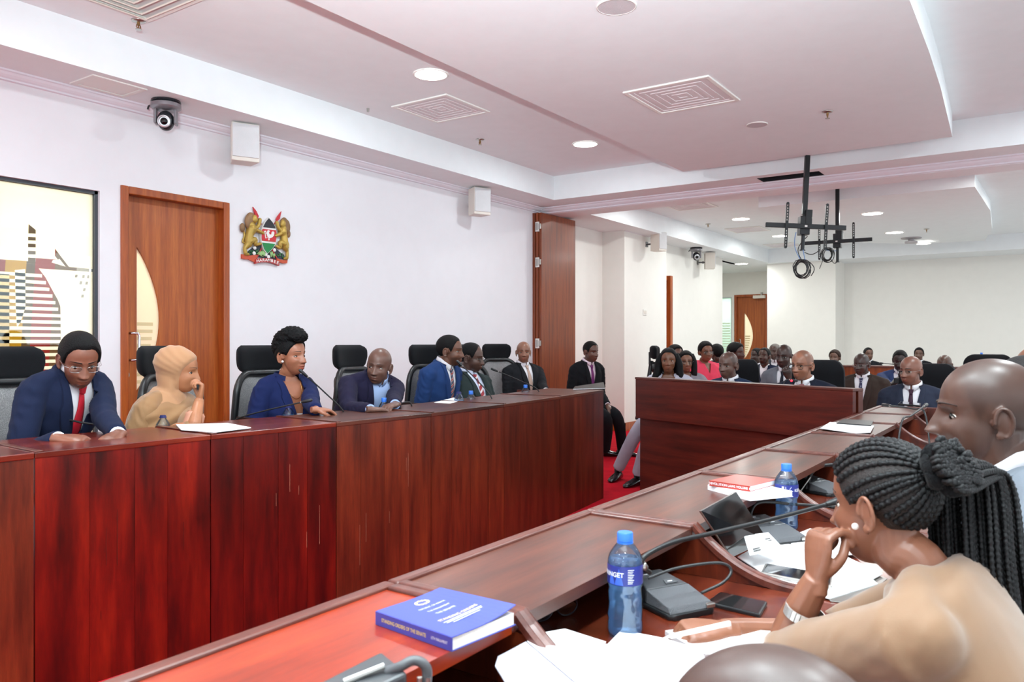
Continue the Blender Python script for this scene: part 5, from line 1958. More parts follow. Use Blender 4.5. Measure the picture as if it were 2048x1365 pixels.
def RY(a):
    return Matrix.Rotation(a, 3, 'Y')


def ik(Sh, W, l1, l2, pole):
    d = W - Sh
    D = min(d.length, (l1 + l2) * .995)
    d = d.normalized()
    W = Sh + d * D
    a = (l1 * l1 - l2 * l2 + D * D) / (2 * D)
    h = math.sqrt(max(0, l1 * l1 - a * a))
    n = (pole - d * pole.dot(d)).normalized()
    return Sh + d * a + n * h, W


TORSO = [(.03, .058, .055, -.005), (.004, .080, .064, -.008), (-.018, .122, .072, -.010), (-.042, .164, .084, -.007), (-.10, .180, .104, .004), (-.20, .180, .118, .014), (-.32, .168, .114, .012), (-.44, .172, .118, .010), (-.55, .182, .122, .005), (-.62, .16, .10, .0)]


def torso_rows(sx, sy, grow, bust=0.0, z0=1.0, zmin=-.9):
    rows = []
    for (z, a, b, yc) in TORSO:
        if z > z0 or z < zmin:
            continue
        a, b = a * sx + grow, b * sy + grow
        ring = []
        for j in range(32):
            t = 2 * PI * j / 32
            c, s = math.cos(t), math.sin(t)
            e = .86
            y = yc + b * math.copysign(abs(s) ** e, s)
            if bust and s > 0:
                y += bust * math.exp(-((z + .20) / .06) ** 2) * math.exp(-((abs(a * c) - .075) / .055) ** 2)
            ring.append((a * math.copysign(abs(c) ** e, c), y, z))
        rows.append(ring)
    return rows


def front_y(x, z, sx, sy, grow, bust=0.0):
    zs = [r[0] for r in TORSO][::-1]
    f = lambda k: np.interp(z, zs, [r[k] for r in TORSO][::-1])
    a, b, yc = f(1) * sx + grow, f(2) * sy + grow, f(3)
    q = min(.97, abs(x) / a)
    y = yc + b * (1 - q ** (2 / .86)) ** (.86 / 2)
    if bust:
        y += bust * math.exp(-((z + .20) / .06) ** 2) * math.exp(-((abs(x) - .075) / .055) ** 2)
    return y


def rows_part(rows):
    m = MB().grid(rows, True)
    n = len(rows[0])
    m.add(rows[0], [tuple(range(n))]).add(rows[-1], [tuple(reversed(range(n)))])
    return [Vector(v) for v in m.v], m.f


def hand_parts(W, d, up, side, s=1.0, curl=(.5, .5, .5, .5), thumb=.5, spread=.1):
    """palm, four fingers and thumb; side +1 when the thumb is on the +x side (left hand, palm down)"""
    y = Vector(d).normalized()
    z = (Vector(up) - y * Vector(up).dot(y)).normalized()
    x = y.cross(z)
    f = lambda a, b, c: W + (x * a * side + y * b + z * c) * s
    out = []
    rows = []
    for (b, w_, h_, c0) in ((-.03, .026, .020, 0), (.0, .027, .018, 0), (.03, .036, .0165, .002), (.06, .041, .015, .003), (.085, .040, .012, .002), (.094, .034, .008, 0)):
        rows.append([f(w_ * math.cos(t), b, c0 + h_ * math.sin(t)) for t in [2 * PI * j / 16 for j in range(16)]])
    out.append(rows_part(rows))
    for i, (x0, ln) in enumerate(((.029, .074), (.010, .082), (-.010, .076), (-.028, .060))):
        c = curl[i]
        ang = 0.10 * c
        p = Vector((x0, .082, .002))
        pts = [p - Vector((0, .02, 0)), p]
        sp = spread * (1.5 - i) * .5
        for k, q in enumerate((.45, .31, .24)):
            ang += c * (.85 if k == 0 else 1.0)
            p = p + Vector((math.sin(sp) * (1 if k == 0 else .6), math.cos(ang), -math.sin(ang))) * ln * q
            pts.append(p)
        m = MB().tube([f(*q) for q in spl(pts, 3)], [(.0098 - .0026 * k / 12) * s for k in range(len(spl(pts, 3)))], 10)
        m.ell(f(*pts[-1]), (.0072 * s,) * 3, None, 10, 6)
        out.append((m.v, m.f))
    th = [Vector((.012, .012, -.004)), Vector((.030, .030, -.010 - .004 * thumb)), Vector((.046 - .012 * thumb, .055, -.014 - .018 * thumb)), Vector((.050 - .030 * thumb, .082, -.018 - .028 * thumb))]
    pp = spl(th, 4)
    m = MB().tube([f(*q) for q in pp], [(.0135 - .005 * k / len(pp)) * s for k in range(len(pp))], 10)
    m.ell(f(*th[-1]), (.0088 * s,) * 3, None, 10, 6)
    out.append((m.v, m.f))
    return out


def ear_parts(Hc, Rh, s, big=1.0):
    out = []
    for sd in (-1, 1):
        f = lambda a, b, c: Hc + Rh @ (Vector((sd * (.0665 + a * big), -.022 + b * big, -.012 + c * big)) * s)
        R = Rh @ RZ(sd * .28) @ RX(-.18)
        m = MB().ell(f(.006, -.004, 0), (.0055 * s * big, .0165 * s * big, .028 * s * big), R, 16, 12)
        hel = []
        for k in range(17):
            a = -PI * .62 + k / 16 * PI * 1.5
            hel.append(f(.010 + .006 * math.sin(max(0, min(PI, a + .8))), -.004 - .017 * math.sin(a + .25) * .95, .030 * math.cos(a + .25)))
        m.tube(hel, [.0042 * s * big] * 17, 8)
        m.ell(f(.006, .002, -.027), (.0045 * s, .009 * s, .0095 * s), R, 12, 8)
        m.ell(f(.003, .012, -.004), (.004 * s, .005 * s, .008 * s), R, 10, 8)
        out.append((m.v, m.f))
    return out


# hairline height against azimuth (0 = front)
def hairline(kind):
    az = [0, 25, 42, 58, 68, 78, 92, 108, 125, 150, 180]
    L = {'short': [.078, .078, .070, .046, .012, -.012, .022, .012, -.035, -.055, -.058],
         'high': [.096, .094, .080, .05, .014, -.008, .024, .012, -.03, -.05, -.055],
         'bald_top': [.3, .3, .3, .09, .05, .03, .04, .03, -.02, -.04, -.045],
         'fem': [.074, .072, .060, .040, .018, .0, .01, .0, -.03, -.06, -.065]}[kind]
    return np.array(az), np.array(L)


def hair_cap(Hc, Rh, s, kind, T, nu=96, nv=64, fem=0, lump=0.0, fat=0, hs=(1, 1, 1), top=0.0):
    d, fs = head_dirs(nu, nv)
    p = head_shape(d, fem, fat)
    az = np.degrees(np.abs(np.arctan2(p[:, 0], p[:, 1])))
    a, L = hairline(kind)
    h = p[:, 2] - np.interp(az, a, L)
    n = p - np.array([0, -.015, .0])
    n /= np.linalg.norm(n, axis=1)[:, None]
    th = T * np.clip(h / .010, -1.2, 1)
    if top:
        th = th + top * sm(.02, .1, p[:, 2]) * (h > 0)
    if lump:
        ph = p * 95
        th = th + lump * np.clip(h / .01, 0, 1) * (np.sin(ph[:, 0] * 1.3 + 2 * np.sin(ph[:, 1])) * np.sin(ph[:, 1] * 1.1 + 1) * np.sin(ph[:, 2] * 1.2 + 2))
    th = np.where(h < 0, np.minimum(th, -.002), th)
    q = (p + n * th[:, None]) * np.array(hs) * s
    R = np.array(Rh)
    return q @ R.T + np.array(Hc), fs


def person(label, head, body, face, pitch=0, tilt=0, lean=10, side=0, s=1.0, sx=1.0, sy=1.0, skin='5a3a2a', hair='short', hairT=.006, hmat=None, jacket=None, shirt=M_SHIRT, tie=None, v=.30, vw=.060, fem=0, fat=0, vx=.0042,
           R=None, L=None, glasses=None, stub=0.0, beard=0.0, lip=(1.0, .82, .80), chest=False, bust=0, group=None, nose=1.0, lips=1.0, eyes=True, gaze=(0, 0), collar=True, lapel=True, headpos=None, cat='person', legs=None, arms=True, sleeve=1.0, bare=0, jv=.010, brow=1.0, lapm=None, pts=None, browm=None, jacket_extra=None, core=True, scalp=0, dn=0.0, jit=3, fold=.0030):
    Hc = Vector(headpos) if headpos else PT(*head)
    rb, rf = math.radians(body - 90), math.radians(face - 90)
    Rh = RZ(rf) @ RX(-math.radians(pitch)) @ RY(math.radians(tilt))
    Rt = RZ(rb) @ RX(-math.radians(lean)) @ RY(math.radians(side))
    hs = s
    N = Hc + Rh @ (Vector((0, -.026, -.080)) * s) + Rt @ (Vector((0, -.012, -.050 + dn)) * s)
    TW = lambda a, b, c: N + Rt @ (Vector((a, b, c)) * s)
    hip = TW(0, 0, -.55)
    root = thing('person', label, cat, (hip.x, hip.y, 0), 0, group)
    nRh, nHc, nRt, nN = np.array(Rh), np.array(Hc), np.array(Rt), np.array(N)
    hi = vx < .0035
    nu, nv = (168, 120) if hi else (112, 84)
    d, hf = head_dirs(nu, nv)
    hp = head_shape(d, fem, fat, nose, lips) * s
    parts = [(hp @ nRh.T + nHc, hf)]
    if hair != 'hijab':
        parts += ear_parts(Hc, Rh, s)
    nr = (.055 - .009 * fem + .004 * fat) * s
    a0 = Hc + Rh @ (Vector((0, -.022, -.035)) * s)
    nk = [a0, Hc + Rh @ (Vector((0, -.024, -.085)) * s), TW(0, -.006, .02), TW(0, 0, -.05)]
    m = MB().tube(spl(nk, 4), [nr * .96] * 5 + [nr] * 4 + [nr * 1.08] * 4, 20)
    parts.append((m.v, m.f))
    # inner trunk and arms
    if chest:
        parts.append(rows_part([[TW(*q) for q in r] for r in torso_rows(sx, sy, -.012, bust, .02, -.34)]))
    else:
        m = MB().tube([TW(0, 0, 0), TW(0, 0, -.5)], .045 * s, 10)
        parts.append((m.v, m.f))
    sh_w = .178 * sx
    arm = {}
    for nm, sd in (('R', 1), ('L', -1)):
        spec = R if nm == 'R' else L
        Sh = TW(sd * sh_w, -.005, -.075)
        if spec is None:
            W = TW(sd * .14, .27, -.43)
            spec = {}
        else:
            W = Vector(spec['w'])
        pole = Rt @ Vector((sd * spec.get('out', .30), -.30, -1)) if 'pole' not in spec else Vector(spec['pole'])
        E, W = ik(Sh, W, .285 * s, .255 * s, pole)
        if 'e' in spec:
            E = Vector(spec['e'])
        arm[nm] = (Sh, E, W)
        if not arms:
            continue
        if spec.get('hand', True):
            hd = Vector(spec.get('d', (W - E)))
            up = Vector(spec.get('up', (0, 0, 1)))
            parts += hand_parts(W, hd, up, -sd, s * (1.0 - .08 * fem), spec.get('curl', (.55, .55, .6, .65)), spec.get('thumb', .5), spec.get('spread', .1))
        thin = .6 if not spec.get('bare') else 1.0
        P = spl([TW(sd * .05, 0, -.1), Sh, E, W], 6)
        rad = np.interp(np.linspace(0, 3, len(P)), [0, 1, 1.5, 2, 2.4, 3], [.03, .035, .035, .036 if spec.get('bare') else .03, (.036 if spec.get('bare') else .026), .0235]) * s
        m = MB().tube(P, rad.tolist(), 12)
        parts.append((m.v, m.f))
    V, fs = vox(parts, vx * s, 2 if hi else 2)
    # complexion: lips, beard shadow, cropped scalp
    q = (V - nHc) @ nRh / s
    x, y, z = np.abs(q[:, 0]), q[:, 1], q[:, 2]
    tint = np.ones((len(V), 3))
    wl = np.exp(-(x / .0235) ** 6) * (np.exp(-((z + .0615) / .0055) ** 4) + np.exp(-((z + .0745) / .0062) ** 4)) * (y > .05)
    tint *= 1 - wl[:, None] * (1 - np.array(lip))
    if beard:
        bd = sm(-.040, -.052, z) * sm(.0, .03, y) * sm(-.135, -.12, z)
        bd = np.maximum(bd * (1 - np.exp(-(x / .021) ** 6) * np.exp(-((z + .068) / .0115) ** 6)), 0)
        side_b = sm(.055, .064, x) * sm(.0, -.02, z) * sm(-.02, .0, y) * sm(.06, .04, y)
        bd = np.maximum(bd, side_b * .8) * (np.abs(z + .05) < .09)
        tint *= 1 - beard * bd[:, None] * .75
    if scalp:
        az = np.degrees(np.arctan2(x, y))
        a_, L_h = hairline('high' if scalp < 2 else 'short')
        hh = sm(-.012, .022, z - np.interp(az, a_, L_h)) * (np.linalg.norm(q, axis=1) < .14)
        tint *= 1 - hh[:, None] * np.array([.30, .27, .24]) * min(scalp, 1)
    bo = np_mesh('body', V, fs, skin_mat('skin_' + skin, skin), root, tint=tint)
    HW = lambda a, b, c: Hc + Rh @ (Vector((a, b, c)) * s)
    fp = hp / s

    def face_y(a, c):
        k = np.argmin((fp[:, 0] - a) ** 2 + (fp[:, 2] - c) ** 2 + 1e3 * (fp[:, 1] < .02))
        return fp[k, 1]
    if eyes:
        for sd in (-1, 1):
            ex, ez = sd * .031, -.003
            ey = face_y(ex, ez)
            squash = .0060 if hi else .0064
            Re = Rh @ RZ(-sd * .22)
            eb = MB().ell(HW(ex, ey - .0030, ez), (.0150 * s, .0080 * s, squash * s), Re, 18, 12).build('eye', M_SCL, root, smooth=True)
            gx, gz = gaze
            MB().ell(HW(ex + gx * .006 + sd * .001, ey + .0036 - abs(gx) * .0016, ez + gz * .0025), (.0062 * s, .0030 * s, .0058 * s), Re, 14, 8).build('iris', M_IRIS, eb, smooth=True)
            lid = [HW(ex + k * .0158, ey + .0030 - .0062 * abs(k) ** 1.6 - sd * k * .002 * .0, ez + .0060 * (1 - k * k) - .0006) for k in np.linspace(-1, 1, 9)]
            MB().tube(lid, [.0010 * s] + [.0020 * s] * 7 + [.0010 * s], 6).build('eyelid', skin_mat('skin_' + skin, skin) if not fem else M_IRIS, eb, smooth=True)
            bw = []
            for k in np.linspace(0, 1, 8):
                bx_ = sd * (.012 + .038 * k)
                bz = .0175 + .0075 * math.sin(PI * (.25 + .6 * k)) + .002 * fem
                bw.append(HW(bx_, face_y(bx_, bz) - .0004, bz))
            MB().tube(bw, [(.0034 - .0020 * k / 7) * (1.0 if not fem else .72) * brow * s for k in range(8)], 8, flat=.7).build('eyebrow', browm or M_HAIR, root, smooth=True)
    # hair
    hm = hmat or M_HAIR
    if hair in ('short', 'high', 'bald_top', 'fem'):
        hv, hfs = hair_cap(Hc, Rh, s, hair, hairT, fem=fem, fat=fat)
        np_mesh('hair', hv, hfs, hm, root)
    # glasses
    if glasses:
        gm, gw, gh, th = glasses
        gr = thing('eyeglasses_', None, None, (0, 0, 0)) if False else None
        mb = MB()
        lens = MB()
        for sd in (-1, 1):
            cx, cz = sd * .033, -.006
            yb = .0 + max(face_y(sd * .033, .018), face_y(.014, -.004)) + .006
            ring = []
            for k in range(22):
                a = 2 * PI * k / 22
                rx, rz = gw * math.copysign(abs(math.cos(a)) ** .7, math.cos(a)), gh * math.copysign(abs(math.sin(a)) ** .7, math.sin(a))
                ring.append(HW(cx + rx, yb - .22 * abs(cx + rx - 0) ** 1.3, cz + rz))
            mb.tube(ring, th * s, 6, closed=True)
            lens.add(ring, [tuple(range(22))])
            mb.tube([HW(cx + sd * gw, yb - .012, cz + gh * .4), HW(sd * .0735, yb - .035, cz + gh * .4), HW(sd * .079, -.005, .006), HW(sd * .077, -.028, -.012)], th * .9 * s, 6)
        mb.tube([HW(-.010, yb - .001, -.003), HW(0, yb + .003, .0), HW(.010, yb - .001, -.003)], th * s, 6)
        go = mb.build('glasses', gm, root, smooth=True)
        lens.build('lens', M_GLASS, go)
    out = dict(root=root, Hc=Hc, Rh=Rh, N=N, Rt=Rt, TW=TW, HW=HW, arm=arm, s=s, head=hp, face_y=face_y, hip=hip, body=bo)
    if jacket is None:
        return out
    # jacket in torso coordinates, V opening cut with two clean planes
    Ri = Rt.inverted()
    loc = lambda p: (Ri @ (Vector(p) - N)) / s
    jp = [rows_part(torso_rows(sx, sy, .004, bust, .005))]
    for nm, sd in (('R', 1), ('L', -1)):
        Sh, E, W = [loc(q) for q in arm[nm]]
        spec = (R if nm == 'R' else L) or {}
        m = MB().ell(Sh + Vector((-sd * .012, 0, -.004)), (.066 * sx, .066 * sy, .064), None, 16, 10)
        m.tube([(sd * .045, -.014, -.008), (sd * .10, -.012, -.024), (sd * .150, -.008, -.048), Sh], [.034, .042, .050, .056], 14)
        We = E.lerp(W, spec.get('cuff', .96))
        P = spl([Sh, Sh.lerp(E, .5) + Vector((sd * .006, 0, 0)), E, E.lerp(We, .5), We], 5)
        rad = np.interp(np.linspace(0, 4, len(P)), [0, 1, 2, 3, 4], [.063, .058, .052, .045, .038 * (1.0 if spec.get('cuff', 1) > .9 else 1.25)]) * sleeve
        rad = [r * (1 + .035 * math.sin(i * 2.1 + sd) * (1 if 6 < i < 15 else .3)) for i, r in enumerate(rad)]
        m.tube(P, rad, 16)
        jp.append((m.v, m.f))
    if jacket_extra:
        jp += jacket_extra(loc)
    JV, jf = vox(jp, jv, jit)
    # soft folds
    w_ = np.sin(JV[:, 2] * 62 + 3 * np.sin(JV[:, 0] * 21) + 9 * JV[:, 1]) * np.sin(JV[:, 0] * 33 + JV[:, 1] * 40)
    slv = sm(.15, .20, np.abs(JV[:, 0]))
    w_ = w_ * .6 + slv * 1.1 * np.sin(JV[:, 2] * 150 + JV[:, 1] * 70 + 2.5 * np.sin(JV[:, 1] * 45)) * np.sin(JV[:, 2] * 37 + JV[:, 1] * 55 + JV[:, 0] * 20)
    nrm_in = JV - np.array([0, 0.0, 0]) * 1
    rad_ = np.stack([JV[:, 0], JV[:, 1], np.zeros(len(JV))], 1)
    rad_ /= np.linalg.norm(rad_, axis=1)[:, None] + 1e-6
    JV = JV + rad_ * (w_ * fold)[:, None]
    me = bpy.data.meshes.new('jacket')
    me.from_pydata(JV.tolist(), [], jf)
    if v:
        bm = bmesh.new()
        bm.from_mesh(me)
        for sd in (-1, 1):
            a, b = Vector((sd * vw, 0, .01)), Vector((0, 0, -v))
            nn = (b - a).cross(Vector((0, 1, 0))).normalized()
            geom = [f for f in bm.faces if f.calc_center_median().y > -.02 and abs(f.calc_center_median().x) < vw * 1.6]
            ed = {e for f in geom for e in f.edges}
            vv = {q for f in geom for q in f.verts}
            bmesh.ops.bisect_plane(bm, geom=list(vv) + list(ed) + geom, plane_co=a, plane_no=nn, dist=1e-5)
        dl = []
        for f in bm.faces:
            c = f.calc_center_median()
            wd = vw * (c.z + v) / (v + .01)
            if c.y > -.012 and c.z > -v and abs(c.x) < wd - 1e-4 and c.y < front_y(c.x, c.z, sx, sy, .004, bust) + .03:
                dl.append(f)
        bmesh.ops.delete(bm, geom=dl, context='FACES')
        bm.to_mesh(me)
        bm.free()
    n = len(me.vertices)
    co = np.empty(n * 3, np.float32)
    me.vertices.foreach_get('co', co)
    JW = (co.reshape(-1, 3) * s) @ nRt.T + nN
    jfs = [tuple(p.vertices) for p in me.polygons]
    bpy.data.meshes.remove(me)
    jo = np_mesh('jacket', JW, jfs, jacket, root)
    so = jo.modifiers.new('solid', 'SOLIDIFY')
    so.thickness = .004 * s
    so.offset = -1
    out['jacket'] = jo
    fy = lambda a, c, g_=.004: front_y(a, c, sx, sy, g_, bust)
    tw = lambda a, c, g_: TW(a, fy(a, c) + g_, c)
    if lapel and v:
        for sd in (-1, 1):
            inner, outer = [], []
            for k in range(15):
                q = k / 14
                zz_ = .0 - v * q
                xi = vw * (1 - q) * .98 + .001
                wdt = .052 * math.sin(PI * min(1, .18 + .82 * q) * .98) ** .7 * (1.0 if q > .30 else .78 + .5 * q) * (1.15 if q > .3 else 1)
                wdt = max(.002, wdt)
                inner.append((sd * xi, zz_))
                outer.append((sd * (xi + wdt), zz_ + .012 * (1 - q)))
            r1 = [tw(a, c, .004) for a, c in inner]
            r2 = [tw((a + a2) / 2, (c + c2) / 2, .0125) for (a, c), (a2, c2) in zip(inner, outer)]
            r3 = [tw(a, c, .0120) for a, c in outer]
            r4 = [tw(a, c, -.002) for a, c in outer]
            MB().grid([r1, r2, r3, r4]).build('lapel', lapm or jacket, root, smooth='auto')
        bc = MB()
        rr = []
        for k in range(21):
            a = PI * .22 + (2 * PI - PI * .44) * k / 20 + PI / 2
            rr.append((.083 * math.cos(a) * sx ** .5, -.008 + .074 * math.sin(a)))
        rows = [[TW(a, b, .004 - .5 * max(0, b) * .2) for a, b in rr], [TW(a * .93, b * .93, .024 - .22 * max(0, b)) for a, b in rr], [TW(a * 1.10, b * 1.10, .0 - .3 * max(0, b)) for a, b in rr]]
        bc.grid([rows[0], rows[1], rows[2]]).build('jacket_collar', lapm or jacket, root, smooth=True)
    if shirt is not None and not chest:
        srt = rows_part([[TW(*q) for q in r] for r in torso_rows(sx, sy, -.009, bust, .035, -.46)])
        MB().add(*srt).build('shirt', shirt, root, smooth=True)
        if collar:
            rows = []
            prof = [(.0, -.006, 1.0), (.030, .004, .93), (.036, .004, .95), (.030, .006, .99), (.0, .010, 1.055)]
            n_ = 28
            for (h_, _, k_) in prof:
                ring = []
                for j in range(n_ + 1):
                    a = PI / 2 + .10 + (2 * PI - .20) * j / n_
                    fr_ = max(0, math.sin(a))
                    hh = h_ * (1 - .35 * fr_)
                    drop = 0
                    if k_ > 1.05:
                        drop = -.022 * fr_ ** 8 - .006
                    ring.append(TW(.0665 * k_ * math.cos(a), -.006 + .064 * k_ * math.sin(a) + .008 * fr_, .012 + hh + drop - .018 * fr_))
                rows.append(ring)
            MB().grid(rows).build('shirt_collar', shirt, root, smooth='auto', solid=.0015)
    if tie is not None:
        zt = -.012
        g_ = lambda a, c, e: TW(a, front_y(a, c, sx, sy, -.009, bust) + e, c)
        kn = MB().hexa([g_(-.019, zt, .002), g_(.019, zt, .002), g_(.019, zt, .022), g_(-.019, zt, .022)], [g_(-.011, zt - .036, .004), g_(.011, zt - .036, .004), g_(.011, zt - .036, .018), g_(-.011, zt - .036, .018)])
        kn.build('tie_knot', tie, root, bevel=.004, smooth='auto')
        rows, rows2 = [], []
        for k in range(12):
            c = zt - .034 - .36 * k / 11
            hw = .012 + .024 * min(1, k / 8)
            rows.append([g_(a * hw, c, .006 + .004 * (1 - a * a)) for a in (-1, -.5, 0, .5, 1)])
        MB().grid(rows).build('tie', tie, root, smooth=True, solid=.002)
    if arms and shirt is not None and not fem:
        for nm in ('R', 'L'):
            Sh, E, W = arm[nm]
            dd = (W - E).normalized()
            MB().tube([W - dd * .03 * s, W - dd * .004 * s], [.0305 * s, .031 * s], 16).build('shirt_cuff', shirt, root, smooth='auto')
    return out


def earrings(P, mat=M_PEARL, r=.006):
    for sd in (-1, 1):
        MB().ell(P['HW'](sd * .079, -.002, -.034), (r, r, r), None, 12, 8).build('earring', mat, P['root'], smooth=True)


def fuse_part(name, shapes, size, mat, root, iters=2, fac=.5, disp=None):
    V, fs = vox(shapes, size, iters, fac)
    if disp:
        V = disp(V)
    return np_mesh(name, V, fs, mat, root)


def legs(P, hip_z, knees, ankles, mat, shoe_mat, barefoot=None, toes=None):
    """trousers grown from the pelvis; one shoe per foot"""
    hip = P['TW'](0, 0, -.53)
    shapes = []
    m = MB().ell(hip, (.17, .15, .12), None, 16, 12)
    shapes.append((m.v, m.f))
    for i, sd in enumerate((1, -1)):
        h = P['TW'](sd * .09, .0, -.55)
        pp = spl([h, Vector(knees[i]), Vector(ankles[i])], 7)
        rad = np.interp(np.linspace(0, 2, len(pp)), [0, 1, 1.3, 2], [.095, .072, .066, .055])
        m = MB().tube(pp, rad.tolist(), 14)
        shapes.append((m.v, m.f))
    fuse_part('trousers', shapes, .016, mat, P['root'])
    for i in range(2):
        a = Vector(ankles[i])
        t = Vector(toes[i])
        d = (t - a)
        d.z = 0
        d.normalize()
        b = Vector((a.x, a.y, 0))
        if barefoot:
            m = MB().tube([a + Vector((0, 0, .03)), b + Vector((0, 0, .05)), b + d * .05 + Vector((0, 0, .045))], [.036, .034, .03], 12)
            m.build('ankle', barefoot, P['root'], smooth=True)
        rows = []
        for (k, w_, h_, z) in ((-.07, .012, .02, .03), (-.06, .03, .032, .035), (-.02, .036, .045, .045), (.05, .040, .036, .036), (.12, .045, .024, .026), (.17, .036, .016, .018), (.195, .012, .008, .012)):
            c = b + d * k
            sdv = Vector((-d.y, d.x, 0))
            rows.append([c + sdv * (w_ * math.cos(q)) + Vector((0, 0, max(.0, z + h_ * math.sin(q)))) for q in [2 * PI * j / 16 for j in range(16)]])
        vs, fs = rows_part(rows)
        MB().add(vs, fs).build('shoe', shoe_mat, P['root'], smooth=True)
G1 = 'people at the left desk'
J = lambda c: cloth('suit', c)
GL_S = (plain('silver_frame', 'b8b6b4', .25, .9), .0235, .0135, .0011)
GL_B = (plain('black_frame', '15110f', .3), .0255, .0175, .0020)
GL_T = (plain('thin_dark_frame', '2b2622', .3, .4), .0245, .0155, .0012)
ww = lambda px, py, t: PT(px, py, t)

# --- left desk
P1 = person('man in navy suit, white shirt and red tie reading down through silver glasses', (160, 722, 3.52), -74, -103, 24, 0, 30, s=1.03, dn=.045, sx=.94, sy=1.0, skin='7d4c39', hair='short', hairT=.010, jacket=J('171f38'), tie=cloth('tie', 'b3202f', .5), vx=.0036, glasses=GL_S, beard=.35, v=.33, vw=.068,
            R=dict(out=.05, w=ww(120, 878, 3.20), d=(.55, -.6, -.1), up=(-.2, -.2, 1), curl=(.7, .8, .8, .8)), L=dict(out=.05, w=ww(236, 870, 3.32), d=(-.75, -.5, -.25), up=(.2, -.2, 1), curl=(.6, .7, .7, .7)), gaze=(0, -.8), group=G1)
P4 = person('bald man in purple navy jacket and pale blue open shirt glancing left', (757, 733, 5.0), -100, -152, 6, -8, 32, dn=.05, side=-6, sx=1.08, sy=1.1, skin='64453a', hair=None, jacket=J('1e1b33'), shirt=M_SHIRTB, vx=.0038, v=.34, vw=.075, stub=.3, fat=.4, beard=.15, gaze=(.75, 0),
            R=dict(w=ww(742, 820, 4.48), d=(.8, -.3, -.1), up=(0, 0, 1), curl=(.5, .6, .6, .7)), L=dict(w=ww(790, 816, 4.60), d=(-.9, -.2, -.1), up=(0, 0, 1)), group=G1, collar=True, brow=.6)
P5 = person('man in bright blue suit with striped tie speaking in right profile', (902, 702, 5.95), -82, -64, 4, 0, 18, dn=.02, sx=1.10, sy=1.05, skin='6b4636', hair='short', hairT=.006, jacket=J('1f3866'), tie=stripes('tie_grey_stripe', '3a3c52', 'd9d2d0', '9c3a34', 9), vx=.004, beard=.8, v=.33, vw=.066, group=G1)
P6 = person('man in charcoal green suit with glasses and red striped tie', (945, 716, 6.3), -92, -70, 8, 0, -6, sx=1.15, sy=1.15, skin='553a30', hair='high', hairT=.006, jacket=J('2a3434'), tie=stripes('tie_red_stripe', '98202e', '98202e', 'e3d4d4', 8), shirt=cloth('shirt', 'cfd8ee', .7, 300, .1), vx=.004, glasses=GL_T, beard=.5, v=.40, vw=.07, fat=.5, group=G1)
P7 = person('bald man in black suit with beige tie sitting by the brown partition', (1047, 705, 8.45), -112, -142, 0, 0, -4, sx=1.10, sy=1.08, skin='865c48', hair=None, jacket=J('191b1f'), tie=cloth('tie', 'b39a8d', .5), vx=.0046, v=.36, vw=.066, L=dict(w=ww(1092, 782, 8.1), d=(.8, -.55, .0), up=(.2, -.1, 1), curl=(.6, .7, .8, .8)), group=G1, beard=.2)
P8 = person('young man in black suit and purple tie seated past the desk end', (1183, 704, 8.9), -112, -108, 6, 0, 12, sx=1.0, skin='5c3c30', hair='short', hairT=.006, jacket=J('121317'), tie=cloth('tie', '6a2a62', .5), vx=.0046, v=.34, vw=.06, group=G1, shirt=cloth('shirt', 'dcc9d4', .7, 300, .1))
f8 = Vector((math.cos(math.radians(-100)), math.sin(math.radians(-100)), 0))
h8 = P8['hip']
legs(P8, .5, [h8 + f8 * .40 + Vector((-.12, 0, -.05)), h8 + f8 * .42 + Vector((.10, 0, -.05))], [Vector((7.98, 4.22, .07)), Vector((8.12, 4.08, .07))], J('121317'), M_SHOE, toes=[Vector((8.14, 3.9, 0)), Vector((8.22, 3.7, 0))])

# woman in the tan headscarf
TAN, TAND = cloth('scarf', 'b08461', .65, 500, .15, .3), cloth('scarf', '97724e', .55, 500, .15, .3)
P2 = person('woman in tan headscarf resting her hand on her mouth, looking right', (362, 742, 4.1), -62, -46, 8, 0, 14, s=.97, sx=1.0, skin='a8704f', hair='hijab', fem=1, vx=.0038, jacket=cloth('scarf', '97724e', .55, 500, .15, .3), v=0, lapel=False, collar=False, shirt=None, lip=(1, .75, .72), group=G1, bust=.02,
            L=dict(w=ww(399, 800, 3.95), d=(.12, -.05, 1), up=(.85, -.5, 0), e=ww(382, 862, 3.88), curl=(.9, 1.1, 1.2, 1.2), thumb=.8, bare=True, cuff=.55), R=dict(w=ww(330, 868, 3.85), hand=True))
d_, f_ = head_dirs(120, 88)
hp = head_shape(d_, 1) * P2['s']
q = hp / P2['s']
az = np.degrees(np.arctan2(np.abs(q[:, 0]), q[:, 1]))
inside = ((az / 80) ** 2 + ((q[:, 2] + .045) / .112) ** 2)
th = np.clip((inside - 1) / .25, -1, 1) * .012
nn_ = q / np.linalg.norm(q, axis=1)[:, None]
bulge = .020 * sm(.2, -1, nn_[:, 1]) * sm(-.6, .3, nn_[:, 2])
fold = .0025 * np.sin(nn_[:, 2] * 22 + nn_[:, 1] * 9) * (inside > 1.2)
hj = (hp + nn_ * (th + bulge * (inside > 1) + fold)[:, None] * P2['s'])
nRh, nHc = np.array(P2['Rh']), np.array(P2['Hc'])
hs_ = [(hj @ nRh.T + nHc, f_)]
rows = []
HW, TW = P2['HW'], P2['TW']
for k, (zz_, a, b, yc) in enumerate(((.02, .070, .09, -.04), (-.05, .068, .085, -.035), (-.10, .070, .082, -.02))):
    rows.append([HW(a * math.cos(2 * PI * j / 24), yc + b * math.sin(2 * PI * j / 24) * (1 if math.sin(2 * PI * j / 24) < 0 else .30), zz_) for j in range(24)])
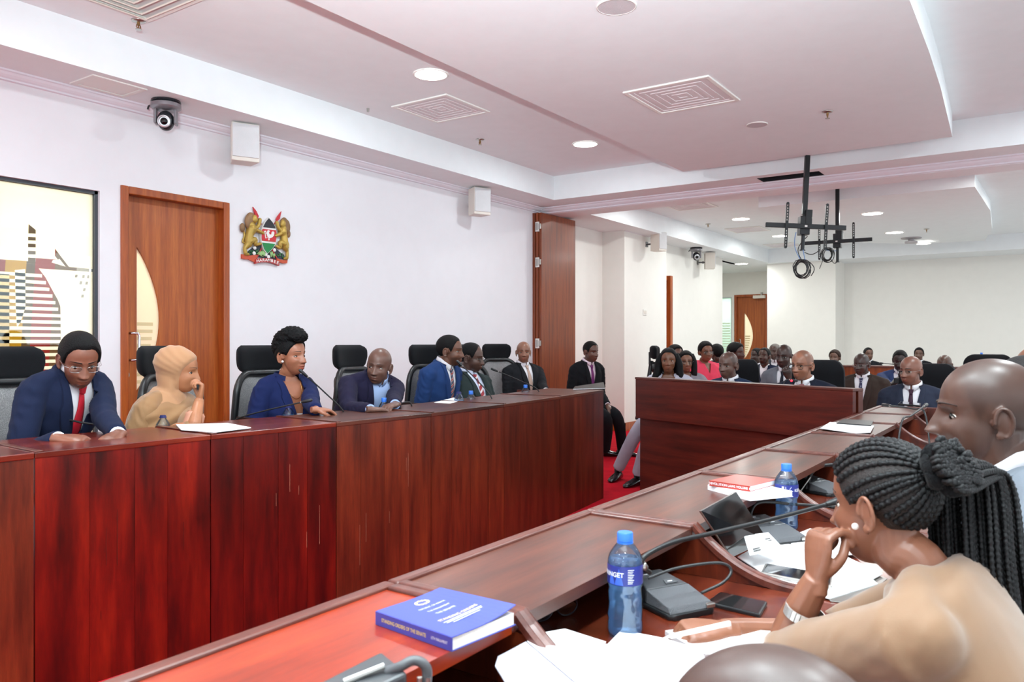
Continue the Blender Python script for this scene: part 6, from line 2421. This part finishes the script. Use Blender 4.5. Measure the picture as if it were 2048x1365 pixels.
for (zz_, a, b, yc) in ((.02, .085, .08, -.005), (-.02, .13, .10, .0), (-.06, .18, .125, .0), (-.09, .19, .13, .0)):
    rows.append([TW(a * math.cos(2 * PI * j / 24), yc + b * math.sin(2 * PI * j / 24), zz_) for j in range(24)])
hs_.append(rows_part(rows))


def disp2(V):
    return V + np.stack([np.zeros(len(V)), np.zeros(len(V)), .004 * np.sin(V[:, 0] * 70 + V[:, 2] * 60 + V[:, 1] * 30)], 1) * (V[:, 2] < P2['Hc'].z - .1)[:, None]


fuse_part('headscarf', hs_, .007, TAN, P2['root'], 2, .5, disp2)
sw = []
for (zz_, a, b, yc) in ((-.0, .10, .085, .0), (-.03, .185, .125, .002), (-.07, .232, .148, .008), (-.16, .250, .165, .016), (-.27, .255, .172, .02), (-.42, .262, .175, .012)):
    sw.append([TW(a * math.cos(2 * PI * j / 32) * 1.0, yc + b * math.sin(2 * PI * j / 32), zz_ - .02 * math.cos(2 * PI * j / 32)) for j in range(32)])


def disp3(V):
    return V + np.stack([.006 * np.sin(V[:, 0] * 45 - V[:, 2] * 80), .006 * np.sin(V[:, 0] * 45 - V[:, 2] * 80), .0 * V[:, 0]], 1)


fuse_part('shawl', [rows_part(sw)], .010, TAND, P2['root'], 2, .5, disp3)
MB().tube(spl([P2['arm']['L'][1].lerp(P2['arm']['L'][0], .15), P2['arm']['L'][1], P2['arm']['L'][1].lerp(P2['arm']['L'][2], .5)], 5), .047, 16).build('sleeve', cloth('dress', 'c89078', .7, 300, .2), P2['root'], smooth=True)
MB().tube([HW(-.071, .010, -.040), HW(-.072, .012, -.055)], [.003, .005], 8).build('earring', M_GOLDJ, P2['root'])
MB().tube(spl([P2['arm']['L'][1].lerp(P2['arm']['L'][2], .50), P2['arm']['L'][1].lerp(P2['arm']['L'][2], .54), P2['arm']['L'][1].lerp(P2['arm']['L'][2], .58)], 3), [.036, .042, .038, .042, .038, .041, .036], 14).build('ruffled_cuff', cloth('dress', 'c89078', .7, 300, .2), P2['root'], smooth=True)

# woman in the blue blazer with swept up hair
P3 = person('woman in royal blue blazer with swept up black hair speaking into microphone', (585, 712, 4.6), -92, -84, 0, 0, 8, s=.97, sx=.88, skin='9a6249', hair='fem', hairT=.010, hmat=hair_mat('09090b', 1.0, 180), fem=1, vx=.0036, jacket=J('16204a'), shirt=None, chest=True, v=.30, vw=.072, bust=.03, lip=(1, .62, .66), group=G1,
            L=dict(w=ww(634, 826, 4.22), d=(.95, -.35, -.12), up=(0, 0, 1), curl=(.5, .55, .6, .7)), R=dict(w=ww(560, 850, 4.3), hand=True), gaze=(-.3, 0))
HW = P3['HW']
sh = []
for (c, r) in (((0, -.03, .10), (.075, .095, .06)), ((0, .035, .115), (.066, .062, .042)), ((0, -.06, .06), (.078, .075, .08)), ((0, .0, .13), (.07, .08, .045)), ((.02, .06, .11), (.045, .035, .034))):
    m = MB().ell(HW(*c), r, P3['Rh'], 24, 16)
    sh.append((m.v, m.f))


def dispc(V):
    n = np.sin(V[:, 0] * 210 + 3 * np.sin(V[:, 1] * 130)) * np.sin(V[:, 1] * 190) * np.sin(V[:, 2] * 230)
    c = np.array(P3['HW'](0, -.01, .09))
    dd = V - c
    return V + dd / np.linalg.norm(dd, axis=1)[:, None] * (n * .006)[:, None]


fuse_part('hair_puff', sh, .005, hair_mat('09090b', 1.0, 180), P3['root'], 2, .5, dispc)
earrings(P3, plain('crystal', 'dcd6d0', .1, .3), .008)
tp = P3['TW']
m = rows_part([[tp(x * .6, y - .006, z) for x, y, z in r] for r in torso_rows(1.0, 1.0, -.006, .03, -.16, -.45)])
MB().add(*m).build('camisole', M_SHIRT, P3['root'], smooth=True)
ch = [tp(a, front_y(a, c, 1, 1, -.012, .03) + .004, c) for a, c in [(-.055 * math.cos(t) if True else 0, -.03 - .085 * math.sin(t)) for t in np.linspace(0, PI, 17)]]
MB().tube(ch, .0012, 6).build('necklace', M_GOLDJ, P3['root'])

# --- row behind the closing desk
G2 = 'people seated beyond the closing desk'
P9 = person('woman with long black hair in pale grey blazer staring forward', (1337, 722, 7.25), -165, -160, -2, 0, 6, s=1.0, sx=1.0, skin='70462f', hair='fem', hairT=.008, fem=1, vx=.0044, jacket=J('b3b3c0'), shirt=None, chest=True, v=.30, vw=.07, bust=.02, lip=(.95, .7, .72), group=G2, gaze=(.2, 0))
HW = P9['HW']
sh = []
for pts_, rr in (([HW(.05, -.02, .06), HW(.088, -.03, -.02), HW(.10, -.03, -.11), HW(.15, -.02, -.22)], [.035, .038, .04, .03]), ([HW(-.05, -.02, .06), HW(-.088, -.03, -.02), HW(-.095, -.035, -.11), HW(-.12, -.03, -.20)], [.035, .038, .04, .03]), ([HW(0, -.06, .06), HW(0, -.10, -.02), HW(0, -.12, -.12), HW(0, -.12, -.24)], [.06, .07, .075, .06])):
    P_ = spl(pts_, 4)
    m = MB().tube(P_, np.interp(np.linspace(0, 3, len(P_)), range(4), rr).tolist(), 14)
    sh.append((m.v, m.f))
fuse_part('long_hair', sh, .008, hair_mat('0b0b0d', .8, 120), P9['root'])
earrings(P9)
hp9 = P9['hip']
legs(P9, .5, [ww(1312, 838, 7.0), ww(1294, 842, 7.2)], [ww(1275, 950, 7.15), ww(1236, 938, 7.45)], J('a9a9b6'), M_SHOE, barefoot=skin_mat('skin_5e3b2c', '70462f'), toes=[ww(1255, 970, 7.05), ww(1222, 958, 7.3)])
P13 = person('older bald man in navy suit with red tie behind the closing desk', (1455, 731, 6.75), 180, 168, 4, 0, 2, sx=1.1, skin='5d4238', hair=None, scalp=1, jacket=J('223049'), tie=cloth('tie', '8c3038', .5), vx=.0042, v=.34, vw=.066, group=G2, beard=.25, brow=.7)
P18 = person('man in dark navy suit with dark framed glasses at the red lit microphone', (1603, 731, 6.05), 176, 163, 4, 0, 6, sx=1.12, sy=1.05, skin='91604a', hair=None, scalp=1.5, jacket=J('181d2b'), tie=cloth('tie', '7e2436', .5), vx=.004, glasses=GL_B, v=.34, vw=.068, beard=.3, group=G2)
P17 = person('man in grey suit with glasses holding his chin', (1567, 713, 7.75), 170, 176, 6, 0, 8, sx=1.1, skin='432d26', hair=None, scalp=1, jacket=J('6c6e76'), tie=cloth('tie', '23252e', .5), vx=.0046, glasses=GL_T, v=.36, vw=.07, beard=.5, group=G2,
             L=dict(w=ww(1579, 758, 7.42), d=(-.3, .25, .9), up=(-.8, -.2, .3), curl=(.8, .9, 1.0, 1.0), thumb=.6))
P20 = person('man in brown suit with dotted tie and glasses, right of the closing desk', (1722, 729, 8.3), 178, 168, 6, 0, 6, sx=1.15, sy=1.1, skin='43302a', hair=None, scalp=1, jacket=J('3a302b'), tie=dots('tie_dots', '1d2048', 'b9b6c8'), vx=.0048, glasses=GL_S, v=.40, vw=.075, fat=.5, group=G2, beard=.2)
P23 = person('bald man in dark slate suit with thin glasses at the far desk end', (1820, 742, 6.25), 178, 156, 4, 0, 6, sx=1.1, skin='7c5040', hair=None, jacket=J('2b3040'), tie=cloth('tie', '3b2433', .5), vx=.0042, glasses=GL_S, v=.36, vw=.07, beard=.2, group=G2)
P22 = person('man in blue suit looking down at the phone in his hands', (1800, 722, 8.7), 180, 182, 14, 0, 6, sx=1.1, skin='33231f', hair='short', hairT=.004, jacket=J('34446c'), tie=cloth('tie', '1e2130', .5), vx=.005, v=.36, vw=.07, beard=.4, group=G2, R=dict(w=ww(1786, 772, 8.3), d=(.1, -.5, .5), up=(-.5, 0, .8)))
ph = thing('phone', 'black phone held up by the man in blue', 'phone', ww(1797, 762, 8.25))
c = ww(1797, 762, 8.25)
MB().box(c.x - .006, c.x + .006, c.y - .07, c.y + .045, c.z - .03, c.z + .03).build('case', M_BLACK, ph, bevel=.004)
MB().box(c.x + .006, c.x + .0075, c.y - .065, c.y + .04, c.z - .026, c.z + .026).build('screen', plain('black_glass', '0c0d0e', 0.05, coat=.6), ph)
PINK = person('woman in coral pink jacket with glasses turned to the right', (1412, 704, 9.2), -118, -136, 2, 0, 14, s=1.0, sx=1.40, sy=1.3, skin='7a4f3a', hair='fem', hairT=.014, fem=1, fat=.8, vx=.0055, jacket=J('e0465f'), shirt=None, chest=True, v=.10, vw=.05, lapel=False, bust=.03, glasses=GL_B, lip=(.95, .6, .6), group=G2)
P15 = person('man with short beard in dark blue jacket tilting his head back', (1528, 713, 10.6), 180, 172, -8, 0, 4, sx=1.05, skin='4a3228', hair='short', hairT=.006, jacket=J('1b2138'), vx=.006, v=.25, vw=.06, beard=.9, group=G2, collar=False)
P16 = person('man half hidden behind the bearded man in dark blue', (1512, 712, 12.0), 180, 150, 0, 0, 4, skin='3d2a24', hair='short', hairT=.006, jacket=J('5d5a60'), vx=.007, v=.2, group=G2)
P14 = person('woman in black jacket with piled up black hair seated before the far wooden door', (1474, 706, 9.6), -150, -100, 0, 0, 6, skin='4a3026', hair='fem', hairT=.02, fem=1, jacket=J('15161b'), vx=.0065, v=0, lapel=False, shirt=None, group=G2)
P10 = person('person with short dark hair behind the long haired woman', (1352, 711, 9.2), -150, -120, 0, 0, 4, skin='5a382a', hair='short', hairT=.016, jacket=J('22242c'), vx=.006, v=.2, group=G2)
P11 = person('woman with shoulder length black hair and glasses right of the long haired woman', (1372, 724, 8.6), -150, -150, 0, 0, 6, skin='7a523d', hair='fem', hairT=.012, fem=1, jacket=J('8d8a92'), vx=.0055, v=.2, glasses=GL_B, lip=(.95, .6, .6), group=G2, shirt=None, chest=True, lapel=False)
HW = P11['HW']
sh = []
for sd in (-1, 1):
    P_ = spl([HW(sd * .05, -.01, .08), HW(sd * .085, -.01, 0), HW(sd * .09, -.01, -.09), HW(sd * .085, -.01, -.15)], 4)
    m = MB().tube(P_, .035, 12)
    sh.append((m.v, m.f))
fuse_part('bob_hair', sh, .01, hair_mat('121012', .8, 120), P11['root'])
P12 = person('person with black hair just right of the woman in coral pink', (1432, 706, 11.2), 180, 60, 0, 0, 4, skin='4a3026', hair='fem', hairT=.016, fem=1, jacket=J('2a2d36'), vx=.007, v=0, lapel=False, shirt=None, group=G2, eyes=False)
P17b = person('grey haired person behind the man holding his chin', (1549, 704, 11.4), 180, 170, 0, 0, 4, skin='4d3830', hair='short', hairT=.004, hmat=hair_mat('77716c'), jacket=J('3a3d46'), vx=.007, v=.2, group=G2)
P19 = person('person with brown hair hidden by the upholstered chair back', (1669, 716, 11.8), 180, 175, 0, 0, 0, skin='5a3c2e', hair='fem', hairT=.012, hmat=hair_mat('2a1a14'), fem=1, jacket=J('30323b'), vx=.007, v=.2, group=G2, shirt=None, lapel=False)
P21 = person('man in black suit far back by the pale wall, left one', (1737, 709, 13.6), 180, -150, 0, 0, 0, skin='5c3d2e', hair='short', hairT=.004, jacket=J('16181d'), vx=.0075, v=.25, group=G2)
P24 = person('man in black suit far back by the pale wall, right one', (1838, 709, 13.9), 180, -175, 0, 0, 0, skin='57392b', hair='short', hairT=.008, jacket=J('16181d'), vx=.0075, v=.25, group=G2)
P25 = person('bald man in glasses whose face shows only down to the eyes', (1888, 731, 8.9), 180, 170, 6, 0, 4, skin='52382d', hair=None, jacket=J('2a2c33'), vx=.0055, v=.3, glasses=GL_T, group=G2)
# ------------------------------------------------------------------ people nearest the camera
G3 = 'people along the near desk'
SAT = cloth('satin', '82644c', .50, 600, .08, .35, .04)
FW = person('woman with a long braided ponytail in sand coloured blazer, hand at her chin', (1757, 1006, 1.43), 84, 66, 8, 0, 30, s=.97, sx=.98, skin='83543f', hair=None, fem=1, vx=.0027, jacket=SAT, shirt=None, v=0, lapel=False, collar=False, bust=.02, group=G3, lip=(1, .7, .68), jv=.009, sleeve=1.15, dn=.0, jit=8, fold=.0012,
            L=dict(w=ww(1634, 1158, 1.43), d=(.10, -.05, 1), up=(-.75, .65, .1), e=ww(1578, 1318, 1.46), curl=(1.0, 1.15, 1.25, 1.3), thumb=.75, bare=True, cuff=.10),
            R=dict(w=ww(1447, 1262, 1.53), d=PT(1345, 1268, 1.50) - PT(1447, 1262, 1.53), up=(-.15, -.25, 1), e=ww(1690, 1268, 1.66), curl=(.75, .85, 1.0, 1.1), thumb=.7, bare=True, cuff=.10))
HW, s_ = FW['HW'], FW['s']
nRh, nHc = np.array(FW['Rh']), np.array(FW['Hc'])


def on_head(dirs, lift):
    """points on the head surface in given directions, lifted outward"""
    dirs = np.array(dirs, float)
    dirs /= np.linalg.norm(dirs, axis=1)[:, None]
    p = head_shape(dirs, 1)
    return ((p + dirs * lift) * s_) @ nRh.T + nHc


M_BRAID = hair_mat('0c0b0d', .6, 300, .42)
M_BRAID.node_tree.nodes['Principled BSDF'].inputs['Specular IOR Level'].default_value = .28
hv, hfs = hair_cap(FW['Hc'], FW['Rh'], s_, 'fem', .0018, 120, 84, 1)
np_mesh('hair', hv, hfs, plain('scalp_hair', '1f1613', .6, bump=.6, bs=300), FW['root'])
TD = np.array([.0, -.90, .40])
rnd = random.Random(11)


def braid(path, r, name='braid', parent=None, pitch=.010, n=7):
    P = [Vector(p) for p in path]
    L_ = [0]
    for a, b in zip(P, P[1:]):
        L_.append(L_[-1] + (b - a).length)
    m = max(8, int(L_[-1] / pitch * 4))
    out, rad = [], []
    k = 0
    for i in range(m + 1):
        l = L_[-1] * i / m
        while k < len(L_) - 2 and L_[k + 1] < l:
            k += 1
        q = P[k].lerp(P[k + 1], (l - L_[k]) / max(1e-6, L_[k + 1] - L_[k]))
        ph = 2 * PI * l / pitch
        out.append(q)
        rad.append(r * (1 + .20 * math.sin(ph)) * (1 - .25 * i / m))
    return MB().tube(out, rad, n).build(name, M_BRAID, parent or FW['root'], smooth=True, fix=False)


# plaits along the scalp from the hairline to the tie
starts = []
a_, L_h = hairline('fem')
for az in np.linspace(-172, 172, 31):
    z = float(np.interp(abs(az), a_, L_h)) + .010
    if abs(az) > 95:
        z += .0
    rr = .085
    starts.append((math.sin(math.radians(az)) * rr, math.cos(math.radians(az)) * rr - .01, z))
for st in starts:
    sd = np.array(st) / np.linalg.norm(st)
    td = TD / np.linalg.norm(TD)
    om = math.acos(np.clip(sd @ td, -1, 1))
    if om < .15:
        continue
    dirs = [(math.sin((1 - t) * om) * sd + math.sin(t * om) * td) / math.sin(om) for t in np.linspace(0, 1, 16)]
    pts = on_head(dirs, .0025)
    pts = [Vector(p) for p in pts]
    braid(pts, .0058, 'scalp_braid', None, .011)
T0 = Vector(on_head([TD], .012)[0])
# scrunchie
back = (FW['Rh'] @ Vector((0, -.92, .38))).normalized()
e1 = back.orthogonal().normalized()
e2 = back.cross(e1)
ring = []
for k in range(40):
    a = 2 * PI * k / 40
    rr = .030 + .004 * math.sin(9 * a)
    ring.append(T0 + back * (.016 + .006 * math.cos(7 * a)) + (e1 * math.cos(a) + e2 * math.sin(a)) * rr)
MB().tube(ring, [.019 + .004 * math.sin(k * 2.3) for k in range(40)], 10, closed=True).build('scrunchie', plain('black_velvet', '08080a', .9, bump=.8, bs=200, sheen=.05, spec=.15), FW['root'], smooth=True)
# ponytail
for k in range(112):
    a, q = rnd.random() * 2 * PI, math.sqrt(rnd.random())
    o0 = (e1 * math.cos(a) + e2 * math.sin(a)) * .026 * q
    o1 = (e1 * math.cos(a) + e2 * math.sin(a)) * .066 * q
    A_ = T0 + o0 + back * .01
    B_ = T0 + back * .040 + o1 * .75
    ex = 1965 + 55 * math.cos(a) * q + rnd.uniform(-8, 8)
    C_ = PT(1942 + 84 * (math.cos(a) * q), 960 + 20 * math.sin(a) * q, 1.43 + .05 * math.sin(a) * q)
    D_ = PT(1962 + 96 * (math.cos(a) * q), 1160 + rnd.uniform(-10, 10), 1.40 + .06 * math.sin(a) * q)
    E_ = PT(1988 + 104 * (math.cos(a) * q), 1420 + rnd.uniform(-40, 30), 1.38 + .06 * math.sin(a) * q)
    braid(spl([A_, B_, C_, D_, E_], 8), .0047, 'braid', None, .0105, 6)
earrings(FW, M_PEARL, .0062)
# metal bracelet watch on the left forearm
E, W = FW['arm']['L'][1], FW['arm']['L'][2]
ax = (W - E).normalized()
c = E.lerp(W, .56)
o1 = ax.orthogonal().normalized()
tocam = (CAM - c)
o1 = (tocam - ax * tocam.dot(ax)).normalized()
o2 = ax.cross(o1)
wt = MB()
for k in range(26):
    a = 2 * PI * k / 26
    nrm = o1 * math.cos(a) + o2 * math.sin(a)
    tg = ax.cross(nrm)
    p = c + nrm * .0345
    M = Matrix((( *tg, ), ( *ax, ), ( *nrm, ))).transposed()
    bx_ = [p + M @ Vector(v) for v in ((-.0040, -.009, -.0015), (.0040, -.009, -.0015), (.0040, .009, -.0015), (-.0040, .009, -.0015))]
    tx_ = [p + M @ Vector(v) for v in ((-.0034, -.0085, .0018), (.0034, -.0085, .0018), (.0034, .0085, .0018), (-.0034, .0085, .0018))]
    wt.hexa(bx_, tx_)
wb = wt.build('watch_band', plain('bright_steel', 'dad8d4', .34, .75, var=.02), FW['root'], kind='stuff')
a = 2.2
nrm = (o1 * math.cos(-1.25) + o2 * math.sin(-1.25))
if nrm.dot(FW['Rh'] @ Vector((0, 1, 0))) > 0:
    nrm = (o1 * math.cos(1.25) + o2 * math.sin(1.25))
tg = ax.cross(nrm)
M4 = Matrix((( *tg, ), ( *ax, ), ( *nrm, ))).transposed().to_4x4()
M4.translation = c + nrm * .035
MB().lathe([(0, -.002), (.0155, -.002), (.0165, .002), (.0155, .005), (.0135, .006), (.0130, .0052), (0, .0052)], 24, M4).build('watch_case', M_STEEL, wb, smooth='auto')
# pen
p0, p1 = PT(1326, 1277, 1.475), PT(1461, 1247, 1.475)
dp = (p1 - p0).normalized()
t = thing('pen', 'white pen held in the writing hand of the braided woman', 'pen', p0)
MB().tube([p0 + dp * .012, p0 + dp * .016, p1 - dp * .002, p1], [.0030, .0046, .0050, .0042], 12).build('barrel', M_WHITE, t, smooth='auto')
MB().tube([p0, p0 + dp * .012], [.0008, .0030], 10).build('tip', M_WHITE, t, smooth=True)

GM = person('man in grey suit with cropped hair, head large at the right edge, looking left', (1964, 826, 1.76), 105, 103, 2, -3, 16, s=1.05, sx=1.15, sy=1.1, skin='4f352b', hair=None, scalp=2, jacket=J('6e747d'), shirt=M_SHIRT, tie=None, vx=.0027, v=.34, vw=.066, fat=.9, beard=.15, group=G3, lip=(1, .8, .8), jv=.010, dn=.0, nose=1.15, gaze=(-.3, -.2), browm=plain('faint_brow', '2a1a14', .8))
G2nd = person('man with greying cropped hair behind the man in the grey suit', (2044, 784, 2.62), 100, 96, 6, 0, 10, s=1.02, skin='4c342b', hair='short', hairT=.004, hmat=hair_mat('2e2b2b', 1, 300), jacket=J('22242c'), vx=.004, v=.2, group=G3, shirt=None)
G3rd = person('person at the right edge of the frame of whom only a sliver of face shows', (2066, 742, 3.7), 180, 150, 0, 0, 4, skin='7c523f', hair=None, jacket=J('2a2c33'), vx=.005, v=.2, group=G3, shirt=None)
FB = person('bald man at the bottom edge seen from above, blurred and closest to the camera', (1522, 1575, .655), 80, 85, 12, 0, 14, skin='432f29', hair=None, jacket=J('24262c'), vx=.0036, v=.2, group=G3, shirt=M_SHIRT, eyes=False)
